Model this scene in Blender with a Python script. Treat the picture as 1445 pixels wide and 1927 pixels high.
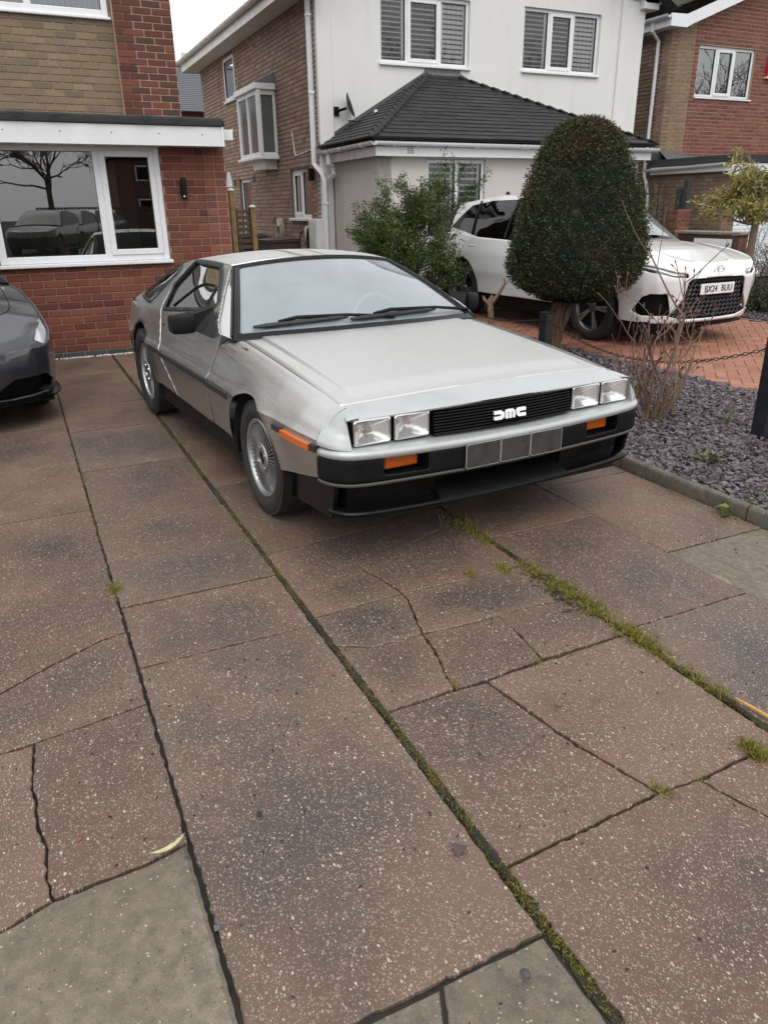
import bpy, math, random
import numpy as np
from mathutils import Vector, Matrix, Euler
R = math.radians
random.seed(7)
for _o in list(bpy.data.objects): bpy.data.objects.remove(_o)
scene = bpy.context.scene
COL = scene.collection

# ------------------------------------------------------------------ camera
cam_d = bpy.data.cameras.new('camera'); cam = bpy.data.objects.new('camera', cam_d); COL.objects.link(cam)
scene.camera = cam
cam_d.sensor_fit = 'VERTICAL'; cam_d.sensor_height = 24.0
cam_d.lens = 24.0 * 1397.77 / 1927.0
cam_d.clip_start = 0.05; cam_d.clip_end = 600
CAM = Vector((3.620, -1.8424, 1.4832))
cam.matrix_world = Matrix.Translation(CAM) @ Euler((R(67.66), 0, R(64.915)), 'XYZ').to_matrix().to_4x4() @ Matrix.Rotation(R(-0.77), 4, 'Z')
scene.render.resolution_x = 767; scene.render.resolution_y = 1024

# ------------------------------------------------------------------ world, sun, exposure
SUN_EL, SUN_AZ = 58.0, 108.0
w = bpy.data.worlds.new('World'); scene.world = w; w.use_nodes = True
nt = w.node_tree; nt.nodes.clear()
sky = nt.nodes.new('ShaderNodeTexSky'); sky.sky_type = 'NISHITA'; sky.sun_disc = False
sky.sun_elevation = R(SUN_EL); sky.sun_rotation = R(SUN_AZ); sky.air_density = 1.0; sky.dust_density = 3.0; sky.ozone_density = 1.0
hsv = nt.nodes.new('ShaderNodeHueSaturation'); hsv.inputs['Saturation'].default_value = 0.22
mixs = nt.nodes.new('ShaderNodeMix'); mixs.data_type = 'RGBA'; mixs.inputs[0].default_value = 0.72
mixs.inputs[7].default_value = (8.9, 9.0, 9.15, 1)       # even overcast cloud layer
bg = nt.nodes.new('ShaderNodeBackground'); bg.inputs['Strength'].default_value = 0.115
ow = nt.nodes.new('ShaderNodeOutputWorld')
nt.links.new(sky.outputs[0], hsv.inputs['Color']); nt.links.new(hsv.outputs[0], mixs.inputs[6])
nt.links.new(mixs.outputs[2], bg.inputs['Color']); nt.links.new(bg.outputs[0], ow.inputs['Surface'])
sun_d = bpy.data.lights.new('sun', 'SUN'); sun_d.energy = 0.95; sun_d.angle = R(55); sun_d.color = (1.0, 0.97, 0.93)
sun = bpy.data.objects.new('sun', sun_d); COL.objects.link(sun)
_az = R(SUN_AZ)
_sd = Vector((math.sin(_az) * math.cos(R(SUN_EL)), math.cos(_az) * math.cos(R(SUN_EL)), math.sin(R(SUN_EL))))
sun.rotation_euler = (-_sd).to_track_quat('-Z', 'Y').to_euler(); sun.location = _sd * 40
scene.view_settings.view_transform = 'Standard'; scene.view_settings.look = 'None'
scene.view_settings.exposure = 0.62; scene.view_settings.gamma = 1.0; scene.view_settings.use_curve_mapping = False

# ------------------------------------------------------------------ object helpers
def tag(o, label=None, cat=None, group=None, kind=None):
    if label: o['label'] = label
    if cat: o['category'] = cat
    if group: o['group'] = group
    if kind: o['kind'] = kind
    return o
def thing(name, label, cat, loc=(0, 0, 0), rz=0.0, group=None):
    o = bpy.data.objects.new(name, None); COL.objects.link(o)
    o.location = loc; o.rotation_euler = (0, 0, rz); o.empty_display_size = 0.1
    return tag(o, label, cat, group)
def link(name, me, parent=None, mat=None):
    o = bpy.data.objects.new(name, me); COL.objects.link(o)
    if parent is not None: o.parent = parent
    if mat is not None and not me.materials: me.materials.append(mat)
    return o
def chamfer(c, s, b):
    cx, cy, cz = c; x, y, z = s[0] / 2, s[1] / 2, s[2] / 2
    b = min(b, x * .9, y * .9, z * .9); V = []; idx = {}
    for sx in (-1, 1):
        for sy in (-1, 1):
            for sz in (-1, 1):
                for k in range(3):
                    p = [sx * (x - b), sy * (y - b), sz * (z - b)]; p[k] = (sx, sy, sz)[k] * (x, y, z)[k]
                    idx[sx, sy, sz, k] = len(V); V.append((cx + p[0], cy + p[1], cz + p[2]))
    F = []
    q = [(-1, -1), (1, -1), (1, 1), (-1, 1)]
    for k in range(3):
        i, j = (k + 1) % 3, (k + 2) % 3
        for sg in (-1, 1):
            f = []
            for a, bb in q:
                t = [0, 0, 0]; t[k] = sg; t[i] = a; t[j] = bb; f.append(idx[t[0], t[1], t[2], k])
            F.append(f if sg > 0 else f[::-1])
    for k in range(3):                                   # edge bevels
        i, j = (k + 1) % 3, (k + 2) % 3
        for a in (-1, 1):
            for bb in (-1, 1):
                def v(e, ax):
                    t = [0, 0, 0]; t[k] = e; t[i] = a; t[j] = bb; return idx[t[0], t[1], t[2], ax]
                f = [v(-1, i), v(1, i), v(1, j), v(-1, j)]
                F.append(f if a * bb < 0 else f[::-1])
    for sx in (-1, 1):
        for sy in (-1, 1):
            for sz in (-1, 1):
                f = [idx[sx, sy, sz, k] for k in range(3)]
                F.append(f if sx * sy * sz > 0 else f[::-1])
    return V, F
class MB:
    def __init__(s): s.V = []; s.F = []; s.M = []; s.mi = 0
    def add(s, V, F, T=None):
        n = len(s.V)
        s.V += [tuple(T @ Vector(v)) for v in V] if T is not None else [tuple(v) for v in V]
        s.F += [[i + n for i in f] for f in F]; s.M += [s.mi] * len(F); return s
    def box(s, c, d, b=0.0, T=None):
        if b > 0: V, F = chamfer(c, d, b)
        else:
            x, y, z = d[0] / 2, d[1] / 2, d[2] / 2
            V = [(c[0] + i * x, c[1] + j * y, c[2] + k * z) for i in (-1, 1) for j in (-1, 1) for k in (-1, 1)]
            F = [[0, 1, 3, 2], [4, 6, 7, 5], [0, 4, 5, 1], [2, 3, 7, 6], [0, 2, 6, 4], [1, 5, 7, 3]]
        return s.add(V, F, T)
    def bx(s, a, b_, bev=0.0):                            # box from min / max corner
        return s.box([(a[i] + b_[i]) / 2 for i in range(3)], [abs(b_[i] - a[i]) for i in range(3)], bev)
    def tube(s, P, r, n=8, cap=True, closed=False):
        P = [Vector(p) for p in P]; m = len(P); rr = r if isinstance(r, (list, tuple)) else [r] * m
        up = Vector((0, 0, 1)); V = []; prev = None
        for i, p in enumerate(P):
            if closed: d = P[(i + 1) % m] - P[i - 1]
            else: d = P[min(i + 1, m - 1)] - P[max(i - 1, 0)]
            d = d.normalized() if d.length > 1e-9 else Vector((0, 0, 1))
            if prev is None:
                a = d.cross(up if abs(d.z) < .9 else Vector((1, 0, 0))).normalized()
            else:
                a = prev - d * prev.dot(d); a = a.normalized() if a.length > 1e-6 else d.orthogonal().normalized()
            prev = a; b = d.cross(a)
            V += [p + (a * math.cos(2 * math.pi * k / n) + b * math.sin(2 * math.pi * k / n)) * rr[i] for k in range(n)]
        F = []
        for i in range(m if closed else m - 1):
            j = (i + 1) % m
            for k in range(n): F.append([i * n + k, j * n + k, j * n + (k + 1) % n, i * n + (k + 1) % n][::-1])
        if cap and not closed: F.append(list(range(n))); F.append([(m - 1) * n + k for k in range(n)][::-1])
        return s.add(V, F)
    def prism(s, poly, o, ux, uy, d):                      # 2D polygon extruded by vector d
        o, ux, uy, d = Vector(o), Vector(ux), Vector(uy), Vector(d); n = len(poly)
        V = [o + ux * a + uy * b for a, b in poly]; V += [v + d for v in V]
        F = [list(range(n))[::-1], [n + i for i in range(n)]] + [[i, (i + 1) % n, n + (i + 1) % n, n + i] for i in range(n)]
        if ux.cross(uy).dot(d) < 0: F = [f[::-1] for f in F]
        return s.add(V, F)
    def lathe(s, prof, n=32, T=None, a0=0, a1=2 * math.pi):  # profile (r, h) about local Z
        full = abs(a1 - a0 - 2 * math.pi) < 1e-6; m = len(prof); cols = n if full else n + 1; V = []
        for k in range(cols):
            t = a0 + (a1 - a0) * k / n
            V += [(r * math.cos(t), r * math.sin(t), h) for r, h in prof]
        F = []
        for k in range(n):
            k2 = (k + 1) % cols
            for i in range(m - 1): F.append([k * m + i, k2 * m + i, k2 * m + i + 1, k * m + i + 1])
        return s.add(V, F, T)
    def grid(s, fn, us, vs, flip=False, T=None):
        V = [fn(u, v) for u in us for v in vs]; m = len(vs)
        F = [[i * m + j, (i + 1) * m + j, (i + 1) * m + j + 1, i * m + j + 1] for i in range(len(us) - 1) for j in range(m - 1)]
        if flip: F = [f[::-1] for f in F]
        return s.add(V, F, T)
    def mesh(s, name, mats=None, smooth=None, weld=0):
        me = bpy.data.meshes.new(name); me.from_pydata(s.V, [], s.F)
        if mats:
            for m in (mats if isinstance(mats, (list, tuple)) else [mats]): me.materials.append(m)
            if isinstance(mats, (list, tuple)): me.polygons.foreach_set('material_index', s.M)
        if weld:
            import bmesh
            b = bmesh.new(); b.from_mesh(me); bmesh.ops.remove_doubles(b, verts=b.verts, dist=weld); b.to_mesh(me); b.free()
        me.update()
        if smooth:
            me.polygons.foreach_set('use_smooth', [True] * len(me.polygons)); me.set_sharp_from_angle(angle=R(smooth))
        return me
    def build(s, name, mat, parent=None, smooth=None, weld=0, solid=0):
        o = link(name, s.mesh(name, mat, smooth, weld), parent)
        if solid:
            md = o.modifiers.new('thick', 'SOLIDIFY'); md.thickness = abs(solid); md.offset = -1 if solid > 0 else 1; md.use_even_offset = False
        return o
def copy_tree(o, parent=None):
    c = o.copy(); COL.objects.link(c); c.parent = parent
    for ch in [x for x in o.children]: copy_tree(ch, c)
    return c
def lin(a, b, n): return [a + (b - a) * i / (n - 1) for i in range(n)]
def lerp(a, b, t): return a + (b - a) * t
def itp(x, pts):                                          # piecewise linear
    if x <= pts[0][0]: return pts[0][1]
    for (a, b), (c, d) in zip(pts, pts[1:]):
        if x <= c: return b + (d - b) * (x - a) / (c - a)
    return pts[-1][1]
def smo(x, pts):                                          # smooth (Catmull-Rom / pchip like)
    n = len(pts)
    if x <= pts[0][0]: return pts[0][1]
    if x >= pts[-1][0]: return pts[-1][1]
    for i in range(n - 1):
        if x <= pts[i + 1][0]: break
    x0, y0 = pts[i]; x1, y1 = pts[i + 1]; h = x1 - x0; d = (y1 - y0) / h
    dl = (y0 - pts[i - 1][1]) / (x0 - pts[i - 1][0]) if i > 0 else d
    dr = (pts[i + 2][1] - y1) / (pts[i + 2][0] - x1) if i < n - 2 else d
    m0 = 0 if dl * d <= 0 else 2 * dl * d / (dl + d); m1 = 0 if dr * d <= 0 else 2 * dr * d / (dr + d)
    t = (x - x0) / h
    return (2*t**3-3*t*t+1)*y0 + (t**3-2*t*t+t)*h*m0 + (-2*t**3+3*t*t)*y1 + (t**3-t*t)*h*m1
def sdp(p, poly, r=0.0):                                  # signed distance to polygon (inside < 0), corners rounded by r
    x, y = p; d = 1e9; ins = False; n = len(poly)
    for i in range(n):
        ax, ay = poly[i]; bx, by = poly[(i + 1) % n]; ex, ey = bx - ax, by - ay; wx, wy = x - ax, y - ay
        t = max(0, min(1, (wx * ex + wy * ey) / (ex * ex + ey * ey + 1e-12)))
        dx, dy = wx - ex * t, wy - ey * t; d = min(d, dx * dx + dy * dy)
        if (ay > y) != (by > y) and x < ex * (y - ay) / (ey if ey else 1e-12) + ax: ins = not ins
    d = math.sqrt(d)
    return (-d if ins else d) - r
def inset(poly, d):                                       # offset polygon inwards (CCW)
    n = len(poly); out = []
    A = sum(poly[i][0] * poly[(i + 1) % n][1] - poly[(i + 1) % n][0] * poly[i][1] for i in range(n))
    sg = 1 if A > 0 else -1
    for i in range(n):
        p0, p1, p2 = poly[i - 1], poly[i], poly[(i + 1) % n]
        a = Vector((p1[0] - p0[0], p1[1] - p0[1])); b = Vector((p2[0] - p1[0], p2[1] - p1[1]))
        if a.length < 1e-9 or b.length < 1e-9: out.append(p1); continue
        a.normalize(); b.normalize()
        na = Vector((-a.y, a.x)) * sg; nb = Vector((-b.y, b.x)) * sg; m = na + nb
        if m.length < 1e-6: out.append((p1[0] + na.x * d, p1[1] + na.y * d)); continue
        m.normalize(); k = d / max(.35, m.dot(na)); out.append((p1[0] + m.x * k, p1[1] + m.y * k))
    return out
def clipgrid(mb, us, vs, pos, keeps, flip=False):
    """grid patch kept where every f(u,v) >= 0; cells are cut along the zero lines"""
    cache = [dict() for _ in keeps]; vid = {}; V = []; F = []
    def val(k, p):
        c = cache[k]; r = c.get(p)
        if r is None: r = c[p] = keeps[k](*p)
        return r
    for i in range(len(us) - 1):
        for j in range(len(vs) - 1):
            poly = [(us[i], vs[j]), (us[i + 1], vs[j]), (us[i + 1], vs[j + 1]), (us[i], vs[j + 1])]
            for k in range(len(keeps)):
                fv = [val(k, p) for p in poly]
                if min(fv) >= 0: continue
                if max(fv) < 0: poly = []; break
                out = []
                for a in range(len(poly)):
                    p, q = poly[a], poly[(a + 1) % len(poly)]; fp, fq = fv[a], fv[(a + 1) % len(poly)]
                    if fp >= 0: out.append(p)
                    if (fp >= 0) != (fq >= 0):
                        t = fp / (fp - fq); out.append((round(p[0] + (q[0] - p[0]) * t, 5), round(p[1] + (q[1] - p[1]) * t, 5)))
                poly = out
                if len(poly) < 3: break
            if len(poly) < 3: continue
            f = []
            for p in poly:
                kx = (round(p[0], 5), round(p[1], 5))
                if kx not in vid: vid[kx] = len(V); V.append(pos(*p))
                if not f or f[-1] != vid[kx]: f.append(vid[kx])
            if f[0] == f[-1]: f.pop()
            if len(f) >= 3: F.append(f[::-1] if flip else f)
    return mb.add(V, F)
def poly_eval(P, v):                                      # P list of (y,z); v in 0..len-1, lightly rounded joints
    i = min(int(v), len(P) - 2); t = v - i
    return (P[i][0] + (P[i + 1][0] - P[i][0]) * t, P[i][1] + (P[i + 1][1] - P[i][1]) * t)
def text_mesh(txt, size, name, depth=0.002):
    cu = bpy.data.curves.new(name, 'FONT'); cu.body = txt; cu.size = size; cu.extrude = depth; cu.align_x = 'CENTER'; cu.align_y = 'CENTER'
    o = bpy.data.objects.new('tmp_text', cu); COL.objects.link(o)
    me = bpy.data.meshes.new_from_object(o.evaluated_get(bpy.context.evaluated_depsgraph_get()))
    bpy.data.objects.remove(o); bpy.data.curves.remove(cu); me.name = name
    return me

# ------------------------------------------------------------------ materials
class NT:
    def __init__(s, name):
        s.m = bpy.data.materials.new(name); s.m.use_nodes = True; s.t = s.m.node_tree; s.n = s.t.nodes
        s.b = s.n['Principled BSDF']; s.out = s.n['Material Output']
    def add(s, typ, **kw):
        n = s.n.new('ShaderNode' + typ)
        for k, v in kw.items():
            if k.startswith('i_'):
                key = k[2:].replace('_', ' '); n.inputs[int(key) if key.isdigit() else key].default_value = v
            else: setattr(n, k, v)
        return n
    def L(s, a, b): s.t.links.new(a, b); return s
    def set(s, **kw):
        for k, v in kw.items(): s.b.inputs[k.replace('_', ' ')].default_value = v
        return s
    def coord(s, which='Object'):
        if not hasattr(s, 'tc'): s.tc = s.add('TexCoord')
        return s.tc.outputs[which]
    def wpos(s):
        if not hasattr(s, 'ge'): s.ge = s.add('NewGeometry')
        return s.ge.outputs['Position']
    def noise(s, scale, vec=None, detail=4, rough=.55, dim='3D'):
        n = s.add('TexNoise'); n.inputs['Scale'].default_value = scale; n.inputs['Detail'].default_value = detail; n.inputs['Roughness'].default_value = rough
        s.L(vec if vec is not None else s.wpos(), n.inputs['Vector']); return n.outputs['Fac']
    def ramp(s, fac, stops, interp='LINEAR'):
        r = s.add('ValToRGB'); r.color_ramp.interpolation = interp; e = r.color_ramp.elements
        while len(e) < len(stops): e.new(.5)
        for i, (p, c) in enumerate(stops):
            e[i].position = p; e[i].color = (c, c, c, 1) if isinstance(c, (int, float)) else (*c, 1)
        s.L(fac, r.inputs['Fac']); return r.outputs['Color']
    def mix(s, fac, a, b, mode='MIX'):
        m = s.add('Mix'); m.data_type = 'RGBA'; m.blend_type = mode; m.clamp_factor = True
        for inp, v in ((m.inputs[0], fac), (m.inputs[6], a), (m.inputs[7], b)):
            if isinstance(v, (int, float)): inp.default_value = v if inp.type == 'VALUE' else (v, v, v, 1)
            elif isinstance(v, tuple): inp.default_value = (*v, 1)
            else: s.L(v, inp)
        return m.outputs[2]
    def math(s, op, a, b=0.0):
        m = s.add('Math'); m.operation = op
        for i, v in enumerate((a, b)):
            if isinstance(v, (int, float)): m.inputs[i].default_value = v
            else: s.L(v, m.inputs[i])
        return m.outputs[0]
    def bump(s, h, strength=.3, dist=.01):
        b = s.add('Bump'); b.inputs['Strength'].default_value = strength; b.inputs['Distance'].default_value = dist
        s.L(h, b.inputs['Height']); s.L(b.outputs[0], s.b.inputs['Normal']); return b
    def col(s, c): s.L(c, s.b.inputs['Base Color']) if not isinstance(c, tuple) else s.set(Base_Color=(*c, 1)); return s
    def rough(s, c): s.L(c, s.b.inputs['Roughness']) if not isinstance(c, (int, float)) else s.set(Roughness=c); return s
def plain(name, c, rough=.5, metal=0.0, coat=0.0, var=.0, vscale=6.0, bump=0.0, bscale=60, spec=.5, dirt=None):
    t = NT(name); t.set(Roughness=rough, Metallic=metal); t.set(**{'Coat_Weight': coat, 'Specular_IOR_Level': spec})
    t.set(**{'Coat_Roughness': .04})
    if var:
        n = t.noise(vscale, detail=6); lo = tuple(x * (1 - var) for x in c); hi = tuple(min(1, x * (1 + var)) for x in c)
        col = t.ramp(n, [(.3, lo), (.7, hi)])
        if dirt: col = t.mix(t.ramp(t.noise(vscale * .37, detail=8, rough=.7), [(.55, 0.), (.75, dirt[1])]), col, dirt[0])
        t.col(col); t.rough(t.ramp(t.noise(vscale * 2.3), [(.3, max(0, rough - .12)), (.7, min(1, rough + .12))]))
    else: t.col(c)
    if bump: t.bump(t.noise(bscale, detail=5), bump, .004)
    return t.m
def rnd_src(t):                                            # one random number per piece: separate object or mesh island
    oi = t.add('ObjectInfo'); t.wpos(); return t.math('FRACT', t.math('ADD', oi.outputs['Random'], t.ge.outputs['Random Per Island']))
def brick_mat(name, cols, rough=.8, stain=(.03, .03, .025), st=.35, bump=.5):
    t = NT(name); r = rnd_src(t)
    n = len(cols); c = t.ramp(r, [((i + .5) / n, k) for i, k in enumerate(cols)])
    nz = t.noise(55, detail=6, rough=.65); c = t.mix(t.ramp(nz, [(.3, .45), (.62, 0.)]), c, t.mix(.55, c, (0, 0, 0)))
    c = t.mix(t.ramp(t.noise(140, detail=3), [(.62, 0.), (.82, .14)]), c, (.42, .32, .24))
    c = t.mix(t.ramp(t.noise(1.1, detail=6, rough=.65), [(.5, 0.), (.8, st)]), c, stain)
    t.col(c).rough(rough); t.bump(t.noise(90, detail=6, rough=.7), bump, .004)
    return t.m
# ------------------------------------------------------------------ shared materials
def steel_mat():
    t = NT('brushed_stainless'); t.set(Metallic=1.0)
    tc = t.coord('Object'); mp = t.add('Mapping'); mp.inputs['Scale'].default_value = (6, 260, 60); t.L(tc, mp.inputs[0])
    br = t.noise(1.0, mp.outputs[0], detail=5, rough=.7)
    big = t.noise(2.2, tc, detail=5, rough=.6)
    mp2 = t.add('Mapping'); mp2.inputs['Scale'].default_value = (1.0, 120, 20); t.L(tc, mp2.inputs[0])
    streak = t.noise(1.0, mp2.outputs[0], detail=6, rough=.65)
    c = t.mix(t.ramp(streak, [(.35, 0.), (.68, .25)]), (.60, .595, .58), (.73, .73, .72))
    c = t.mix(t.ramp(big, [(.45, 0.), (.75, .2)]), c, (.52, .505, .48))
    vo = t.add('TexVoronoi'); vo.inputs['Scale'].default_value = 95; t.L(tc, vo.inputs['Vector'])
    vr = t.ramp(vo.outputs['Color'], [(.80, 0.), (.82, 1.)], 'LINEAR')
    dist = t.ramp(vo.outputs['Distance'], [(.0, 1.), (.34, 0.)])
    drop = t.math('MULTIPLY', dist, vr)
    t.col(t.mix(t.math('MULTIPLY', drop, .25), c, (.30, .30, .30)))
    sn = t.add('SeparateXYZ'); t.wpos(); t.L(t.ge.outputs['Normal'], sn.inputs[0]); wet = t.ramp(sn.outputs[2], [(.93, 0.), (.985, 1.)])   # beaded rain on upward panels
    rr = t.mix(wet, t.ramp(br, [(.3, .27), (.7, .38)]), t.ramp(br, [(.3, .40), (.7, .54)])); t.rough(t.mix(drop, rr, .12))
    h = t.math('ADD', t.math('MULTIPLY', br, .10), drop); t.bump(h, .28, .0016)
    return t.m
STEEL = steel_mat()
FASCIA = plain('silver_fascia_paint', (.42, .43, .43), .42, metal=.35, coat=.25, var=.06, vscale=3, dirt=((.25, .25, .24), .6))
BLACKP = plain('black_plastic', (.005, .005, .0055), .5, var=.25, vscale=9, spec=.18)
BLACKG = plain('gloss_black', (.003, .003, .0035), .2, coat=.0, spec=.22)
RUBBER = plain('black_rubber', (.014, .014, .015), .62, var=.2, vscale=20)
def tyre_mat():
    t = NT('tyre_rubber'); t.set(Roughness=.72)
    n = t.noise(14, detail=6, rough=.7); t.col(t.ramp(n, [(.3, (.009, .009, .009)), (.75, (.026, .025, .024))]))
    t.bump(t.noise(120, detail=3), .2, .002); return t.m
TYRE = tyre_mat()
ALLOY = plain('wheel_alloy', (.42, .42, .42), .45, metal=1.0, var=.1, vscale=12)
ALLOYD = plain('wheel_alloy_grey', (.16, .16, .165), .35, metal=.9, var=.1)
DARK = plain('dark_void', (.006, .006, .006), .9)
CHROME = plain('chrome', (.72, .72, .72), .10, metal=1.0)
REFL = plain('lamp_reflector', (.80, .80, .79), .16, metal=1.0)
def glass_mat(name, tint=(1, 1, 1), refl=1.0, film=0.0, filmcol=(.75, .78, .80), rough=0.0, ior=1.5):
    t = NT(name); t.n.remove(t.b)
    tr = t.add('BsdfTransparent'); tr.inputs[0].default_value = (*tint, 1)
    gl = t.add('BsdfGlossy'); gl.inputs['Roughness'].default_value = rough
    fr = t.add('Fresnel'); fr.inputs['IOR'].default_value = ior
    mx = t.add('MixShader'); src = tr.outputs[0]
    if film:
        df = t.add('BsdfDiffuse'); df.inputs[0].default_value = (*filmcol, 1)
        tl = t.add('BsdfTranslucent'); tl.inputs[0].default_value = (*filmcol, 1)
        m0 = t.add('MixShader'); m0.inputs[0].default_value = .45; t.L(df.outputs[0], m0.inputs[1]); t.L(tl.outputs[0], m0.inputs[2])
        m1 = t.add('MixShader'); n = t.noise(3.0, t.coord('Object'), detail=5)
        t.L(t.ramp(n, [(.3, film * .9), (.7, min(1, film * 1.1))]), m1.inputs[0]); t.L(src, m1.inputs[1]); t.L(m0.outputs[0], m1.inputs[2]); src = m1.outputs[0]
    f = t.math('MULTIPLY', fr.outputs[0], refl); t.L(f, mx.inputs[0]); t.L(src, mx.inputs[1]); t.L(gl.outputs[0], mx.inputs[2])
    t.L(mx.outputs[0], t.out.inputs['Surface']); return t.m
MISTED = glass_mat('misted_windscreen', (.8, .88, .88), 1.7, film=.46, filmcol=(.80, .92, .97))
SIDEGL = glass_mat('side_glass', (.55, .58, .56), 1.5)
PRIVACY = glass_mat('privacy_glass', (.05, .05, .055), 1.2)
HOUSEGL = glass_mat('window_glass', (.55, .60, .60), 5.0)
CLEARGL = glass_mat('clear_window_glass', (.90, .92, .92), 2.2)
LENS = glass_mat('lamp_lens', (.93, .94, .94), 1.1)
def amber():
    t = NT('amber_lens'); t.set(Base_Color=(.62, .12, .004, 1), Roughness=.16); t.set(**{'Transmission_Weight': .15, 'Coat_Weight': .5})
    wv = t.add('TexWave'); wv.inputs['Scale'].default_value = 55; wv.bands_direction = 'Y'; t.L(t.coord('Object'), wv.inputs['Vector']); t.bump(wv.outputs['Fac'], .5, .002); return t.m
AMBER = amber()
GREYIN = plain('grey_leather', (.30, .30, .295), .55, var=.12)
# ------------------------------------------------------------------ ground, driveway slabs, bed, block paving
def slab_mat():
    t = NT('exposed_aggregate_slab'); p = t.wpos(); g = t.coord('Generated'); r = rnd_src(t)
    off = t.add('VectorMath'); off.operation = 'ADD'; t.L(p, off.inputs[0])
    cmb = t.add('CombineXYZ'); t.L(t.math('MULTIPLY', r, 40.), cmb.inputs[0]); t.L(t.math('MULTIPLY', r, 23.), cmb.inputs[1]); t.L(cmb.outputs[0], off.inputs[1])
    wn = t.add('TexNoise'); wn.inputs['Scale'].default_value = 260; wn.inputs['Detail'].default_value = 2; t.L(off.outputs[0], wn.inputs['Vector'])
    wv = t.add('VectorMath'); wv.operation = 'MULTIPLY_ADD'; t.L(wn.outputs['Color'], wv.inputs[0]); wv.inputs[1].default_value = (.006, .006, 0); t.L(off.outputs[0], wv.inputs[2])
    q = wv.outputs[0]
    big = t.noise(1.7, q, detail=5, rough=.6); midn = t.noise(7, q, detail=6, rough=.65); fine = t.noise(230, q, detail=3)
    # damp grey centre, drier pink rim: distance to the slab edge
    sx = t.add('SeparateXYZ'); t.L(g, sx.inputs[0])
    ex = t.math('MULTIPLY', t.math('MULTIPLY', sx.outputs[0], t.math('SUBTRACT', 1., sx.outputs[0])), 4.)
    ey = t.math('MULTIPLY', t.math('MULTIPLY', sx.outputs[1], t.math('SUBTRACT', 1., sx.outputs[1])), 4.)
    cen = t.math('MULTIPLY', ex, ey)
    damp = t.ramp(t.math('ADD', t.math('MULTIPLY', cen, t.math('MULTIPLY', r, .30)), t.math('MULTIPLY', big, .85)), [(.40, 0.), (.68, 1.)])
    pink = t.ramp(r, [(.1, (.150, .091, .062)), (.4, (.112, .071, .051)), (.7, (.158, .101, .070)), (.95, (.122, .085, .062))])
    grey = t.ramp(r, [(.2, (.036, .030, .026)), (.8, (.058, .047, .040))])
    c = t.mix(damp, pink, grey)
    c = t.mix(t.ramp(midn, [(.35, .0), (.7, .5)]), c, t.mix(.4, c, (.20, .13, .09)))
    c = t.mix(t.ramp(fine, [(.35, .65), (.6, 0.)]), c, t.mix(.45, c, (.02, .018, .016)))
    def specks(scale, thr, rad, stops):
        v = t.add('TexVoronoi'); v.inputs['Scale'].default_value = scale; v.inputs['Randomness'].default_value = 1.0
        mp = t.add('Mapping'); mp.inputs['Scale'].default_value = (.72, 1.25, .02); mp.inputs['Rotation'].default_value = (0, 0, scale * .7); t.L(q, mp.inputs[0]); t.L(mp.outputs[0], v.inputs['Vector'])
        s = t.add('SeparateColor'); t.L(v.outputs['Color'], s.inputs[0])
        rad_n = t.math('MULTIPLY', s.outputs[1], rad)
        m_ = t.math('MULTIPLY', t.math('LESS_THAN', v.outputs['Distance'], rad_n), t.math('GREATER_THAN', s.outputs[0], thr))
        return m_, t.ramp(s.outputs[2], stops)
    st = [(.1, (.30, .22, .17)), (.4, (.42, .36, .30)), (.7, (.58, .55, .50)), (.95, (.36, .26, .19))]
    m2, c2 = specks(300, .40, .55, st); m1, c1 = specks(165, .55, .48, st); m3, c3 = specks(95, .86, .40, [(.2, (.45, .40, .34)), (.6, (.68, .66, .62)), (.9, (.34, .24, .18))])
    patch = t.ramp(t.noise(3.1, q, detail=4), [(.3, .35), (.6, 1.)])
    c = t.mix(t.math('MULTIPLY', m2, .55), c, c2); c = t.mix(t.math('MULTIPLY', m1, t.math('MULTIPLY', patch, .9)), c, c1); c = t.mix(t.math('MULTIPLY', m3, .95), c, c3)
    moss = t.ramp(t.math('MULTIPLY', t.noise(16, p, detail=6, rough=.7), t.ramp(cen, [(.0, 1.), (.12, 0.)])), [(.50, 0.), (.62, .45)])
    c = t.mix(moss, c, (.05, .055, .022))
    t.col(c); t.rough(t.ramp(t.math('ADD', t.math('MULTIPLY', midn, .5), t.math('MULTIPLY', damp, .2)), [(.22, .46), (.52, .25)]))
    t.set(**{'Specular_IOR_Level': .34})
    h = t.math('ADD', t.math('ADD', t.math('MULTIPLY', m1, .6), t.math('MULTIPLY', m2, .35)), t.math('ADD', t.math('MULTIPLY', fine, .8), m3)); t.bump(h, .6, .0035)
    return t.m
SLAB = slab_mat()
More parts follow.
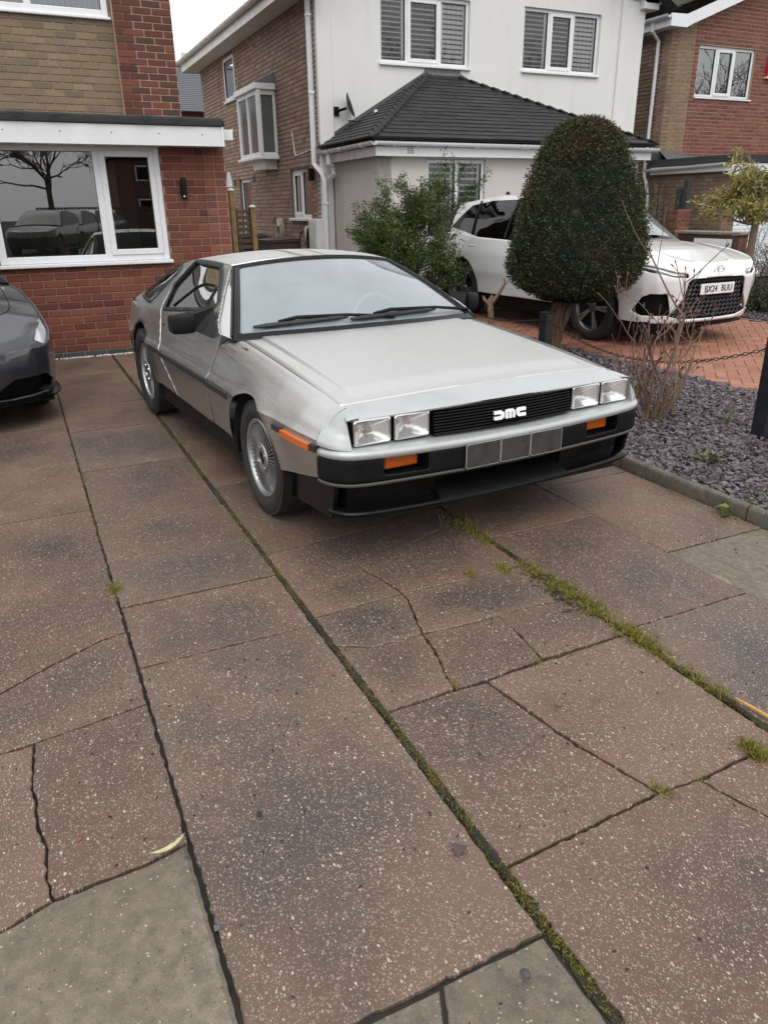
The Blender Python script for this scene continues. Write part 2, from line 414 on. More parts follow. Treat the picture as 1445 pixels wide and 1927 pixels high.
def conc_mat(name, a, b, moss=.3):
    t = NT(name); p = t.wpos(); n1 = t.noise(2.2, detail=7, rough=.65); n2 = t.noise(26, detail=6, rough=.7); n3 = t.noise(240, detail=2)
    c = t.ramp(n1, [(.3, a), (.7, b)]); c = t.mix(t.ramp(n2, [(.36, .75), (.62, 0.)]), c, t.mix(.65, c, (.04, .034, .026)))
    c = t.mix(t.ramp(t.noise(5, detail=8, rough=.75), [(.60, 0.), (.66, .5)]), c, (.34, .28, .19))
    v = t.add('TexVoronoi'); v.inputs['Scale'].default_value = 130; t.L(p, v.inputs['Vector']); s = t.add('SeparateColor'); t.L(v.outputs['Color'], s.inputs[0])
    sp = t.math('MULTIPLY', t.math('LESS_THAN', v.outputs['Distance'], .33), t.math('GREATER_THAN', s.outputs[0], .86))
    c = t.mix(t.math('MULTIPLY', sp, .8), c, t.ramp(s.outputs[1], [(.3, (.05, .04, .035)), (.5, (.22, .10, .06)), (.8, (.45, .40, .33))]))
    c = t.mix(t.ramp(n1, [(.55, 0.), (.8, moss)]), c, (.10, .10, .045))
    t.col(c).rough(t.ramp(n2, [(.3, .75), (.7, .5)])); c2_ = t.mix(t.ramp(n3, [(.35, .55), (.6, 0.)]), c, t.mix(.5, c, (.03, .025, .018))); t.col(c2_); t.bump(t.math('ADD', t.math('MULTIPLY', n3, .9), n2), .5, .003); return t.m
CONC = conc_mat('plain_concrete_slab', (.125, .099, .070), (.215, .178, .132), .12)
KERB = conc_mat('kerb_concrete', (.085, .078, .058), (.14, .128, .10), .6)
def soil_mat():
    t = NT('joint_soil'); n = t.noise(30, detail=7, rough=.7); t.col(t.ramp(n, [(.3, (.006, .005, .004)), (.7, (.026, .021, .014))])).rough(.9); t.bump(t.noise(150, detail=4), .7, .006); return t.m
SOIL = soil_mat()
# earth sheet to the horizon
m = MB()
gx = [-140, -60, -30, -12, 12, 30, 60, 140]
m.grid(lambda x, y: (x, y, -.05), gx, gx); tag(m.build('ground', SOIL), kind='structure')

m = MB(); m.grid(lambda x, y: (x, y, -.016 + .004 * math.sin(x * 31 + y * 17) * math.sin(x * 13 - y * 41)), lin(-5.2, 3.65, 240), lin(-4.7, 1.26, 90)); JS = m.build('joint_soil', SOIL); tag(JS, 'dark soil filling the slab joints', kind='structure')
drive = bpy.data.objects.new('driveway', None); COL.objects.link(drive); tag(drive, 'driveway of cracked exposed aggregate concrete slabs', kind='structure')
rg = random.Random(3)
def rough_edge(P, step=.018, amp=.0032, seed=0):
    r_ = random.Random(seed); out = []
    for i in range(len(P)):
        a, b = Vector(P[i]), Vector(P[(i + 1) % len(P)]); L_ = (b - a).length; n = max(1, int(L_ / step)); d = (b - a) / L_ if L_ else Vector((0, 0)); nn = Vector((-d.y, d.x))
        for k in range(n):
            o = 0 if k == 0 else r_.gauss(0, amp); out.append(tuple(a + d * (L_ * k / n) + nn * o))
    return out
def slab(P, mat=SLAB, gap=.0036, top=0.0, name='slab', parent=drive, seed=None, th=.04, cham=.003, tilt=.004):
    seed = seed if seed is not None else int(rg.random() * 1e6); r_ = random.Random(seed)
    A = sum(P[i][0] * P[(i + 1) % len(P)][1] - P[(i + 1) % len(P)][0] * P[i][1] for i in range(len(P)))
    if A < 0: P = P[::-1]
    Q = rough_edge(inset(P, gap), seed=seed, amp=.0009 if mat is CONC else .0019); I = inset(Q, cham); n = len(Q)
    cx = sum(p[0] for p in P) / len(P); cy = sum(p[1] for p in P) / len(P); tx, ty = r_.gauss(0, tilt * .5), r_.gauss(0, tilt * .5); dz = top + r_.uniform(-.0035, .0015)
    zz = lambda p: dz + (p[0] - cx) * tx + (p[1] - cy) * ty
    V = [(p[0], p[1], zz(p)) for p in I] + [(p[0], p[1], zz(p) - cham * .9) for p in Q] + [(p[0], p[1], zz(p) - th) for p in Q]
    F = [list(range(n))] + [[n + i, n + (i + 1) % n, (i + 1) % n, i] for i in range(n)] + [[2 * n + i, 2 * n + (i + 1) % n, n + (i + 1) % n, n + i] for i in range(n)]
    me = bpy.data.meshes.new(name); me.from_pydata(V, [], F); me.update(); return link(name, me, parent, mat)
def rect(s0, s1, t0, t1): return [(s0, t0), (s1, t0), (s1, t1), (s0, t1)]
TA, TB, TC, TD, TE = -1.695, -1.03, -.018, .637, 1.262
# strip between t = -1.695 and -1.03
SA = [-5.16, -4.24, -3.70, -2.85, -2.05, -1.08, -.135, .325, .785, 1.255, 2.712]
for a, b in zip(SA, SA[1:]): slab(rect(a, b, TA + .0005, TB - .008), gap=.0035 if abs(b - .325) < .01 or abs(a - .325) < .01 else .006)
slab([(2.712, TA), (2.712, -1.30), (2.80, -1.335), (3.6, -1.33), (3.6, TA)], CONC, .006, -.012); slab([(2.712, -1.30), (2.712, TB - .012), (3.6, TB - .012), (3.6, -1.33), (2.80, -1.335)], CONC, .004, -.012)
# wide strip with cracks
tb = TB + .010
SBk = [-5.16, -4.24, -3.3, -2.35, -1.4, -.45]
for a, b in zip(SBk, SBk[1:]): slab(rect(a, b, tb, TC - .004))
slab([(-.45, tb), (.565, tb), (.535, -.74), (.50, -.40), (.43, TC - .006), (-.45, TC - .006)])
CR = [(.66, -.135), (.80, -.45), (.905, -.683), (1.03, -.645), (1.18, -.622), (1.25, -.626), (1.34, -.652), (1.50, -.697), (1.62, -.71), (1.73, -.739), (1.85, -.763)]
slab([(.565, tb), (.985, tb), (.94, -.82), (.905, -.683), (.80, -.45), (.66, -.135), (.60, TC - .006), (.43, TC - .006), (.50, -.40), (.535, -.74)], gap=.0025)
slab([(.985, tb), (1.205, tb), (1.19, -.80), (1.18, -.622), (1.03, -.645), (.905, -.683), (.94, -.82)], gap=.004)
slab([(.60, TC - .006), (.66, -.135), (.80, -.45), (.905, -.683), (1.03, -.645), (1.18, -.622), (1.195, -.34), (1.19, TC - .006)], gap=.004)
slab([(1.205, tb), (1.43, tb), (1.50, -.90), (1.50, -.697), (1.34, -.652), (1.25, -.626), (1.18, -.622), (1.19, -.80)], gap=.004)
slab([(1.43, tb), (1.862, tb), (1.852, -.763), (1.73, -.739), (1.62, -.71), (1.50, -.697), (1.50, -.90)], gap=.004)
slab([(1.18, -.622), (1.25, -.626), (1.34, -.652), (1.50, -.697), (1.515, -.50), (1.51, -.27), (1.53, TC - .006), (1.19, TC - .006), (1.195, -.34)], gap=.0025)
slab([(1.50, -.697), (1.62, -.71), (1.73, -.739), (1.852, -.763), (1.852, -.60), (1.835, -.398), (1.66, -.375), (1.51, -.368), (1.515, -.50)], gap=.003)
slab([(1.51, -.368), (1.66, -.375), (1.835, -.398), (1.838, TC - .006), (1.53, TC - .006), (1.51, -.27)], gap=.0025)
slab([(1.862, tb), (2.530, tb), (2.515, -.70), (2.505, -.504), (2.38, -.54), (2.27, -.574), (2.10, -.606), (1.86, -.645), (1.855, -.80)], gap=.005)
slab([(1.86, -.645), (2.10, -.606), (2.27, -.574), (2.38, -.54), (2.505, -.504), (2.515, -.37), (2.50, TC - .006), (1.842, TC - .006), (1.848, -.40)], gap=.005)
slab([(2.530, tb), (3.6, tb), (3.6, -.18), (2.85, -.285), (2.69, -.315), (2.515, -.37), (2.505, -.504), (2.515, -.70)], gap=.005)
slab([(2.50, TC - .006), (2.515, -.37), (2.69, -.315), (2.85, -.285), (3.6, -.18), (3.6, TC - .006)], gap=.005)
# strip right of the grassy joint
SC = [-5.16, -4.0, -2.9, -1.95, -1.0, -.06, .88, 1.815, 2.75, 3.6]
for a, b in zip(SC, SC[1:]): slab(rect(a, b, TC + .016, TD))
SD = [-5.16, -4.3, -3.35, -2.4, -1.45, -.50, .43, 1.378]
for a, b in zip(SD, SD[1:]): slab(rect(a, b, TD, TE))
slab([(1.378, TD), (1.815, TD), (2.30, TD), (2.30, TE), (1.378, TE)], CONC, .005); slab(rect(2.30, 3.4, TD, TE), CONC)
# strip left
SL = [-5.16, -4.2, -3.2, -2.25, -1.3, -.40, .53]
for a, b in zip(SL, SL[1:]): slab(rect(a, b, -2.72, TA - .0005))
ck = [(1.42, -2.72), (1.32, -2.42), (1.26, -2.22), (1.205, -2.132), (1.15, -2.045), (1.098, -1.963), (1.04, -1.85), (1.008, -1.792), (.985, TA - .001)]
slab([(.53, -2.72)] + ck + [(.515, TA - .001)], gap=.004); slab(ck + [(1.478, TA - .001), (1.50, -1.85), (1.525, -2.04), (1.545, -2.3), (1.56, -2.72)], gap=.004)
cv = [(1.525, -2.037), (1.62, -2.043), (1.724, -2.050), (1.80, -2.040), (1.877, -2.041), (1.98, -2.022), (2.06, -2.028), (2.145, -2.016)]
slab(cv + [(2.135, -1.80), (2.112, TA - .001), (1.478, TA - .001), (1.50, -1.85)], gap=.004); slab([(1.56, -2.72), (1.545, -2.3)] + cv + [(2.175, -2.10), (2.28, -2.72)], gap=.004)
slab([(2.28, -2.72), (2.175, -2.10), (2.145, -2.016), (2.135, -1.80), (2.112, TA - .001), (3.6, TA - .001), (3.6, -2.72)], CONC, .006, .004, cham=.010)
for a, b in ((-5.16, -3.6), (-3.6, -2.2), (-2.2, -.8), (-.8, .5), (.5, 1.9), (1.9, 3.6)): slab(rect(a, b, -4.6, -2.72))
# street pavement behind the viewer
m = MB(); m.bx((3.6, -30, -.06), (5.6, 30, -.012)); tag(m.build('pavement', CONC), 'plain concrete pavement along the street', kind='structure')
ASPH = plain('asphalt', (.045, .045, .046), .75, var=.25, vscale=9, bump=.4, bscale=180)
m = MB(); m.bx((5.6, -40, -.14), (33, 40, -.10)); tag(m.build('road', ASPH), 'dark asphalt road', kind='structure')
m = MB(); m.bx((-30, -40, -.03), (-5.14, .9, -.02)); m.bx((-30, .9, -.03), (-9, 40, -.015)); tag(m.build('yard', CONC), 'concrete yard around the houses', kind='structure')
# white gravel line at the wall foot
m = MB(); r_ = random.Random(5)
for k in range(420):
    t_ = r_.uniform(-2.0, .45); m.box((-5.17 + r_.gauss(0, .018), t_, .004), (r_.uniform(.008, .022),) * 2 + (.012,), .003, None)
tag(m.build('gravel', plain('white_gravel', (.55, .52, .47), .8, var=.3, vscale=40), drive), kind='stuff')

# kerb edging along the bed
kerb = thing('kerb_edging', 'low mossy concrete edging kerb between driveway and slate bed', 'kerb')
for i, (a, b) in enumerate(zip([-5.1, -4.19, -3.28, -2.37, -1.46, -.55, .36, 1.27, 2.18, 3.09], [-4.19, -3.28, -2.37, -1.46, -.55, .36, 1.27, 2.18, 3.09, 3.5])):
    m = MB(); y0 = TE + .012
    prof = [(y0, -.04), (y0 - .002, .052), (y0 + .006, .066), (y0 + .018, .072), (y0 + .036, .071), (y0 + .048, .060), (y0 + .050, -.04)]
    r_ = random.Random(i); xs = lin(a + .004, b - .004, 14); n = len(prof)
    V = [(x, y + r_.gauss(0, .0012), z + (r_.gauss(0, .002) if z > 0 else 0)) for x in xs for y, z in prof]
    F = [[k * n + q, k * n + q + 1, (k + 1) * n + q + 1, (k + 1) * n + q] for k in range(13) for q in range(n - 1)] + [list(range(n))[::-1], [13 * n + q for q in range(n)]]
    m.add(V, F); o = m.build('kerb_stone', KERB, kerb, smooth=40)
# slate bed
def slate_mat():
    t = NT('plum_slate'); r = rnd_src(t)
    t.col(t.mix(t.ramp(t.noise(60, detail=4), [(.3, 0.), (.7, .5)]), t.ramp(r, [(.05, (.030, .022, .026)), (.3, (.065, .048, .056)), (.55, (.108, .085, .094)), (.8, (.185, .160, .168)), (.97, (.085, .060, .056))]), (.06, .052, .058)))
    t.rough(t.ramp(r, [(.2, .30), (.8, .55)])); t.bump(t.noise(70, detail=4), .3, .003); return t.m
SLATE = slate_mat()
m = MB(); m.grid(lambda x, y: (x, y, .012), lin(-5.2, 3.5, 8), [TE + .06, 2.4, 3.50]); m.grid(lambda x, y: (x, y, -.012), lin(-9, 3.5, 8), [7.1, 9, 11]); tag(m.build('planting_bed', SOIL), 'soil under slate chippings', kind='structure')
def chips(name, xr, yr, n, zb, seed, smin, smax, near=None):
    r_ = random.Random(seed); V = []; F = []
    for k in range(n):
        x = r_.uniform(*xr); y = r_.uniform(*yr)
        L_ = r_.uniform(smin, smax); W_ = L_ * r_.uniform(.35, .75); h = r_.uniform(.004, .010); a = r_.uniform(0, 6.283); nv = r_.choice((4, 5, 5, 6))
        B = Euler((r_.gauss(0, .28), r_.gauss(0, .28), a)).to_matrix(); z = zb + r_.uniform(.0, .034); b0 = len(V)
        ring = [(math.cos(6.283 * q / nv + r_.uniform(-.3, .3)) * L_ / 2, math.sin(6.283 * q / nv + r_.uniform(-.3, .3)) * W_ / 2) for q in range(nv)]
        for s_, hh in ((1.0, -h), (.9, h)):
            for (p, q) in ring: V.append(tuple(B @ Vector((p * s_, q * s_, hh)) + Vector((x, y, z))))
        F.append([b0 + nv + q for q in range(nv)])
        for q in range(nv): F.append([b0 + q, b0 + (q + 1) % nv, b0 + nv + (q + 1) % nv, b0 + nv + q])
    me = bpy.data.meshes.new(name); me.from_pydata(V, [], F); me.update(); return tag(link(name, me, None, SLATE), kind='stuff')
tag(chips('slate_chippings', (-1.9, 2.6), (TE + .06, 3.47), 30000, .014, 1, .020, .058), 'plum grey slate chippings in the bed beside the driveway')
tag(chips('slate_chippings', (-5.2, -1.9), (TE + .06, 3.47), 9000, .014, 2, .03, .065), 'plum slate chippings under the clipped yew')
tag(chips('slate_chippings', (-6.2, -.5), (7.12, 9.2), 14000, -.01, 3, .03, .07), 'grey slate chippings in the bed beyond the block paving')
# block paving, herringbone-ish stretcher courses at 45 deg
def block_mat():
    t = NT('block_paver'); r = rnd_src(t); n = t.noise(120, detail=5, rough=.7)
    c = t.ramp(r, [(.1, (.26, .105, .060)), (.4, (.33, .140, .082)), (.7, (.29, .125, .078)), (.95, (.36, .165, .102))])
    c = t.mix(t.ramp(n, [(.35, .5), (.6, 0.)]), c, t.mix(.5, c, (.05, .03, .02))); c = t.mix(t.ramp(t.noise(.9, detail=5), [(.5, 0.), (.75, .35)]), c, (.13, .09, .06)); t.col(c).rough(.72); t.bump(n, .5, .003); return t.m
BLOCK = block_mat()
pav = bpy.data.objects.new('block_paving', None); COL.objects.link(pav); tag(pav, 'red block paved drive of the white house', kind='structure')
m = MB(); m.bx((-8.0, 3.53, -.03), (3.5, 7.08, -.006)); tag(m.build('jointing_sand', plain('joint_sand', (.10, .065, .045), .9, var=.3, vscale=30), pav), kind='structure')
V_, F_ = chamfer((0, 0, 0), (.196, .096, .05), .005); bm_ = MB().add(V_, F_); block_me = bm_.mesh('block'); block_me.materials.append(BLOCK)
cand = []; ang = R(45); S_ = .1
ca, sa = math.cos(ang), math.sin(ang)
for i in range(-160, 160):                                  # 90-degree herringbone: one block along, one across
    for j in range(-60, 60):
        u0 = (i + 4 * j) * S_; v0 = i * S_
        for u, v, o in ((u0 + S_, v0 + S_ / 2, 0), (u0 + 2.5 * S_, v0, 1)):
            x = -2 + u * ca - v * sa; y = 5.3 + u * sa + v * ca
            if -6.6 < x < 2.2 and 3.64 < y < 6.98: cand.append((x, y, ang + (math.pi / 2 if o else 0)))
PIN = scene.camera.matrix_world.inverted()
def project(p):
    q = PIN @ Vector(p); 
    if q.z > -.1: return None
    return (.5 + 1397.77 / 1445 * q.x / -q.z, .5 - 1397.77 / 1927 * q.y / -q.z)
def split_parts(items, posf, limit=300, margin=.0):
    vis = []; rest = []
    for it in items:
        p = project(posf(it))
        (vis if p and -margin < p[0] < 1 + margin and -margin < p[1] < 1 + margin else rest).append(it)
    vis.sort(key=lambda it: (Vector(posf(it)) - CAM).length)
    return vis[:limit], vis[limit:] + rest
near, far = split_parts(cand, lambda c_: (c_[0], c_[1], 0))
rz_ = random.Random(9)
for x, y, a in near:
    o = bpy.data.objects.new('block', block_me); COL.objects.link(o); o.parent = pav; o.location = (x, y, -.025 + rz_.uniform(-.0015, .0015)); o.rotation_euler = (rz_.gauss(0, .006), rz_.gauss(0, .006), a)
m = MB()
for x, y, a in far: m.add(V_, F_, Matrix.Translation((x, y, -.025)) @ Matrix.Rotation(a, 4, 'Z'))
tag(m.build('far_blocks', BLOCK, pav), kind='stuff')
HAUNCH = conc_mat('edge_haunch', (.17, .13, .085), (.26, .20, .14), .2)
m = MB(); m.grid(lambda x, y: (x, y, .006 + .004 * math.sin(x * 7 + y * 30)), lin(-6.6, 2.2, 120), [3.50, 3.53, 3.56, 3.575]); m.grid(lambda x, y: (x, y, .004), lin(-6.6, 2.2, 60), [7.03, 7.06, 7.10]); tag(m.build('paving_edge', HAUNCH, pav), kind='structure')
# ------------------------------------------------------------------ houses
RZ90 = Matrix.Rotation(R(90), 4, 'Z'); RZ180 = Matrix.Rotation(R(180), 4, 'Z')
def FR(s): return Matrix.Translation((s, 0, 0)) @ RZ90       # wall facing +x (street): local u = world y, d = into the wall
def SI(t): return Matrix.Translation((0, t, 0))               # wall facing -y: local u = world x, d = into the wall
def SR(t): return Matrix.Translation((0, t, 0)) @ RZ180       # wall facing +y: local u = -world x
def put(o, T, par=None):
    if par is not None:
        o.parent = par
    root = par
    while root is not None and root.parent is not None: root = root.parent
    if root is not None and (par is root): o.matrix_parent_inverse = Matrix.Translation(-root.location)
    o.matrix_basis = T if par is root or par is None else Matrix.Identity(4); return o
def house(name, label, loc): return thing(name, label, 'house', loc)
MORTAR = {}
def mortar(c):
    k = tuple(c)
    if k not in MORTAR: MORTAR[k] = plain('mortar', c, .9, var=.18, vscale=25, bump=.5, bscale=150)
    return MORTAR[k]
BRM = {}
def brick_mesh(L_, h, mat):
    k = (round(L_, 3), round(h, 3), mat.name)
    if k not in BRM:
        V, F = chamfer((0, 0, 0), (L_, .05, h), .0045); b = MB().add(V, F); me = b.mesh('brick'); me.materials.append(mat); BRM[k] = (me, V, F)
    return BRM[k]
def cells(u0, u1, z0, z1, ops):
    us = sorted({u0, u1} | {x for o in ops for x in (o[0], o[1]) if u0 < x < u1}); zs = sorted({z0, z1} | {x for o in ops for x in (o[2], o[3]) if z0 < x < z1})
    for a, b in zip(us, us[1:]):
        for c, d in zip(zs, zs[1:]):
            mu, mz = (a + b) / 2, (c + d) / 2
            if not any(o[0] < mu < o[1] and o[2] < mz < o[3] for o in ops): yield a, b, c, d
def wall_back(par, T, u0, u1, z0, z1, ops, mat, th=.10, d0=.004, name='wall'):
    m = MB()
    for a, b, c, d in cells(u0, u1, z0, z1, ops):
        V = [(a, d0, c), (b, d0, c), (b, d0, d), (a, d0, d)]; m.add(V, [[0, 1, 2, 3]])
    for o in ops:                                            # reveals
        a, b, c, d = max(o[0], u0), min(o[1], u1), max(o[2], z0), min(o[3], z1)
        m.add([(a, d0, c), (b, d0, c), (b, d0, d), (a, d0, d), (a, th, c), (b, th, c), (b, th, d), (a, th, d)], [[0, 3, 7, 4], [1, 5, 6, 2], [0, 4, 5, 1], [3, 2, 6, 7]])
    m.add([(u0, d0, z0), (u0, d0, z1), (u0, th + .1, z1), (u0, th + .1, z0), (u1, d0, z0), (u1, d0, z1), (u1, th + .1, z1), (u1, th + .1, z0)], [[0, 1, 2, 3], [7, 6, 5, 4]])
    return put(m.build(name, mat), T, par)
def lay_bricks(u0, u1, z0, z1, ops, mat, T, out, zref=0.0, bond=0.0, hdr=False, proud=.0, seed=1, uref=None):
    r_ = random.Random(seed); k = math.ceil((z0 - zref) / .075 - 1e-6); uref = u0 if uref is None else uref
    while zref + k * .075 + .065 <= z1 + .03:
        zc = zref + k * .075; za, zb = max(zc, z0), min(zc + .065, z1); k += 1
        if zb - za < .012: continue
        spans = [(u0, u1)]
        for o in ops:
            if o[2] < (za + zb) / 2 < o[3]:
                ns = []
                for a, b in spans:
                    if o[1] <= a or o[0] >= b: ns.append((a, b)); continue
                    if o[0] > a: ns.append((a, o[0] - .004))
                    if o[1] < b: ns.append((o[1] + .004, b))
                spans = ns
        step = .225; off = (0 if k % 2 else .1125) + bond
        if hdr and k % 2: step = .1125
        for a, b in spans:
            j = math.floor((a - uref - off) / step)
            while uref + off + j * step < b:
                p = max(a, uref + off + j * step); q = min(b, uref + off + (j + 1) * step - .010); j += 1
                if q - p < .025: continue
                out.append(((p + q) / 2, -proud + .021 + r_.uniform(-.0012, .0012), (za + zb) / 2, round(q - p, 3), round(zb - za, 3), mat, T, r_.gauss(0, .004)))
def emit_bricks(par, items, limit=300):
    near, far = split_parts(items, lambda b: tuple(b[6] @ Vector((b[0], 0, b[2]))), limit)
    for u, d, z, L_, h, mat, T, rot in near:
        me = brick_mesh(L_, h, mat)[0]; o = bpy.data.objects.new('brick', me); COL.objects.link(o); o.parent = par
        o.matrix_parent_inverse = Matrix.Translation(-par.location); o.matrix_basis = T @ Matrix.Translation((u, d, z)) @ Matrix.Rotation(rot, 4, 'Y')
    g = {}
    for b in far: g.setdefault(b[5].name, []).append(b)
    for nm, L in g.items():
        m = MB()
        for u, d, z, L_, h, mat, T, rot in L:
            x, y = L_ / 2, .025; zz = h / 2; c = .004
            V = [(-x, 0, -zz), (x, 0, -zz), (x, 0, zz), (-x, 0, zz), (-x + c, -y, -zz + c), (x - c, -y, -zz + c), (x - c, -y, zz - c), (-x + c, -y, zz - c)]
            m.add(V, [[4, 5, 6, 7], [0, 1, 5, 4], [1, 2, 6, 5], [2, 3, 7, 6], [3, 0, 4, 7]], T @ Matrix.Translation((u, d, z)))
        o = m.build('brickwork', bpy.data.materials[nm], par); o.matrix_parent_inverse = Matrix.Translation(-par.location); tag(o, kind='stuff')
UPVC = plain('white_upvc', (.70, .71, .72), .28, var=.03, vscale=4)
SEAL = plain('window_gasket', (.02, .02, .02), .5)
ROOM = plain('room_dark', (.07, .065, .06), .9, var=.4, vscale=3)
def frame_bars(m, u0, u1, z0, z1, w, d0, d1, bev=.006):
    m.bx((u0, d0, z0), (u0 + w, d1, z1), bev); m.bx((u1 - w, d0, z0), (u1, d1, z1), bev)
    m.bx((u0 + w, d0 + .001, z0), (u1 - w, d1, z0 + w), bev); m.bx((u0 + w, d0 + .001, z1 - w), (u1 - w, d1, z1), bev)
def window(par, T, u0, u1, z0, z1, lights, fw=.062, d=.035, sill=.05, glass=HOUSEGL, sashes=(), room=True, roomcol=ROOM, frame=UPVC, sill_th=.032):
    """frame > mullion, sash, pane, sill; lights are u boundaries between frame bars"""
    m = MB(); frame_bars(m, u0, u1, z0, z1, fw, d, d + .07); w_ = put(m.build('window', frame), T, par)
    bs = [u0] + list(lights) + [u1]
    for x in lights:
        m = MB(); m.bx((x - fw * .55, d + .002, z0 + fw * .6), (x + fw * .55, d + .068, z1 - fw * .6), .006); put(m.build('mullion', frame, w_), None or Matrix.Identity(4), w_)
    for i, (a, b) in enumerate(zip(bs, bs[1:])):
        a2 = a + (fw if i == 0 else fw * .5); b2 = b - (fw if i == len(bs) - 2 else fw * .5); za, zb = z0 + fw, z1 - fw
        if i in sashes:
            m = MB(); frame_bars(m, a2 - .012, b2 + .012, za - .012, zb + .012, .058, d - .014, d + .05); m.build('sash', frame, w_)
            a2 += .046; b2 -= .046; za += .046; zb -= .046
        m = MB(); frame_bars(m, a2 - .002, b2 + .002, za - .002, zb + .002, .007, d + .010, d + .045, 0); m.build('gasket', SEAL, w_)
        m = MB(); m.grid(lambda u, z: (u, d + .030, z), [a2, b2], [za, zb]); m.build('pane', glass, w_)
    if sill:
        m = MB(); m.bx((u0 - .02, -sill, z0 - sill_th), (u1 + .02, d + .06, z0 - .001), .006); m.build('sill', frame, w_)
    if room:
        m = MB(); a, b, c, e = u0 - .6, u1 + .6, z0 - .8, z1 + .10
        m.add([(a, .2, c), (b, .2, c), (b, .2, e), (a, .2, e), (a, 2.4, c), (b, 2.4, c), (b, 2.4, e), (a, 2.4, e)], [[4, 5, 6, 7][::-1], [0, 4, 7, 3], [1, 2, 6, 5], [0, 1, 5, 4], [3, 7, 6, 2]]); m.build('room', roomcol, w_)
    return w_
SHUT = plain('white_shutter', (.82, .81, .79), .5, var=.04)
def shutters(win, u0, u1, z0, z1, d, n, tilt=35):
    for a, b in ((u0, u0 + .035), (u1 - .035, u1)):
        m = MB(); m.bx((a, d - .014, z0), (b, d + .014, z1), .003); m.build('shutter_stile', SHUT, win)
    h = (z1 - z0) / n; me = None
    for k in range(n):
        m = MB(); B = Matrix.Translation(((u0 + u1) / 2, d, z0 + h * (k + .5))) @ Matrix.Rotation(R(tilt), 4, 'X')
        if me is None:
            q = MB(); q.box((0, 0, 0), (u1 - u0 - .074, h * .86, .009), .003); me = q.mesh('shutter_slat'); me.materials.append(SHUT)
        o = bpy.data.objects.new('shutter_slat', me); COL.objects.link(o); o.parent = win; o.matrix_basis = B
LEAD = plain('lead_came', (.16, .16, .16), .5)
def leads(win, u0, u1, z0, z1, nu, nz, d):
    m = MB()
    for k in range(1, nu): u = lerp(u0, u1, k / nu); m.bx((u - .0022, d, z0), (u + .0022, d + .002, z1))
    for k in range(1, nz): z = lerp(z0, z1, k / nz); m.bx((u0, d - .0005, z - .0022), (u1, d + .0015, z + .0022))
    m.build('leading', LEAD, win)
def pipe_sq(pts, w, name, par, mat=UPVC, n=8, r=None):
    m = MB(); m.tube(pts, r or w / 2, 4 if r is None else 10, cap=True); o = m.build(name, mat, None, smooth=30); put(o, Matrix.Identity(4), par); return o

# brick palettes
RED = brick_mat('red_brick', [(.165, .043, .024), (.130, .031, .021), (.20, .058, .030), (.150, .037, .024), (.215, .074, .038), (.108, .027, .021)])
PIER = brick_mat('dark_red_brick', [(.125, .036, .025), (.085, .028, .022), (.175, .050, .028), (.065, .024, .021), (.145, .044, .033), (.19, .058, .030), (.055, .030, .022), (.10, .038, .026)])
ROUGHRED = brick_mat('orange_red_brick', [(.225, .070, .040), (.17, .050, .034), (.25, .090, .052), (.15, .050, .038)])
BUFF = brick_mat('buff_brick', [(.235, .175, .105), (.20, .150, .090), (.27, .205, .130), (.225, .165, .105), (.18, .138, .085), (.24, .175, .120), (.16, .125, .085)], stain=(.10, .085, .05))
BLUE = brick_mat('blue_engineering_brick', [(.040, .046, .052), (.052, .058, .066)], st=.1)
BROWN = brick_mat('brown_brick', [(.30, .200, .145), (.24, .155, .112), (.35, .245, .182), (.195, .128, .095), (.27, .178, .13)])
PINKB = brick_mat('pale_pink_brick', [(.32, .21, .155), (.27, .18, .135), (.36, .25, .19), (.25, .165, .125)])
ORED = brick_mat('house_red_brick', [(.20, .066, .042), (.155, .048, .034), (.24, .090, .056), (.13, .042, .033), (.22, .078, .05)])
BUFF2 = brick_mat('yellow_buff_brick', [(.24, .165, .090), (.20, .138, .078), (.27, .19, .11)])

# ---------------- house on the left
H1 = house('brick_house', 'red and buff brick house with flat roofed window extension behind the cars', (-6.0, -1.0, 0))
items = []; T = FR(-5.2)
WOP = (-1.965, -.262, .975, 2.12)
wall_back(H1, T, -1.975, .190, -.04, 2.15, [WOP], mortar((.26, .165, .115)))
lay_bricks(-1.97, .186, .066, 2.15, [WOP], RED, T, items, zref=.066, seed=2, uref=-1.93)
lay_bricks(-1.97, .186, -.010, .060, [], BLUE, T, items, zref=-.010, seed=3)
T2 = FR(-5.188)
wall_back(H1, T2, .192, .424, -.04, 2.15, [], mortar((.34, .22, .16)), name='corner_pier')
lay_bricks(.196, .420, .066, 2.15, [], ROUGHRED, T2, items, zref=.066, hdr=True, proud=.004, seed=4, uref=.196); lay_bricks(.196, .420, -.010, .060, [], BLUE, T2, items, zref=-.01)
T3 = SR(.418); wall_back(H1, T3, 5.185, 6.9, -.04, 2.15, [], mortar((.26, .165, .115)), name='side_wall'); lay_bricks(5.195, 6.9, -.01, 2.15, [], RED, T3, items, zref=-.009)
T4 = FR(-5.17); wall_back(H1, T4, -2.42, -1.985, -.04, 2.15, [], mortar((.25, .2, .14)), name='buff_pier'); lay_bricks(-2.42, -1.990, -.01, 2.15, [], BUFF, T4, items, zref=-.01, proud=.004)
wall_back(H1, SI(-2.415), -6.9, -5.17, -.04, 2.15, [], mortar((.25, .2, .14)), name='return_wall')
T5 = FR(-7.0); UOP = (-2.0, -.338, 3.565, 4.9)
wall_back(H1, T5, -6.0, -.300, -.04, 5.6, [UOP], mortar((.26, .20, .135))); lay_bricks(-3.2, -.304, 2.30, 5.6, [UOP], BUFF, T5, items, zref=2.30 - .02, seed=6, uref=-3.2)
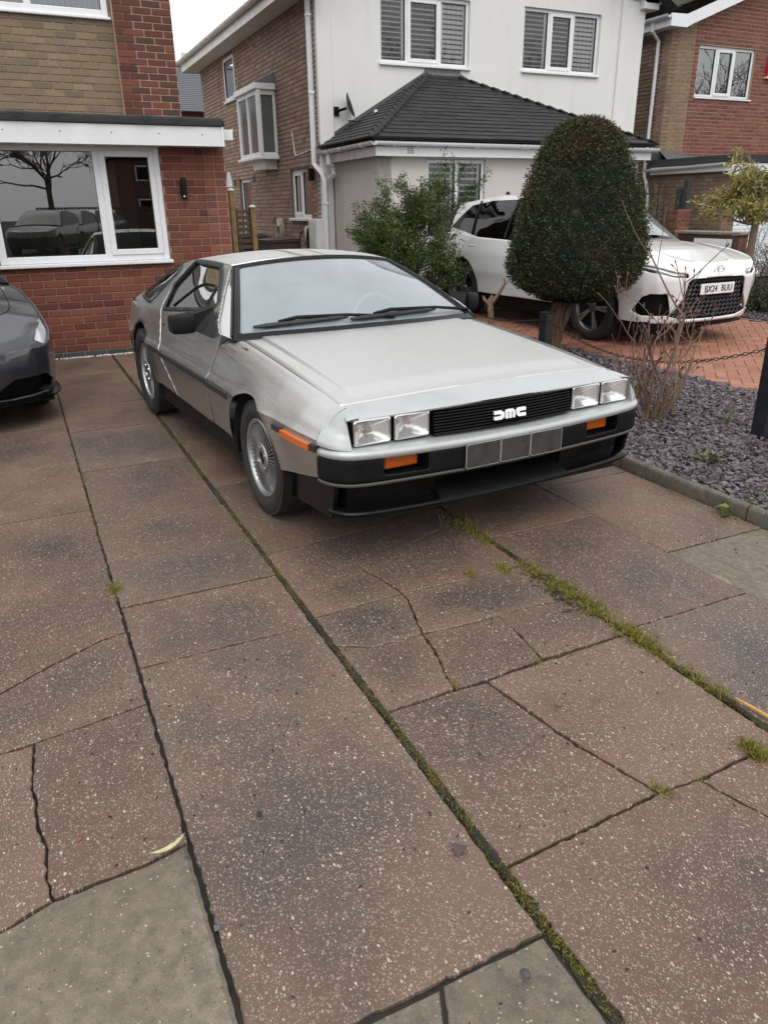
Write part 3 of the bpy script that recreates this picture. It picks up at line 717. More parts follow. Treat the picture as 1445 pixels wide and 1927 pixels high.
T6 = FR(-6.9); wall_back(H1, T6, -.307, .370, 2.0, 5.6, [], mortar((.42, .28, .20)), name='brick_pier'); lay_bricks(-.304, .368, 2.30, 5.6, [], PIER, T6, items, zref=2.30 - .035, proud=.003, seed=8, uref=-.304)
wall_back(H1, SR(.366), 6.905, 12.0, -.04, 5.6, [], mortar((.26, .165, .115)), name='side_wall'); lay_bricks(6.91, 12.0, 2.2, 5.6, [], PIER, SR(.366), items, zref=2.265)
wall_back(H1, SI(-.304), -7.0, -6.9, 2.0, 5.6, [], mortar((.2, .09, .06)), name='pier_return')
emit_bricks(H1, items)
m = MB(); m.bx((-2.42, .00, -.03), (-1.985, .02, -.01)); 
w1 = window(H1, FR(-5.2), -1.962, -.266, .978, 2.112, (-.895,), fw=.072, d=.012, sill=.06, sashes=(1,), sill_th=.036)
m = MB(); m.bx((-.79, -.012, 2.038), (-.46, .02, 2.056), .006); m.build('trickle_vent', UPVC, w1)
w2 = window(H1, FR(-7.0), -2.0, -.342, 3.57, 4.85, (-1.2,), fw=.07, d=-.01, sill=.05)
m = MB()
for k in range(26): m.bx((-1.95 + k * .062, .22 + .012 * (k % 2), 3.6), (-1.955 + k * .062 + .058, .232 + .012 * (k % 2), 4.8))
m.build('net_curtain', plain('net_curtain', (.42, .44, .46), .8), w2)
# fascia, felt roof, gutter end
m = MB(); m.bx((-4.950, -6.0, 2.088), (-4.925, .368, 2.268)); m.bx((-6.9, .352, 2.088), (-4.951, .368, 2.266)); f_ = m.build('fascia_board', plain('white_fascia', (.68, .69, .69), .32, var=.03, vscale=5)); put(f_, Matrix.Identity(4), H1)
m = MB(); m.bx((-4.938, .345, 2.086), (-4.918, .372, 2.271)); o = m.build('fascia_corner', UPVC, f_)
for k, y in enumerate((-1.72, -1.22, -.75, -.29, .145)):
    m = MB(); m.lathe([(0, .004), (.006, .003), (.007, 0)], 8, Matrix.Translation((-4.925, y, 2.195)) @ Matrix.Rotation(R(90), 4, 'Y')); m.build('screw_cap', ALLOYD, f_)
m = MB(); m.bx((-5.3, -6, 2.092), (-4.951, .352, 2.10)); put(m.build('soffit', UPVC), Matrix.Identity(4), H1)
def felt():
    t = NT('mineral_felt'); n = t.noise(160, detail=4, rough=.8); b = t.noise(6, detail=6)
    t.col(t.mix(t.ramp(b, [(.4, 0.), (.7, .6)]), t.ramp(n, [(.3, (.006, .007, .007)), (.7, (.060, .064, .062))]), (.035, .037, .034))).rough(.9); t.bump(t.noise(60, detail=6, rough=.8), 1.0, .02); return t.m
FELT = felt()
m = MB(); n_ = 60
def feltp(i, v):
    y = -6 + i * (6.355 / n_); w_ = .004 * math.sin(i * 1.7) + .003 * math.sin(i * .6 + 1)
    P = [(-4.92, 2.268), (-4.902 + w_, 2.276), (-4.898 + w_, 2.335 + w_), (-4.915, 2.352 + w_), (-5.0, 2.360), (-6.95, 2.38)]
    x, z = poly_eval(P, v); return (x, y, z)
m.grid(feltp, range(n_ + 1), [0, 1, 2, 3, 4, 5]); V = [feltp(n_, v) for v in range(6)]; m.add(V + [(-6.95, .355, 2.268)], [[0, 1, 2, 3, 4, 5, 6][::-1]]); m.bx((-6.9, .352, 2.27), (-4.93, .392, 2.335), .01); put(m.build('felt_roof', FELT, None, smooth=50), Matrix.Identity(4), H1)
m = MB(); m.prism([(.40, 2.262), (.40, 2.185), (.42, 2.158), (.475, 2.158), (.505, 2.200), (.515, 2.268), (.50, 2.268), (.485, 2.205), (.465, 2.172), (.43, 2.172), (.414, 2.20), (.414, 2.262)], (-6.8, 0, 0), (0, 1, 0), (0, 0, 1), (1.72, 0, 0)); m.bx((-5.085, .402, 2.163), (-5.075, .508, 2.262)); put(m.build('side_gutter', UPVC), Matrix.Identity(4), H1)
m = MB(); r_ = random.Random(2); m.tube([(-6.965 if y < -.32 else -6.87, y, 2.41 + .018 * math.sin(y * 6) + .01 * math.sin(y * 15)) for y in lin(-3.0, .36, 60)], .006, 5); put(m.build('roof_cable', RUBBER, None, smooth=40), Matrix.Identity(4), H1)
# black wall light with sensor
wl = thing('wall_light', 'slim black outdoor wall light with sensor on the red brick extension', 'light', (-5.2, -.068, 1.69))
m = MB(); m.box((.030, .0, -.004), (.03, .040, .12), .004); m.build('bracket', BLACKP, wl)
m = MB(); m.lathe([(0, .108), (.026, .108), (.028, .102), (.028, -.102), (.026, -.108), (0, -.108)], 20, Matrix.Translation((.062, .012, 0))); lb = m.build('lamp_body', BLACKP, wl, smooth=40)
m = MB(); m.lathe([(0, .012), (.008, .009), (.011, 0)], 12, Matrix.Translation((.088, .006, -.078)) @ Matrix.Rotation(R(90), 4, 'Y')); m.build('sensor', UPVC, lb, smooth=60)

# ---------------- white rendered house
def render_mat(name, c, g):
    t = NT(name); n = t.noise(95, detail=5, rough=.75); b = t.noise(1.2, detail=6, rough=.6)
    sx = t.add('SeparateXYZ'); t.L(t.wpos(), sx.inputs[0])
    mp = t.add('Mapping'); mp.inputs['Scale'].default_value = (3.0, 3.0, .35); t.L(t.wpos(), mp.inputs[0]); st = t.noise(1.6, mp.outputs[0], detail=6, rough=.65)
    k = t.ramp(b, [(.35, c), (.7, tuple(x * .93 for x in c))]); k = t.mix(t.ramp(st, [(.58, 0.), (.75, g)]), k, (.42, .42, .34)); k = t.mix(t.ramp(n, [(.3, .25), (.5, 0.)]), k, tuple(x * .8 for x in c))
    t.col(k).rough(.88); t.bump(n, .8, .006); return t.m
REND = render_mat('white_render', (.70, .695, .67), .28); RENDP = render_mat('cream_render', (.60, .565, .525), .10)
H2 = house('white_house', 'white rendered detached house with brown brick side wall and tiled porch roof', (-12.0, 6.6, 0))
items = []; T = SI(3.2)
OPS = [(-11.15, -10.06, 1.30, 2.148), (-14.80, -13.92, 0, 2.105), (-15.40, -14.51, 3.74, 4.585)]
wall_back(H2, T, -17.6, -9.53, -.04, 4.95, OPS, mortar((.15, .11, .085)))
lay_bricks(-15.85, -9.56, 0.02, 4.85, OPS, BROWN, T, items, seed=11, uref=-17.6); lay_bricks(-17.6, -15.86, .02, 4.85, [], PINKB, T, items, seed=12, uref=-17.6, proud=.006)
emit_bricks(H2, items)
window(H2, T, -11.15, -10.06, 1.305, 2.145, (-10.62,), fw=.06, d=.05, sill=.07, sashes=(0,), room=True, sill_th=.05)
wd = window(H2, T, -14.80, -13.92, .02, 2.10, (), fw=.07, d=.06, sill=0, room=True); wd.name = 'side_door'
window(H2, T, -15.40, -14.51, 3.745, 4.58, (), fw=.065, d=-.005, sill=.05, sill_th=.05)
# oriel window on the side
a, b, p, z0, z1 = -13.10, -11.78, .38, 2.42, 3.55
m = MB()
for u, d in ((a, -p), (b, -p)): m.bx((u - .04, d - .0, z0), (u + .04, d + .08, z1), .006)
m.bx((a + .04, -p + .001, z0), (b - .04, -p + .07, z0 + .07), .006); m.bx((a + .04, -p + .001, z1 - .08), (b - .04, -p + .07, z1), .006); m.bx(((a + b) / 2 - .03, -p + .002, z0), ((a + b) / 2 + .03, -p + .068, z1), .006)
m.bx((b - .07, -p + .08, z0), (b + .001, -.002, z0 + .07), .006); m.bx((b - .07, -p + .08, z1 - .08), (b + .001, -.002, z1), .006); m.bx((b - .07, -.05, z0 + .07), (b, -.002, z1 - .08), .006); m.bx((a, -p + .08, z0), (a + .07, -.002, z1), .006)
ori = put(m.build('oriel_window', UPVC), T, H2)
OBS = glass_mat('obscure_glass', (.35, .38, .37), 2.2, film=.6, filmcol=(.30, .33, .33), rough=.2)
m = MB(); m.grid(lambda u, z: (u, -p + .03, z), [a + .04, (a + b) / 2 - .03], [z0 + .07, z1 - .08]); m.build('pane', OBS, ori); m = MB(); m.grid(lambda u, z: (u, -p + .03, z), [(a + b) / 2 + .03, b - .04], [z0 + .07, z1 - .08]); m.build('pane', OBS, ori)
m = MB(); m.grid(lambda d, z: (b - .03, d, z), [-p + .08, -.05], [z0 + .07, z1 - .08]); m.build('pane', OBS, ori)
m = MB(); m.bx((a - .07, -p - .06, z0 - .055), (b + .06, -.002, z0 - .004), .008); m.build('oriel_sill', UPVC, ori); m = MB(); m.bx((a + .35, -p + .14, z0 - .22), (b - .12, -.002, z0 - .056)); m.build('oriel_bracket', REND, ori)
m = MB(); m.bx((a - .06, -p - .05, z1 + .004), (b + .05, -.002, z1 + .11), .01); m.build('oriel_head', UPVC, ori)
m = MB(); m.add([(a - .05, -p - .04, z1 + .112), (b + .04, -p - .04, z1 + .112), (b + .04, -.003, z1 + .30), (a - .05, -.003, z1 + .30), (b + .04, -.003, z1 + .112), (a - .05, -.003, z1 + .112)], [[0, 1, 2, 3], [1, 4, 2], [0, 3, 5]]); m.build('oriel_roof', plain('lead_sheet', (.16, .17, .18), .5, var=.15), ori)
m = MB(); m.add([(a, -.01, z0), (b, -.01, z0), (b, -.01, z1), (a, -.01, z1)], [[0, 1, 2, 3]]); m.build('room', plain('pale_room', (.12, .12, .115), .8), ori)
# eaves: soffit, fascia, half-round gutter, roof
def gutter(m, P, r=.056, n=8, t=.004):
    P = [Vector(p) for p in P]; V = []; k = 2 * (n + 1)
    for i, p in enumerate(P):
        d = (P[min(i + 1, len(P) - 1)] - P[max(i - 1, 0)]).normalized(); s_ = d.cross(Vector((0, 0, 1))).normalized()
        for rr_, seq in ((r, range(n + 1)), (r - t, range(n, -1, -1))):
            for q in seq: a_ = math.pi * q / n; V.append(p + s_ * math.cos(a_) * rr_ - Vector((0, 0, 1)) * math.sin(a_) * rr_)
    F = [[i * k + q, i * k + (q + 1) % k, (i + 1) * k + (q + 1) % k, (i + 1) * k + q] for i in range(len(P) - 1) for q in range(k)] + [list(range(k)), [(len(P) - 1) * k + q for q in range(k)][::-1]]
    m.add(V, F)
def put0(o, par): return put(o, Matrix.Identity(4), par)
m = MB(); m.bx((-17.9, 2.82, 4.66), (-9.2, 3.21, 4.675)); m.bx((-17.9, 2.80, 4.655), (-9.2, 2.825, 4.86)); m.bx((-17.92, 2.82, 4.655), (-17.88, 3.6, 5.1)); put0(m.build('eaves_fascia', plain('aged_white_upvc', (.66, .65, .61), .4, var=.1, vscale=3)), H2)
m = MB(); gutter(m, [(-17.95, 2.735, 4.875), (-9.1, 2.735, 4.865)], .062); put0(m.build('eaves_gutter', bpy.data.materials['aged_white_upvc'], None, smooth=40), H2)
for x in lin(-17.4, -9.6, 9):
    m = MB(); m.tube([(x, 2.735 + .068 * math.cos(a_), 4.872 - .068 * math.sin(a_)) for a_ in lin(0, math.pi, 9)], .012, 5); put0(m.build('gutter_clip', bpy.data.materials['aged_white_upvc'], None, smooth=40), H2)
SLATER = plain('dark_roof_tile', (.035, .036, .038), .8, var=.25, vscale=14, bump=.4)
m = MB(); m.add([(-18, 2.72, 4.90), (-9.1, 2.72, 4.90), (-9.1, 6.6, 7.0), (-18, 6.6, 7.0), (-9.1, 10.5, 4.90), (-18, 10.5, 4.90)], [[0, 1, 2, 3], [3, 2, 4, 5]]); put0(m.build('main_roof', SLATER), H2)
# front wall
TF = FR(-9.53); OPF = [(4.35, 6.10, 3.72, 4.77), (7.235, 8.985, 3.75, 4.78)]
wall_back(H2, TF, 3.2, 10.0, -.04, 5.05, OPF, REND, d0=0, name='front_wall'); m = MB(); m.add([(-9.53, 3.2, 5.05), (-9.53, 10.0, 5.05), (-9.53, 6.6, 6.9)], [[0, 1, 2]]); put0(m.build('gable_wall', REND), H2)
m = MB(); m.bx((3.2, -.045, -.03), (3.46, -.001, 5.05), .006); put(m.build('pilaster', REND), TF, H2); m = MB(); m.bx((9.44, -.05, -.03), (10.0, -.001, 5.05), .006); put(m.build('pilaster', REND), TF, H2)
m = MB(); m.bx((-17.6, 9.9, 0), (-9.6, 10.0, 4.95)); put0(m.build('side_wall', REND), H2)
m = MB(); m.bx((-9.75, 9.85, 4.92), (-9.36, 10.22, 5.12), .008); put0(m.build('verge_box', UPVC), H2)
m = MB(); m.prism([(9.9, 5.02), (10.35, 5.02), (6.6, 7.12), (6.6, 6.92)], (-9.36, 0, 0), (0, 1, 0), (0, 0, 1), (-.03, 0, 0)); m.prism([(3.3, 5.02), (2.85, 5.02), (6.6, 7.12), (6.6, 6.92)], (-9.36, 0, 0), (0, 1, 0), (0, 0, 1), (-.03, 0, 0)); put0(m.build('bargeboard', UPVC), H2)
for (a, b, c, d), nn in zip(OPF, ((4.885, 5.53), (7.83, 8.38))):
    wv = window(H2, TF, a, b, c + .03, d, nn, fw=.055, d=.055, sill=.05, sashes=(1,), sill_th=.04, glass=CLEARGL)
    bs = [a] + list(nn) + [b]
    for i in range(3):
        shutters(wv, bs[i] + .05, bs[i + 1] - .04, c + .10, d - .06, .125, 12, 24 if i < 2 else 58); leads(wv, bs[i] + .06, bs[i + 1] - .05, c + .09, d - .06, 5, 5, .081)
# porch bay
TB_ = FR(-7.62); OPB = [(4.24, 5.31, .95, 2.165)]
wall_back(H2, TB_, 3.424, 8.496, -.04, 2.32, OPB, RENDP, d0=0, name='porch_wall')
wall_back(H2, SI(3.42), -9.53, -7.62, -.04, 2.32, [], RENDP, d0=0, name='porch_side_wall'); wall_back(H2, SR(8.50), 7.62, 9.53, -.04, 2.32, [], RENDP, d0=0, name='porch_side_wall')
wv = window(H2, TB_, 4.24, 5.31, .98, 2.16, (4.80,), fw=.055, d=.045, sill=.05, glass=CLEARGL)
for a, b in ((4.27, 4.78), (4.84, 5.28)): shutters(wv, a + .02, b - .02, 1.03, 2.11, .125, 12, 22); leads(wv, a + .025, b - .01, 1.04, 2.11, 4, 4, .071)
m = MB(); m.bx((-7.475, 3.285, 2.185), (-7.45, 8.62, 2.315)); m.bx((-9.5, 3.285, 2.185), (-7.476, 3.31, 2.315)); m.bx((-9.5, 8.595, 2.185), (-7.476, 8.62, 2.315)); fb = put0(m.build('porch_fascia', UPVC), H2)
m = MB(); m.bx((-9.5, 3.31, 2.188), (-7.476, 3.43, 2.196)); m.bx((-7.63, 3.31, 2.188), (-7.476, 8.6, 2.196)); put0(m.build('porch_soffit', UPVC), H2)
num = text_mesh('55', .115, 'house_number', .004); num.materials.append(plain('number_grey', (.20, .20, .20), .4)); o = link('house_number', num, None); put(o, Matrix.Translation((-7.445, 3.86, 2.255)) @ Matrix.Rotation(R(90), 4, 'Z') @ Matrix.Rotation(R(90), 4, 'X'), H2)
m = MB(); gutter(m, [(-7.385, 3.215, 2.375), (-7.385, 8.70, 2.365)]); gutter(m, [(-9.58, 3.215, 2.365), (-7.33, 3.215, 2.375)]); gu = put0(m.build('porch_gutter', UPVC, None, smooth=40), H2)
def clip_at(p, ax):
    m = MB(); m.tube([(p[0] + (0 if ax == 'y' else .061 * math.cos(a_)), p[1] + (.061 * math.cos(a_) if ax == 'y' else 0), p[2] - .061 * math.sin(a_)) for a_ in lin(0, math.pi, 9)], .010, 5); m.build('gutter_clip', UPVC, gu, smooth=40)
for y in (3.55, 3.95, 5.0, 5.85, 5.95, 6.8, 7.8, 8.5): clip_at((-7.385, y, 2.372), 'x')
for x in (-9.2, -8.6, -7.75): clip_at((x, 3.215, 2.37), 'y')
# porch tiles: stepped hip ends
TILE = brick_mat('dark_concrete_tile', [(.014, .014, .0145), (.020, .020, .020), (.011, .011, .012), (.025, .0245, .024)], rough=.6, stain=(.028, .030, .020), st=.25, bump=.3)
NR = 18; ev = (-7.36, 2.415); rd = (-9.53, 3.575); sl = math.atan2(rd[1] - ev[1], ev[0] - rd[0]); SLN = math.hypot(rd[1] - ev[1], ev[0] - rd[0]); ex = SLN / NR
tl = []
r_ = random.Random(4)
for k in range(NR):                                       # front slope
    f = k / NR; x = lerp(ev[0], rd[0], f); z = lerp(ev[1], rd[1], f); y0 = lerp(3.19, 5.24, f); y1 = lerp(8.66, 5.90, f)
    n = max(1, round((y1 - y0) / .30)); w_ = (y1 - y0) / n
    for j in range(n): tl.append((Vector((x - ex * .62 * math.cos(sl), y0 + (j + .5) * w_, z + ex * .62 * math.sin(sl) + .012 + r_.uniform(-.002, .002))), (ex * 1.30, w_ - .003, .030), Matrix.Rotation(sl - R(5.5) + r_.gauss(0, .004), 4, 'Y')))
for sd, ye0, ye1, sgn in ((0, 3.17, 5.24, 1), (1, 8.68, 5.90, -1)):   # hip sides
    run = abs(ye1 - ye0); sl2 = math.atan2(rd[1] - ev[1], run); L2 = math.hypot(run, rd[1] - ev[1]); e2_ = L2 / NR
    for k in range(NR):
        f = k / NR; y = lerp(ye0, ye1, f); z = lerp(ev[1], rd[1], f); x0 = lerp(-7.34, -9.53, f); n = max(1, round((x0 + 9.53) / .30)); w_ = (x0 + 9.53) / n
        if w_ < .04: continue
        for j in range(n): tl.append((Vector((-9.53 + (j + .5) * w_, y + sgn * e2_ * .62 * math.cos(sl2), z + e2_ * .62 * math.sin(sl2) + .012)), (w_ - .003, e2_ * 1.30, .030), Matrix.Rotation(sgn * (sl2 - R(5.5)), 4, 'X')))
near, far = split_parts(tl, lambda q: tuple(q[0])); TM = {}
for c, d, Rm_ in near:
    kx = (round(d[0], 2), round(d[1], 2))
    if kx not in TM: q = MB(); q.box((0, 0, 0), d, .003); TM[kx] = q.mesh('roof_tile'); TM[kx].materials.append(TILE)
    o = bpy.data.objects.new('roof_tile', TM[kx]); COL.objects.link(o); put(o, Matrix.Translation(c) @ Rm_, H2)
m = MB()
for c, d, Rm_ in far: m.box((0, 0, 0), d, 0, Matrix.Translation(c) @ Rm_)
tag(put0(m.build('roof_tiling', TILE), H2), kind='stuff')
m = MB(); m.add([(-7.36, 3.19, 2.40), (-7.36, 8.66, 2.40), (-9.53, 5.90, 3.56), (-9.53, 5.24, 3.56), (-9.53, 3.17, 2.40), (-9.53, 8.68, 2.40)], [[0, 1, 2, 3], [4, 0, 3], [1, 5, 2]]); put0(m.build('roof_underlay', SLATER), H2)
LEADS = plain('lead_flashing', (.085, .088, .092), .55, var=.2, vscale=8)
m = MB(); m.bx((-9.528, 5.20, 3.56), (-9.510, 5.92, 3.70)); m.prism([(3.17, 2.42), (5.24, 3.575), (5.24, 3.67), (3.17, 2.50)], (-9.508, 0, 0), (0, 1, 0), (0, 0, 1), (-.02, 0, 0)); m.prism([(8.68, 2.42), (5.90, 3.575), (5.90, 3.66), (8.68, 2.50)], (-9.508, 0, 0), (0, 1, 0), (0, 0, 1), (-.02, 0, 0)); m.tube([(-9.50, 5.24, 3.60), (-9.50, 5.90, 3.60)], .05, 8); put0(m.build('roof_flashing', LEADS), H2)
# downpipes at the corner
def sqpipe(P, w_, name):
    m = MB(); m.tube(P, w_ * .707, 4); o = put0(m.build(name, UPVC), H2); return o
sqpipe([(-9.60, 3.115, 4.80), (-9.60, 3.115, 2.18), (-9.45, 3.20, 2.02), (-9.40, 3.22, 1.90), (-9.40, 3.22, -.02)], .068, 'downpipe')
sqpipe([(-9.20, 3.23, 2.32), (-9.20, 3.23, 2.16), (-9.22, 3.30, 2.12), (-9.22, 3.33, 2.02), (-9.36, 3.28, 1.92)], .068, 'downpipe')
for z in (4.35, 3.25, 1.55):
    m = MB(); xx = (-9.60, 3.115) if z > 2 else (-9.40, 3.22); m.box((xx[0], xx[1], z), (.09, .085, .035), .004); put0(m.build('pipe_clip', UPVC), H2)
m = MB(); m.tube([(-10.9, 3.19, 2.78), (-10.86, 3.19, 2.66), (-10.80, 3.19, 2.42), (-10.74, 3.19, 2.37), (-10.2, 3.19, 2.40), (-9.7, 3.185, 2.44)], .009, 5); put0(m.build('wall_cable', UPVC, None, smooth=40), H2)
for x, z, c in ((-13.55, 2.08, .5), (-15.15, 2.05, .5), (-12.25, 1.25, .6)):
    m = MB(); m.bx((x - .1, 3.188, z - .065), (x + .1, 3.20, z + .065), .003); put0(m.build('air_brick', plain('vent_brown', (.07, .035, .025), .8) if 'vent_brown' not in bpy.data.materials else bpy.data.materials['vent_brown']), H2)
# satellite dish
dish = thing('satellite_dish', 'dark grey satellite dish on the white wall above the porch roof', 'satellite dish', (-9.53, 3.52, 2.98))
m = MB(); m.box((.02, 0, 0), (.03, .09, .14), .005); m.tube([(.02, 0, 0), (.20, .10, .03)], .022, 8); m.build('mount', BLACKP, dish, smooth=40)
m = MB(); D = Matrix.Translation((.22, .12, .06)) @ Vector((.36, .86, .32)).to_track_quat('Z', 'Y').to_matrix().to_4x4(); m.lathe([(0, 0), (.08, .006), (.16, .026), (.23, .055), (.235, .058)], 32, D @ Matrix.Diagonal((1.0, .85, 1, 1))); o = m.build('dish_bowl', plain('dish_grey', (.035, .036, .038), .5, var=.2), dish, smooth=60, solid=.006)
m = MB(); m.tube([(.28, .10, -.16), (.48, .36, -.20), (.60, .46, -.12)], .011, 6); m.box((.61, .47, -.09), (.05, .05, .09), .01); m.build('feed_arm', BLACKP, dish, smooth=40)
m = MB(); m.lathe([(0, .05), (.03, .04), (.032, 0)], 12, Matrix.Translation((.60, .46, -.06))); m.build('receiver', UPVC, dish, smooth=40)
# ---------------- red brick house on the right
H3 = house('red_brick_house', 'red brick gabled house with buff corner bricks and white bargeboard', (-12.0, 14.0, 0))
items = []; T = FR(-10.05); OP3 = [(12.10, 13.78, 3.60, 4.585)]
wall_back(H3, T, 11.28, 20.72, 0, 4.80, OP3, mortar((.36, .255, .185)))
m = MB(); m.add([(11.28, .004, 4.80), (20.72, .004, 4.80), (16.0, .004, 6.60)], [[0, 1, 2]]); put(m.build('gable_wall', mortar((.36, .255, .185))), T, H3)
def under(items, n0):                                      # keep bricks below the sloping verge
    items[n0:] = [b for b in items[n0:] if b[2] < 4.76 + min(b[0] - 11.28, 20.72 - b[0]) * .385]
n0 = len(items); lay_bricks(11.95, 20.7, 2.30, 6.6, OP3, ORED, T, items, zref=2.28, seed=21, uref=11.95); lay_bricks(11.285, 11.94, 2.30, 6.2, OP3, BUFF2, T, items, zref=2.28, seed=22, uref=11.285); under(items, n0)
T2 = SI(11.28); wall_back(H3, T2, -18, -10.05, -.04, 4.95, [], mortar((.13, .095, .07))); lay_bricks(-14.5, -10.06, 0.02, 4.85, [], BROWN, T2, items, seed=23)
T3 = SI(11.20); wall_back(H3, T3, -10.06, -8.02, -.04, 2.12, [], mortar((.15, .11, .08)), name='garage_side_wall'); lay_bricks(-10.06, -8.03, .02, 2.10, [], BROWN, T3, items, seed=24)
T4 = FR(-8.02); wall_back(H3, T4, 11.20, 11.56, -.04, 2.12, [], mortar((.2, .15, .1)), name='garage_pier'); lay_bricks(11.205, 11.55, .02, 2.10, [], brick_mat('tan_brick', [(.20, .125, .08), (.16, .10, .065), (.23, .15, .10)]), T4, items, seed=25)
emit_bricks(H3, items)
wv = window(H3, T, 12.10, 13.78, 3.605, 4.585, (12.66, 13.20), fw=.06, d=.05, sill=.045, sashes=(1,))
m = MB(); m.bx((12.15, .16, 4.12), (13.74, .165, 4.55)); m.build('roller_blind', plain('blind_grey', (.32, .34, .35), .8), wv)
for a, b in ((12.16, 12.63), (12.72, 13.14), (13.23, 13.72)): leads(wv, a, b, 3.66, 3.84, 3, 2, .076)
m = MB()
P = [(10.98, 4.80), (11.42, 4.80), (11.55, 4.865), (16.0, 6.58), (16.0, 6.80), (11.40, 5.03), (10.98, 5.02)]
m.prism(P, (-9.80, 0, 0), (0, 1, 0), (0, 0, 1), (-.04, 0, 0)); m.prism([(32.0 - a_, b_) for a_, b_ in P], (-9.80, 0, 0), (0, 1, 0), (0, 0, 1), (-.04, 0, 0)); put0(m.build('bargeboard', UPVC), H3)
m = MB(); m.bx((-18, 11.0, 4.80), (-9.84, 11.28, 4.815)); m.bx((-18, 10.98, 4.80), (-9.84, 11.0, 4.98)); put0(m.build('eaves_fascia', UPVC), H3)
m = MB(); gutter(m, [(-18, 10.92, 5.02), (-9.80, 10.92, 5.0)], .06); put0(m.build('eaves_gutter', UPVC, None, smooth=40), H3)
V = []; 
m = MB(); NC = 16
for k in range(NC):
    ya, yb = 10.88 + k * .33, 10.88 + (k + 1.12) * .33; za = 5.04 + (ya - 10.88) * .385
    m.add([(-18, ya, za + .03), (-9.84, ya, za + .03), (-9.84, yb, za + .012 + (yb - ya) * .385), (-18, yb, za + .012 + (yb - ya) * .385), (-18, ya, za), (-9.84, ya, za), (-9.84, yb, za - .02 + (yb - ya) * .385)], [[0, 1, 2, 3], [0, 4, 5, 1], [1, 5, 6, 2]])
m.add([(-18, 16.0, 7.02), (-9.84, 16.0, 7.02), (-9.84, 21.1, 5.06), (-18, 21.1, 5.06)], [[0, 1, 2, 3]]); put0(m.build('roof_slope', plain('mossy_tile', (.040, .040, .036), .9, var=.3, vscale=8, bump=.5, dirt=((.07, .075, .03), .5))), H3)
pipe_sq([(-10.30, 10.96, 4.97), (-10.30, 10.98, 4.78), (-10.32, 11.19, 4.62), (-10.32, 11.19, 2.12), (-10.2, 11.1, 2.02), (-10.05, 11.02, 1.9), (-10.02, 11.08, 1.6), (-10.02, 11.1, 0)], .07, 'downpipe', H3, r=.036)
m = MB(); m.bx((-10.12, 11.0, 2.30), (-9.98, 11.4, 2.48)); m.bx((-10.06, 11.05, 2.20), (-7.85, 15, 2.34)); put0(m.build('garage_roof', FELT), H3)
m = MB(); m.add([(-10.045, 11.26, 2.32), (-10.045, 13.2, 2.32), (-10.045, 13.2, 2.36), (-10.045, 11.26, 2.56), (-9.75, 11.26, 2.345), (-9.75, 13.2, 2.345)], [[3, 2, 5, 4][::-1]]); put0(m.build('roof_upstand', LEADS), H3)
m = MB(); m.bx((-10.0, 11.06, 2.05), (-7.9, 11.085, 2.19)); m.bx((-7.90, 11.06, 1.98), (-7.87, 15, 2.19)); put0(m.build('garage_fascia', UPVC), H3)
m = MB(); gutter(m, [(-10.1, 11.0, 2.16), (-7.95, 11.0, 2.20)], .058); put0(m.build('garage_gutter', UPVC, None, smooth=40), H3)
DOORW = plain('white_garage_door', (.74, .77, .78), .35, var=.03)
for k in range(26):
    m = MB(); m.bx((-8.05, 11.57, .05 + k * .076), (-8.035, 14.2, .05 + k * .076 + .070), .006); put0(m.build('door_slat', DOORW), H3)
m = MB(); m.bx((-8.2, 11.5, 0), (-8.06, 14.3, 2.05)); put0(m.build('garage_door_back', DOORW), H3)
alarm = thing('alarm_box', 'red burglar alarm box on the red brick gable', 'alarm box', (-10.05, 14.30, 4.06))
m = MB(); m.prism([(-.16, .02), (.16, .02), (.19, .40), (-.14, .42)], (.002, 0, 0), (0, 1, 0), (0, 0, 1), (.085, 0, 0)); m.build('cover', plain('alarm_red', (.55, .012, .030), .35), alarm); m = MB(); m.bx((.002, -.18, -.02), (.10, .18, .018), .004); m.build('base', plain('alarm_cream', (.6, .56, .42), .5), alarm)
# far slate-roofed house between the two
H4 = house('distant_house', 'distant house with plain grey slate roof between the brick houses', (-27, 3, 0))
m = MB(); m.bx((-32, -6, -.04), (-24.2, 6.0, 4.55)); put0(m.build('wall', plain('far_brick', (.16, .08, .06), .9, var=.2)), H4)
SL2 = plain('grey_slate', (.085, .092, .105), .7, var=.12, vscale=30)
for k in range(24):
    m = MB(); x0, z0 = -23.8 - k * .15, 4.45 + k * .075; m.add([(x0, -6.4, z0 + .02), (x0, 6.3, z0 + .02), (x0 - .17, 6.3, z0 + .085), (x0 - .17, -6.4, z0 + .085), (x0, -6.4, z0 - .01), (x0, 6.3, z0 - .01)], [[0, 1, 2, 3], [4, 5, 1, 0]]); put0(m.build('slate_course', SL2), H4)
m = MB(); m.tube([(-27.4, -6.4, 6.27), (-27.4, 6.3, 6.27)], .10, 8); put0(m.build('ridge', SL2), H4)
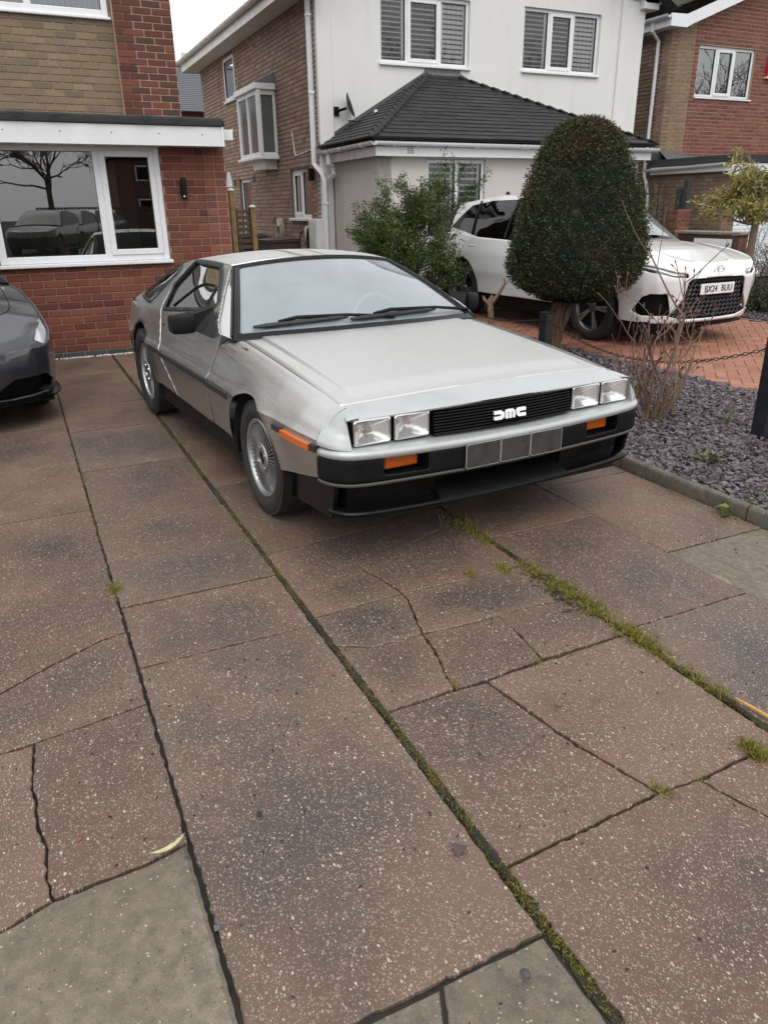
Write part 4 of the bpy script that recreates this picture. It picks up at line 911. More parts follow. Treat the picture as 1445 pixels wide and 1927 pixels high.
# ------------------------------------------------------------------ the stainless sports car
car = thing('sports_car', 'brushed stainless steel wedge sports car with black bumper and horizontal slat grille', 'car', (0, 0, 0), R(4.0))
def zsh(x): return lerp(.821, .708, (x + .509) / 1.22) + .010 * max(0, 1 - ((x - .1) / .61) ** 2)
def ysc(x): return itp(x, [(-3.25, .90), (-2.7, .985), (-2.4, 1), (.28, 1), (.55, .99), (.85, .965)])
FA = (0.0, .298, .360, .335); RA = (-2.413, .325, .385, .378)  # arches: x, z, a, b
def arch_d(x, z, A):
    dx, dz = (x - A[0]) / A[2], (z - A[1]) / A[3]
    if dz < 0: dz *= .35
    return math.hypot(dx, dz) - 1
def flare(x, z):
    f = 0
    for A in (FA, RA):
        d = arch_d(x, z, A) * .36
        if d > -.03: f += .011 * math.exp(-(max(d, 0) / .06) ** 2) * (1 if z > .25 else .6)
    return f
def front_sec(x):
    zs = zsh(x)
    return [(.872, .27), (.890, .33), (.906, .45), (.918, .54), (.920, .592), (.912, .606), (.893, .630), (.852, zs - .062), (.833, zs - .037), (.810, zs - .0185), (.785, zs - .0065), (.7595, zs)]
def cab_sec(x):
    zb = itp(x, [(-3.2, .80), (-2.6, .845), (-1.8, .868), (-.6, .895)])
    ye = itp(x, [(-3.2, .76), (-3.0, .72), (-2.7, .655), (-2.4, .61), (-1.8, .585), (-1.5, .572), (-1.15, .548), (-.5, .545)])
    ze = smo(x, [(-3.25, .80), (-3.0, .872), (-2.7, .962), (-2.4, 1.055), (-2.1, 1.12), (-1.8, 1.157), (-1.5, 1.166), (-1.15, 1.152), (-.5, 1.150)])
    zb = min(zb, ze - .03)
    return [(.872, .27), (.890, .33), (.906, .45), (.918, .54), (.920, .592), (.912, .606), (.893, .630), (.848, .78), (.832, zb - .03), (.815, zb), (lerp(.815, ye, .5) + .012, lerp(zb, ze, .5)), (ye + .02, ze - .012), (ye, ze)]
def side_pos(sec, sg, off=0.0):
    def f(x, v):
        y, z = poly_eval(sec(x), v); y = y * ysc(x) + flare(x, z) + off
        return (x, sg * y, z)
    return f
def linef(p, q):                                          # signed distance to line p->q (left positive)
    dx, dy = q[0] - p[0], q[1] - p[1]; L = math.hypot(dx, dy)
    return lambda x, z: (dx * (z - p[1]) - dy * (x - p[0])) / L
DF = [(.20, -.74), (.343, -.715), (.56, -.683), (.81, -.600), (.86, -.575), (1.2, -.50)]           # door front gap: z -> x
DR = [(.20, -1.36), (.336, -1.500), (.586, -1.777), (.631, -1.812), (.753, -1.880), (.85, -1.945), (.976, -1.955), (1.08, -1.895), (1.154, -1.82), (1.25, -1.70)]
def sill(x): return itp(x, [(-3.3, .44), (-2.85, .37), (-2.0, .326), (-.35, .315), (.36, .345), (.82, .432)])
VS_F = [0, .5, 1, 1.5, 2, 2.5, 3, 3.5, 4, 4.5, 5, 5.5, 6, 6.33, 6.66, 7, 7.5, 8, 8.5, 9, 9.5, 10, 10.5, 11]
VS_C = [0, .5, 1, 1.5, 2, 2.5, 3, 3.5, 4, 4.5, 5, 5.5, 6, 6.33, 6.66, 7, 7.33, 7.66, 8, 8.5, 9] + lin(9.15, 12, 20)
DWIN = [(-.93, .958), (-1.31, 1.122), (-1.76, 1.128), (-1.90, .985), (-1.86, .872)]
QWIN = [(-2.72, .888), (-2.30, .874), (-2.045, 1.085), (-2.16, 1.098)]
AL = ((-.575, .838), (-1.175, 1.160))
for sg, nm in ((-1, 'right'), (1, 'left')):
    fl = sg > 0
    def kz(sec, fn): return lambda x, v: fn(x, poly_eval(sec(x), v)[1])
    # front fender
    fz = kz(front_sec, lambda x, z: .36 * arch_d(x, z, FA)); fs = kz(front_sec, lambda x, z: z - sill(x))
    fd = kz(front_sec, lambda x, z: x - itp(z, DF) - .003); fn_ = kz(front_sec, lambda x, z: itp(z, [(.40, .80), (.55, .765), (.59, .765), (.70, .745), (.72, .73)]) - x)
    m = MB(); clipgrid(m, lin(-.76, .84, 108), VS_F, side_pos(front_sec, sg), [fz, fs, fd, fn_], flip=not fl)
    m.build('front_fender', STEEL, car, smooth=24)
    # door with window opening and roof-high frame
    al = linef(*AL)
    ks = [kz(cab_sec, lambda x, z: itp(z, DF) - x - .003), kz(cab_sec, lambda x, z: x - itp(z, DR) - .003), fs_ := kz(cab_sec, lambda x, z: z - sill(x)),
          kz(cab_sec, lambda x, z: al(x, z)), kz(cab_sec, lambda x, z: sdp((x, z), DWIN, .035))]
    m = MB(); clipgrid(m, lin(-1.99, -.56, 96), VS_C, side_pos(cab_sec, sg), ks, flip=not fl)
    door = m.build('door', STEEL, car, smooth=24, solid=.004)
    m = MB(); clipgrid(m, lin(-1.95, -.80, 40), VS_C, side_pos(cab_sec, sg, -.012), [kz(cab_sec, lambda x, z: -sdp((x, z), DWIN, .045))], flip=not fl)
    m.build('window_pane', SIDEGL, door, smooth=30)
    m = MB(); clipgrid(m, lin(-1.98, -.78, 100), VS_C, side_pos(cab_sec, sg, -.003), [kz(cab_sec, lambda x, z: -sdp((x, z), DWIN, .036)), kz(cab_sec, lambda x, z: sdp((x, z), DWIN, .016))], flip=not fl)
    m.build('window_seal', RUBBER, door, smooth=30, solid=.012)
    TW = [(-1.02, .90), (-1.06, 1.015), (-1.30, 1.035), (-1.52, .90)]      # small drop window bar in the glass
    m = MB(); f = side_pos(cab_sec, sg, -.008)
    def atz(x, z):
        s_ = cab_sec(x); v = 9.0
        for i in range(8, 12):
            if s_[i][1] <= z <= s_[i + 1][1]: v = i + (z - s_[i][1]) / (s_[i + 1][1] - s_[i][1])
        return f(x, v)
    m.tube([atz(-1.10, .94), atz(-1.14, 1.03), atz(-1.2, 1.045), atz(-1.36, 1.045), atz(-1.46, 1.02), atz(-1.72, .885)], .008, 6)
    m.build('window_bar', BLACKP, door, smooth=40)
    m = MB()
    def alp(k):
        x = lerp(AL[0][0], AL[1][0], k); z = lerp(AL[0][1], AL[1][1], k); s_ = cab_sec(x); v = 12.0
        for i in range(7, 12):
            if s_[i][1] <= z <= s_[i + 1][1]: v = i + (z - s_[i][1]) / (s_[i + 1][1] - s_[i][1])
        return Vector(side_pos(cab_sec, sg, -.004)(x, v))
    V = []; ns = 22
    for k in lin(0, 1, ns): a = alp(k); b = Vector((lerp(-.505, -1.165, k), sg * lerp(.806, .546, k), lerp(.826, 1.151, k))); V += [tuple(a + Vector((-.02, 0, 0))), tuple(a.lerp(b, .5) + Vector((.003, sg * .003, .003))), tuple(b)]
    F = [[3 * i + j, 3 * i + j + 1, 3 * i + j + 4, 3 * i + j + 3] for i in range(ns - 1) for j in range(2)]; m.add(V, F if sg > 0 else [q[::-1] for q in F]); m.build('windscreen_pillar', STEEL, door, smooth=40)
    # lock and handle recess
    m = MB(); p = side_pos(cab_sec, sg, .001)(-1.80, 6.75); m.box(p, (.022, .006, .040), .002); m.build('door_lock', BLACKP, door)
    # rear quarter with side glass
    ks = [kz(cab_sec, lambda x, z: itp(z, DR) - .003 - x), kz(cab_sec, lambda x, z: z - sill(x)), kz(cab_sec, lambda x, z: .37 * arch_d(x, z, RA)), kz(cab_sec, lambda x, z: sdp((x, z), QWIN, .03))]
    m = MB(); clipgrid(m, lin(-3.18, -1.36, 112), VS_C, side_pos(cab_sec, sg), ks, flip=not fl)
    qp = m.build('rear_quarter_panel', STEEL, car, smooth=24, solid=.004)
    m = MB(); clipgrid(m, lin(-2.80, -1.98, 30), VS_C, side_pos(cab_sec, sg, -.012), [kz(cab_sec, lambda x, z: -sdp((x, z), QWIN, .04))], flip=not fl)
    m.build('quarter_window', SIDEGL, qp, smooth=30)
    m = MB(); clipgrid(m, lin(-2.80, -1.98, 90), VS_C, side_pos(cab_sec, sg, -.002), [kz(cab_sec, lambda x, z: -sdp((x, z), QWIN, .032)), kz(cab_sec, lambda x, z: sdp((x, z), QWIN, .016))], flip=not fl)
    m.build('window_seal', RUBBER, qp, smooth=30, solid=.01)
    # rubbing strips (rear, door, front) and amber marker
    def strip(x0, x1, name, mat, z0=.545, z1=.584, th=.012, par=car):
        m = MB()
        for a, b in zip(lin(x0, x1, 14), lin(x0, x1, 14)[1:]):
            ya, yb = [(.919 * ysc(t) + flare(t, .56)) for t in (a, b)]
            V = [(a, sg * (ya - .012), z0), (a, sg * (ya + th), z0 + .005), (a, sg * (ya + th), z1 - .005), (a, sg * (ya - .012), z1)]
            V += [(b, sg * (yb - .012), z0), (b, sg * (yb + th), z0 + .005), (b, sg * (yb + th), z1 - .005), (b, sg * (yb - .012), z1)]
            F = [[i, i + 4, i + 5, i + 1] for i in range(3)] + [[0, 1, 2, 3], [7, 6, 5, 4]]
            m.add(V, F if sg < 0 else [q[::-1] for q in F])
        return m.build(name, mat, par, smooth=30)
    strip(-2.05, -1.782, 'rub_strip', RUBBER, .556, .597); strip(-1.770, -.690, 'rub_strip', RUBBER, .548, .590); strip(-.678, -.315, 'rub_strip', RUBBER, .543, .583)
    strip(.340, .435, 'rub_strip', RUBBER, .538, .574); strip(.715, .765, 'rub_strip', RUBBER, .535, .572)
    strip(.437, .713, 'side_marker', AMBER, .531, .568, .016)
    # black sill under the doors, inner arches
    m = MB(); m.prism([(-2.06, .20), (-.36, .20), (-.345, .345), (-2.04, .345)], (0, sg * .80, 0), (1, 0, 0), (0, 0, 1), (0, sg * .072, 0)); m.build('sill_panel', BLACKP, car)
    for A, r in ((FA, .36), (RA, .385)):
        m = MB(); m.grid(lambda a, w_: (A[0] + (A[2] + .004) * math.cos(a), sg * w_, A[1] + (A[3] + .004) * math.sin(a)), lin(-.35, math.pi + .35, 26), [.52, .70, .888], flip=fl)
        m.grid(lambda a, q: (A[0] + A[2] * q * math.cos(a), sg * .53, A[1] + A[3] * q * math.sin(a)), lin(-.35, math.pi + .35, 26), [0, 1], flip=not fl)
        m.build('wheel_arch_liner', DARK, car)
    # door mirror
    m = MB(); mm = thing('door_mirror', None, None); mm.parent = car
    def loft(mb, secs):
        n = len(secs[0]); V = [p for s_ in secs for p in s_]; F = []
        for i in range(len(secs) - 1):
            for k in range(n): F.append([i * n + k, (i + 1) * n + k, (i + 1) * n + (k + 1) % n, i * n + (k + 1) % n])
        F.append(list(range(n))[::-1]); F.append([(len(secs) - 1) * n + k for k in range(n)])
        if sg > 0: F = [q[::-1] for q in F]
        mb.add(V, F)
    def rsec(x, y, z, a, b, n=16, sh=0):
        o = []
        for k in range(n):
            t = 2 * math.pi * k / n; c, s_ = math.cos(t), math.sin(t)
            o.append((x + a * math.copysign(abs(c) ** .35, c) + sh * math.copysign(abs(s_) ** .35, s_), sg * y, z + b * math.copysign(abs(s_) ** .35, s_)))
        return o
    bpy.data.objects.remove(mm)
    loft(m, [rsec(-.80, .925, .892, .030, .038), rsec(-.80, .935, .893, .056, .056), rsec(-.815, .985, .885, .057, .054), rsec(-.832, 1.040, .882, .052, .050), rsec(-.834, 1.052, .881, .040, .038)])
    mir = m.build('door_mirror', BLACKP, car, smooth=35)
    m = MB(); V = [(-.70, sg * .84, .80), (-.88, sg * .835, .835), (-.93, sg * .80, .965), (-.80, sg * .80, .965), (-.76, sg * .935, .848), (-.84, sg * .935, .846), (-.845, sg * .935, .935), (-.765, sg * .935, .938)]
    F = [[0, 4, 5, 1], [1, 5, 6, 2], [2, 6, 7, 3], [3, 7, 4, 0], [4, 7, 6, 5]]; m.add(V, F if sg < 0 else [q[::-1] for q in F]); m.build('mirror_foot', BLACKP, mir)
    m = MB(); m.grid(lambda a, b: (-.8985, sg * a, b), [.95, 1.04], [.84, .925], flip=not fl); m.build('mirror_glass', CHROME, mir)

# roof, windscreen, bonnet
ye_ = lambda x: cab_sec(x)[-1][0] * ysc(x)
ze_ = lambda x: cab_sec(x)[-1][1]
def roofp(x, u):
    return (x, u * ye_(x), ze_(x) + .046 * (1 - abs(u) ** 2.3) * itp(x, [(-3.2, .2), (-2.2, .6), (-1.7, 1), (-1.0, .9)]))
us_r = [-1, -.985, -.96, -.9, -.8, -.7, -.55, -.4, -.25, -.1, 0, .1, .25, .4, .55, .7, .8, .9, .96, .985, 1]
RF = lambda u: -1.168 + .075 * (1 - u * u)
for a, b, nm in ((-1, -.142, 'roof_panel'), (-.136, .136, 'roof_spine'), (.142, 1, 'roof_panel')):
    m = MB(); clipgrid(m, lin(-1.95, -1.08, 30), sorted(set([a, b] + [u for u in us_r if a < u < b])), roofp, [lambda x, u: RF(u) - .012 - x], flip=True)
    m.build(nm, STEEL, car, smooth=30, solid=.008)
m = MB(); clipgrid(m, lin(-1.96, -1.06, 20), us_r, lambda x, u: tuple(np.array(roofp(x, u)) - [0, 0, .014]), [lambda x, u: RF(u) - x], flip=True); m.build('roof_liner', BLACKP, car, smooth=30)
def WS(u, v, off=0.0):
    b = (-.505 + .135 * (1 - u * u), .806 * u, .826 + .014 * (1 - u * u)); t = (-1.165 + .078 * (1 - u * u), .546 * u, 1.151 + .044 * (1 - u * u))
    k = .020 * math.sin(math.pi * v)
    return (lerp(b[0], t[0], v) + (k + off) * .45, lerp(b[1], t[1], v), lerp(b[2], t[2], v) + (k + off) * .89)
rr = [(-.945, .045), (.945, .045), (.928, .955), (-.928, .955)]
m = MB(); clipgrid(m, lin(-1.0, 1.0, 60), lin(-.03, 1.0, 60), WS, [lambda u, v: sdp((u, v), rr, .0)]); wf = m.build('windscreen_frame', BLACKG, car, smooth=30, solid=-.004)
m = MB(); clipgrid(m, lin(-1.0, 1.0, 50), lin(0, 1.0, 24), lambda u, v: WS(u, v, -.001), [lambda u, v: -sdp((u, v), rr, .006)]); m.build('windscreen', MISTED, car, smooth=30)
m = MB()
for s_ in (-1, 1):
    m.tube([WS(s_ * 1.004, v, .004) for v in lin(0.02, 1, 14)], .007, 6)
    m.tube([WS(s_ * .958, v, .006) for v in lin(0.04, .985, 14)], .003, 5)
m.tube([WS(u, 1.0, .003) for u in lin(-1, 1, 24)], .007, 6); m.tube([WS(u, .975, .004) for u in lin(-.95, .95, 24)], .004, 5)
m.build('windscreen_trim', RUBBER, wf, smooth=40)
def hood(x, y):
    c = 1 - (y / .757) ** 2; p = .010 / (1 + math.exp(-(itp(x, [(-.5, .655), (.71, .66)]) - abs(y)) / .003))
    return (x, y, zsh(x) + .020 * c + p * min(1, max(0, (.66 - x) / .10)) - .010 * max(0, (-.40 - x) / .1) * 0)
hf = lambda y: .712 + .022 * (1 - (y / .757) ** 2)
hr = lambda y: -.490 + .115 * (1 - (y / .757) ** 2)
ys_h = sorted(lin(-.7515, .7515, 41) + [s_ * y for s_ in (-1, 1) for y in (.63, .64, .648, .656, .664, .672, .68)])
m = MB(); clipgrid(m, lin(-.52, .75, 64), ys_h, hood, [lambda x, y: hf(y) - .003 - x, lambda x, y: x - hr(y)]); bon = m.build('bonnet', STEEL, car, smooth=30, solid=.012)
m = MB(); m.grid(lambda x, y: (x, y, zsh(x) - .05), [-.62, .72], [-.80, .80]); m.grid(lambda x, y: (x, y, .80 if x > -.6 else .81), lin(-.62, -.3, 4), [-.80, .80]); m.build('engine_bay_tray', DARK, car)
m = MB(); m.grid(lambda u, v: WS(u, v, -.012), lin(-.99, .99, 20), [-.08, .02, .11]); m.build('cowl_panel', BLACKP, car, smooth=30)
# nose cap (top strip ahead of the bonnet)
def nose(y, v):
    c = 1 - (y / .80) ** 2
    P = [(hf(y * .757 / .80) + .004, .7045 + .020 * (1 - (y / .80) ** 2)), (.79 + .028 * c, .694 + .014 * c), (.838 + .036 * c, .681 + .010 * c), (.846 + .038 * c, .675 + .010 * c), (.842 + .038 * c, .667 + .010 * c), (.80 + .03 * c, .662 + .010 * c)]
    x, z = poly_eval(P, v); return (x, y, z)
m = MB(); m.grid(nose, lin(-.7405, .7405, 41), [0, .5, 1, 1.5, 2, 2.5, 3, 3.5, 4, 5], flip=True); m.build('nose_cap', FASCIA, car, smooth=50)
# plan outline of the bumper, from right seam round to left seam
PL_R = [(.755, -.892), (.80, -.886), (.845, -.868), (.880, -.838), (.902, -.800), (.916, -.74), (.924, -.66), (.933, -.50), (.942, -.30), (.947, -.14), (.948, 0)]
PLN = PL_R + [(x, -y) for x, y in PL_R[-2::-1]]
def resample(P, n):
    P = [Vector((*p, 0)) for p in P]; d = [0]
    for a, b in zip(P, P[1:]): d.append(d[-1] + (b - a).length)
    out = []
    for i in range(n):
        s_ = d[-1] * i / (n - 1)
        for k in range(len(d) - 1):
            if s_ <= d[k + 1] + 1e-9: break
        out.append(P[k].lerp(P[k + 1], (s_ - d[k]) / max(1e-9, d[k + 1] - d[k])))
    return out
PLC = resample(PLN, 97)
PLNRM = []
for i in range(97):
    d = (PLC[min(i + 1, 96)] - PLC[max(i - 1, 0)]).normalized(); PLNRM.append(Vector((d.y, -d.x, 0)))
def sweep(prof, name, mat, i0=0, i1=96, par=car, smooth=40, zs=lambda y: 0.0):
    m = MB()
    def f(i, j):
        i = int(i); p = PLC[i] + PLNRM[i] * prof[int(j)][0]; return (p.x, p.y, prof[int(j)][1] + zs(p.y))
    m.grid(f, list(range(i0, i1 + 1)), list(range(len(prof))), flip=False); return m.build(name, mat, par, smooth)
zlip = lambda y: .018 * min(1, (abs(y) / .86) ** 2)
sweep([(-.004, .508), (-.001, .512), (.003, .519), (.003, .529), (-.001, .537), (-.012, .5435), (-.055, .548), (-.13, .551)], 'fascia_lip', FASCIA, zs=zlip)
# front corners of the fascia
for sg in (-1, 1):
    m = MB()
    S0 = [(.7394, .7045), (.764, .698), (.7885, .686), (.811, .6675), (.8295, .643), (.8685, .631), (.886, .607), (.8945, .592), (.8945, .574)]; k5 = [0, .08, .18, .32, .48, .62, .80, .92, 1]
    def cf(i, j):
        a_ = R(90) * i / 8; y0, z0 = poly_eval(S0, j); q = poly_eval([(k, k) for k in k5], j)[0]; y5, z5, x5 = lerp(.794, .790, q), lerp(.6775, .560, q), lerp(.846, .886, q); x0 = itp(z0, [(.55, .768), (.59, .768), (.70, .748)])
        t_ = i / 8; bl = .016 * math.sin(math.pi * t_) * (.3 + .7 * q)
        return (lerp(x0, x5, t_) + bl, sg * (lerp(y0, y5, t_) + bl), lerp(z0, z5, t_))
    m.grid(cf, range(9), lin(0, 8, 17), flip=sg < 0)
    m.grid(lambda a, v: (lerp(.846, .886, v) - a, sg * .791, lerp(.6775, .560, v)), [0, .06], lin(0, 1, 4), flip=sg < 0)
    m.grid(lambda i, v: (cf(i, 0)[0], lerp(cf(i, 0)[1], sg * .7385, v), lerp(cf(i, 0)[2], lerp(.7125, .6835, (cf(i, 0)[0] - .712) / .134), v)), range(9), [0, 1], flip=sg > 0)
    m.grid(lambda y, v: (.846 + (.794 - y) * .06 - .03 * v, sg * y, .678 + (.794 - y) * .09 - .010 * min(1, v * 3)), [.735, .794], [0, .33, 1], flip=sg < 0)
    m.build('fascia_corner', FASCIA, car, smooth=50)
m = MB(); m.grid(lambda y, v: (lerp(.80, .83, v), y, lerp(.668, .556, v)), lin(-.795, .795, 9), lin(0, 1, 3)); m.grid(lambda y, v: (lerp(.78, .85, v), y, .553), [-.79, .79], [0, 1], flip=True); m.build('lamp_recess', BLACKP, car)
# black bumper face with two lamp bays
BAY = [[(-.664, .437), (-.450, .434), (-.450, .515), (-.664, .518)], [(.450, .434), (.664, .437), (.664, .518), (.450, .515)]]
arc = [0.0]
for i in range(96): arc.append(arc[-1] + (PLC[i + 1] - PLC[i]).length)
mid = arc[48]
yq = [p.y for p in PLC]
def bumper(a, z):
    s_ = a + mid; k = min(95, max(0, next((i for i in range(96) if s_ <= arc[i + 1]), 95))); t = (s_ - arc[k]) / (arc[k + 1] - arc[k])
    p = PLC[k].lerp(PLC[k + 1], t) + PLNRM[k].lerp(PLNRM[k + 1], t) * itp(z, [(.40, -.012), (.42, 0), (.50, 0), (.515, -.004)])
    return (p.x, p.y, z + zlip(p.y) * itp(z, [(.40, .6), (.52, 1)]))
ay = lambda a: bumper(a, .46)[1]
m = MB(); clipgrid(m, lin(-mid, mid, 120), lin(.408, .520, 12), bumper, [lambda a, z: min(sdp((ay(a), z), b) for b in BAY)], flip=False)
bp = m.build('front_bumper', BLACKP, car, smooth=40, solid=.006)
sweep([(-.030, .396), (-.002, .397), (.002, .402), (.002, .407), (-.004, .411)], 'bumper_trim', plain('dark_grey_trim', (.085, .085, .08), .45, metal=.3), zs=lambda y: zlip(y) * .6, par=bp)
for sg in (-1, 1):
    m = MB(); y0, y1 = .450, .664
    def bay(p0, p1): pass
    m.bx((.80, sg * .664 if sg < 0 else .450, .425), (.812, sg * .450 if sg < 0 else .664, .52))
    for z in (.434, .519): m.bx((.80, min(sg * .45, sg * .666), z - .002), (.918, max(sg * .45, sg * .666), z))
    for y in (.448, .666): m.bx((.80, sg * y - .001, .434), (.918, sg * y + .001, .519))
    m.build('lamp_bay', BLACKP, bp)
    m = MB(); m.box((.862, sg * .553, .479), (.03, .168, .062), .006); m.build('indicator_lamp', AMBER, car)
# lower valance, spoiler lip, centre intake
sweep([(-.075, .40), (-.085, .33), (-.088, .286), (-.050, .279), (-.028, .272), (-.020, .262), (-.022, .250), (-.045, .243), (-.12, .240)], 'chin_spoiler', BLACKG, 2, 30, zs=lambda y: .02 * (abs(y) / .88) ** 3)
sweep([(-.075, .40), (-.085, .33), (-.088, .286), (-.050, .279), (-.028, .272), (-.020, .262), (-.022, .250), (-.045, .243), (-.12, .240)], 'chin_spoiler', BLACKG, 66, 94, zs=lambda y: .02 * (abs(y) / .88) ** 3)
sweep([(-.20, .40), (-.20, .33), (-.085, .300), (-.060, .288), (-.030, .272), (-.020, .262), (-.022, .250), (-.045, .243), (-.12, .240)], 'centre_intake', BLACKP, 30, 66, zs=lambda y: .02 * (abs(y) / .88) ** 3)
m = MB()
for z in lin(.335, .395, 7): m.box((.80, 0, z), (.01, .96, .003))
for y in lin(-.48, .48, 60): m.box((.803, y, .365), (.004, .002, .07))
m.build('intake_mesh', BLACKP, car)
m = MB(); m.bx((-3.1, -.80, .19), (.80, .80, .24)); m.bx((-.34, -.52, .24), (.78, .52, .62)); m.bx((-3.0, -.52, .2), (-2.0, .52, .75)); m.build('underbody', DARK, car)
for sg in (-1, 1):
    m = MB(); m.prism([(.36, .21), (.80, .245), (.84, .40), (.40, .36)], (0, sg * .835, 0), (1, 0, 0), (0, 0, 1), (0, sg * .02, 0)); m.build('valance_side', BLACKG, car)
# grille with slats and letters
m = MB(); m.bx((.80, -.395, .556), (.822, .395, .70)); g = m.build('grille', DARK, car)
for k in range(10):
    z = .566 + k * .0128; x = .902 - k * .0016; m = MB()
    m.grid(lambda y, v: (poly_eval([(x - .03, z + .0055), (x - .004, z + .0052), (x, z + .0015), (x - .003, z - .0012), (x - .03, z - .001)], v)[0] - .022 * (y / .39) ** 2, y, poly_eval([(x - .03, z + .0055), (x - .004, z + .0052), (x, z + .0015), (x - .003, z - .0012), (x - .03, z - .001)], v)[1]), lin(-.388, .388, 13), [0, 1, 2, 3, 4], flip=True)
    m.build('grille_slat', BLACKP, g, smooth=30)
def LT(pts, yo):  # letter polygon in (right, up) seen from the front; right = +y in view -> +y
    return [(yo + a, b) for a, b in pts]
LOG = plain('badge_white', (.86, .86, .86), .35)
s = .00155
Lc = {'D': [(0, 0), (26, 0), (34, 6), (34, 19), (26, 25), (0, 25), (0, 16), (22, 16), (24, 14), (24, 11), (22, 9), (0, 9)],
      'M': [(0, 0), (8, 0), (8, 18), (13, 18), (13, 0), (21, 0), (21, 18), (26, 18), (26, 0), (34, 0), (34, 19), (28, 25), (6, 25), (0, 19)],
      'C': [(34, 0), (8, 0), (0, 6), (0, 19), (8, 25), (34, 25), (34, 16), (12, 16), (10, 14), (10, 11), (12, 9), (34, 9)]}
import mathutils
for nm, yo in (('D', -58), ('M', -18), ('C', 22)):
    m = MB(); P = [((a + yo + 1) * s, b * s) for a, b in Lc[nm]]
    tri = mathutils.geometry.tessellate_polygon([[Vector((a, b, 0)) for a, b in P]])
    n = len(P); V = [(.912 - .10 * (b) , a, .594 + b) for a, b in P] + [(.902 - .1 * b, a, .594 + b) for a, b in P]
    F = [list(t) for t in tri]
    for f_ in F:
        a, b, c = [Vector(V[i]) for i in f_]
        if (b - a).cross(c - a).x < 0: f_.reverse()
    F += [[i, i + n, (i + 1) % n + n, (i + 1) % n] for i in range(n)]
    m.add(V, F); m.build('badge_letter', LOG, car)
# headlamps
def rrect(y0, y1, z0, z1, r, n=5):
    o = []
    for cx, cz, a0 in ((y1 - r, z1 - r, 0), (y0 + r, z1 - r, 90), (y0 + r, z0 + r, 180), (y1 - r, z0 + r, 270)):
        for k in range(n + 1): a = R(a0 + 90 * k / n); o.append((cx + r * math.cos(a), cz + r * math.sin(a)))
    return o
def lens_rib():
    t = NT('ribbed_lens'); t.n.remove(t.b)
    tr = t.add('BsdfTransparent'); gl = t.add('BsdfGlossy'); gl.inputs['Roughness'].default_value = .08
    wv = t.add('TexWave'); wv.bands_direction = 'Y'; wv.inputs['Scale'].default_value = 48; wv.inputs['Distortion'].default_value = 1.2; t.L(t.coord('Object'), wv.inputs['Vector'])
    b = t.add('Bump'); b.inputs['Strength'].default_value = .35; b.inputs['Distance'].default_value = .003; t.L(wv.outputs['Fac'], b.inputs['Height']); t.L(b.outputs[0], gl.inputs['Normal'])
    df = t.add('BsdfDiffuse'); df.inputs[0].default_value = (.78, .8, .8, 1)
    m1 = t.add('MixShader'); m1.inputs[0].default_value = .22; t.L(tr.outputs[0], m1.inputs[1]); t.L(df.outputs[0], m1.inputs[2])
    m2 = t.add('MixShader'); m2.inputs[0].default_value = .16; t.L(m1.outputs[0], m2.inputs[1]); t.L(gl.outputs[0], m2.inputs[2]); t.L(m2.outputs[0], t.out.inputs['Surface']); return t.m
RIB = lens_rib()
for y0, y1 in ((-.770, -.594), (-.580, -.404), (.404, .580), (.594, .770)):
    x = .858 + .012 * (1 - (abs((y0 + y1) / 2) / .8) ** 2)
    o = rrect(y0, y1, .567, .676, .014); i_ = rrect(y0 + .010, y1 - .010, .577, .667, .009); n = len(o)
    m = MB(); V = [(x - .05, a, b) for a, b in o] + [(x, a, b) for a, b in o] + [(x + .003, a * .5 + c * .5, b * .5 + d * .5) for (a, b), (c, d) in zip(o, i_)] + [(x - .004, a, b) for a, b in i_]
    F = [[k * n + q, k * n + (q + 1) % n, (k + 1) * n + (q + 1) % n, (k + 1) * n + q] for k in range(3) for q in range(n)]
    m.add(V, [f_[::-1] for f_ in F]); hl = m.build('headlamp', CHROME, car, smooth=40)
    m = MB(); cy, cz = (y0 + y1) / 2, .6215
    m.grid(lambda a, b: (x - .006 - .045 * (1 - max(abs(a), abs(b)) ** 2.0), cy + a * .079, cz + b * .046), lin(-1, 1, 13), lin(-1, 1, 9)); m.build('reflector', REFL, hl, smooth=60)
    m = MB(); m.lathe([(.0, .02), (.010, .018), (.012, 0), (.012, -.03)], 14, Matrix.Translation((x - .045, cy, cz + .006)) @ Matrix.Rotation(R(90), 4, 'Y')); m.build('bulb', plain('bulb_red_brown', (.25, .10, .08), .3) if 'bulb_red_brown' not in bpy.data.materials else bpy.data.materials['bulb_red_brown'], hl, smooth=40)
    m = MB(); m.grid(lambda a, b: (x + .004 * (1 - a * a) * (1 - b * b) - .002, cy + a * .079, cz + b * .0465), lin(-1, 1, 9), lin(-1, 1, 7), flip=False); m.build('lens', RIB, hl, smooth=60)
# number plate: blank dark panels in a pale frame
PLATE = plain('plate_dark', (.045, .043, .042), .35, var=.3, vscale=12); PLF = plain('plate_edge', (.30, .30, .29), .4)
def plt(y, z): return (.956 + .0, y, z)
m = MB(); m.bx((.949, -.272, .412), (.958, .272, .520), .003); np_ = m.build('number_plate', PLATE, car)
for a, b in ((-.272, -.085), (-.083, .085), (.087, .272)):
    m = MB(); o = rrect(a, b, .411, .521, .012); i_ = rrect(a + .0026, b - .0026, .4136, .5184, .0095); n = len(o)
    V = [(.9595, y, z) for y, z in o] + [(.9595, y, z) for y, z in i_] + [(.956, y, z) for y, z in o]; F = [[q, n + q, n + (q + 1) % n, (q + 1) % n] for q in range(n)] + [[2 * n + q, q, (q + 1) % n, 2 * n + (q + 1) % n] for q in range(n)]
    m.add(V, [f_[::-1] for f_ in F]); m.build('plate_edging', PLF, np_)
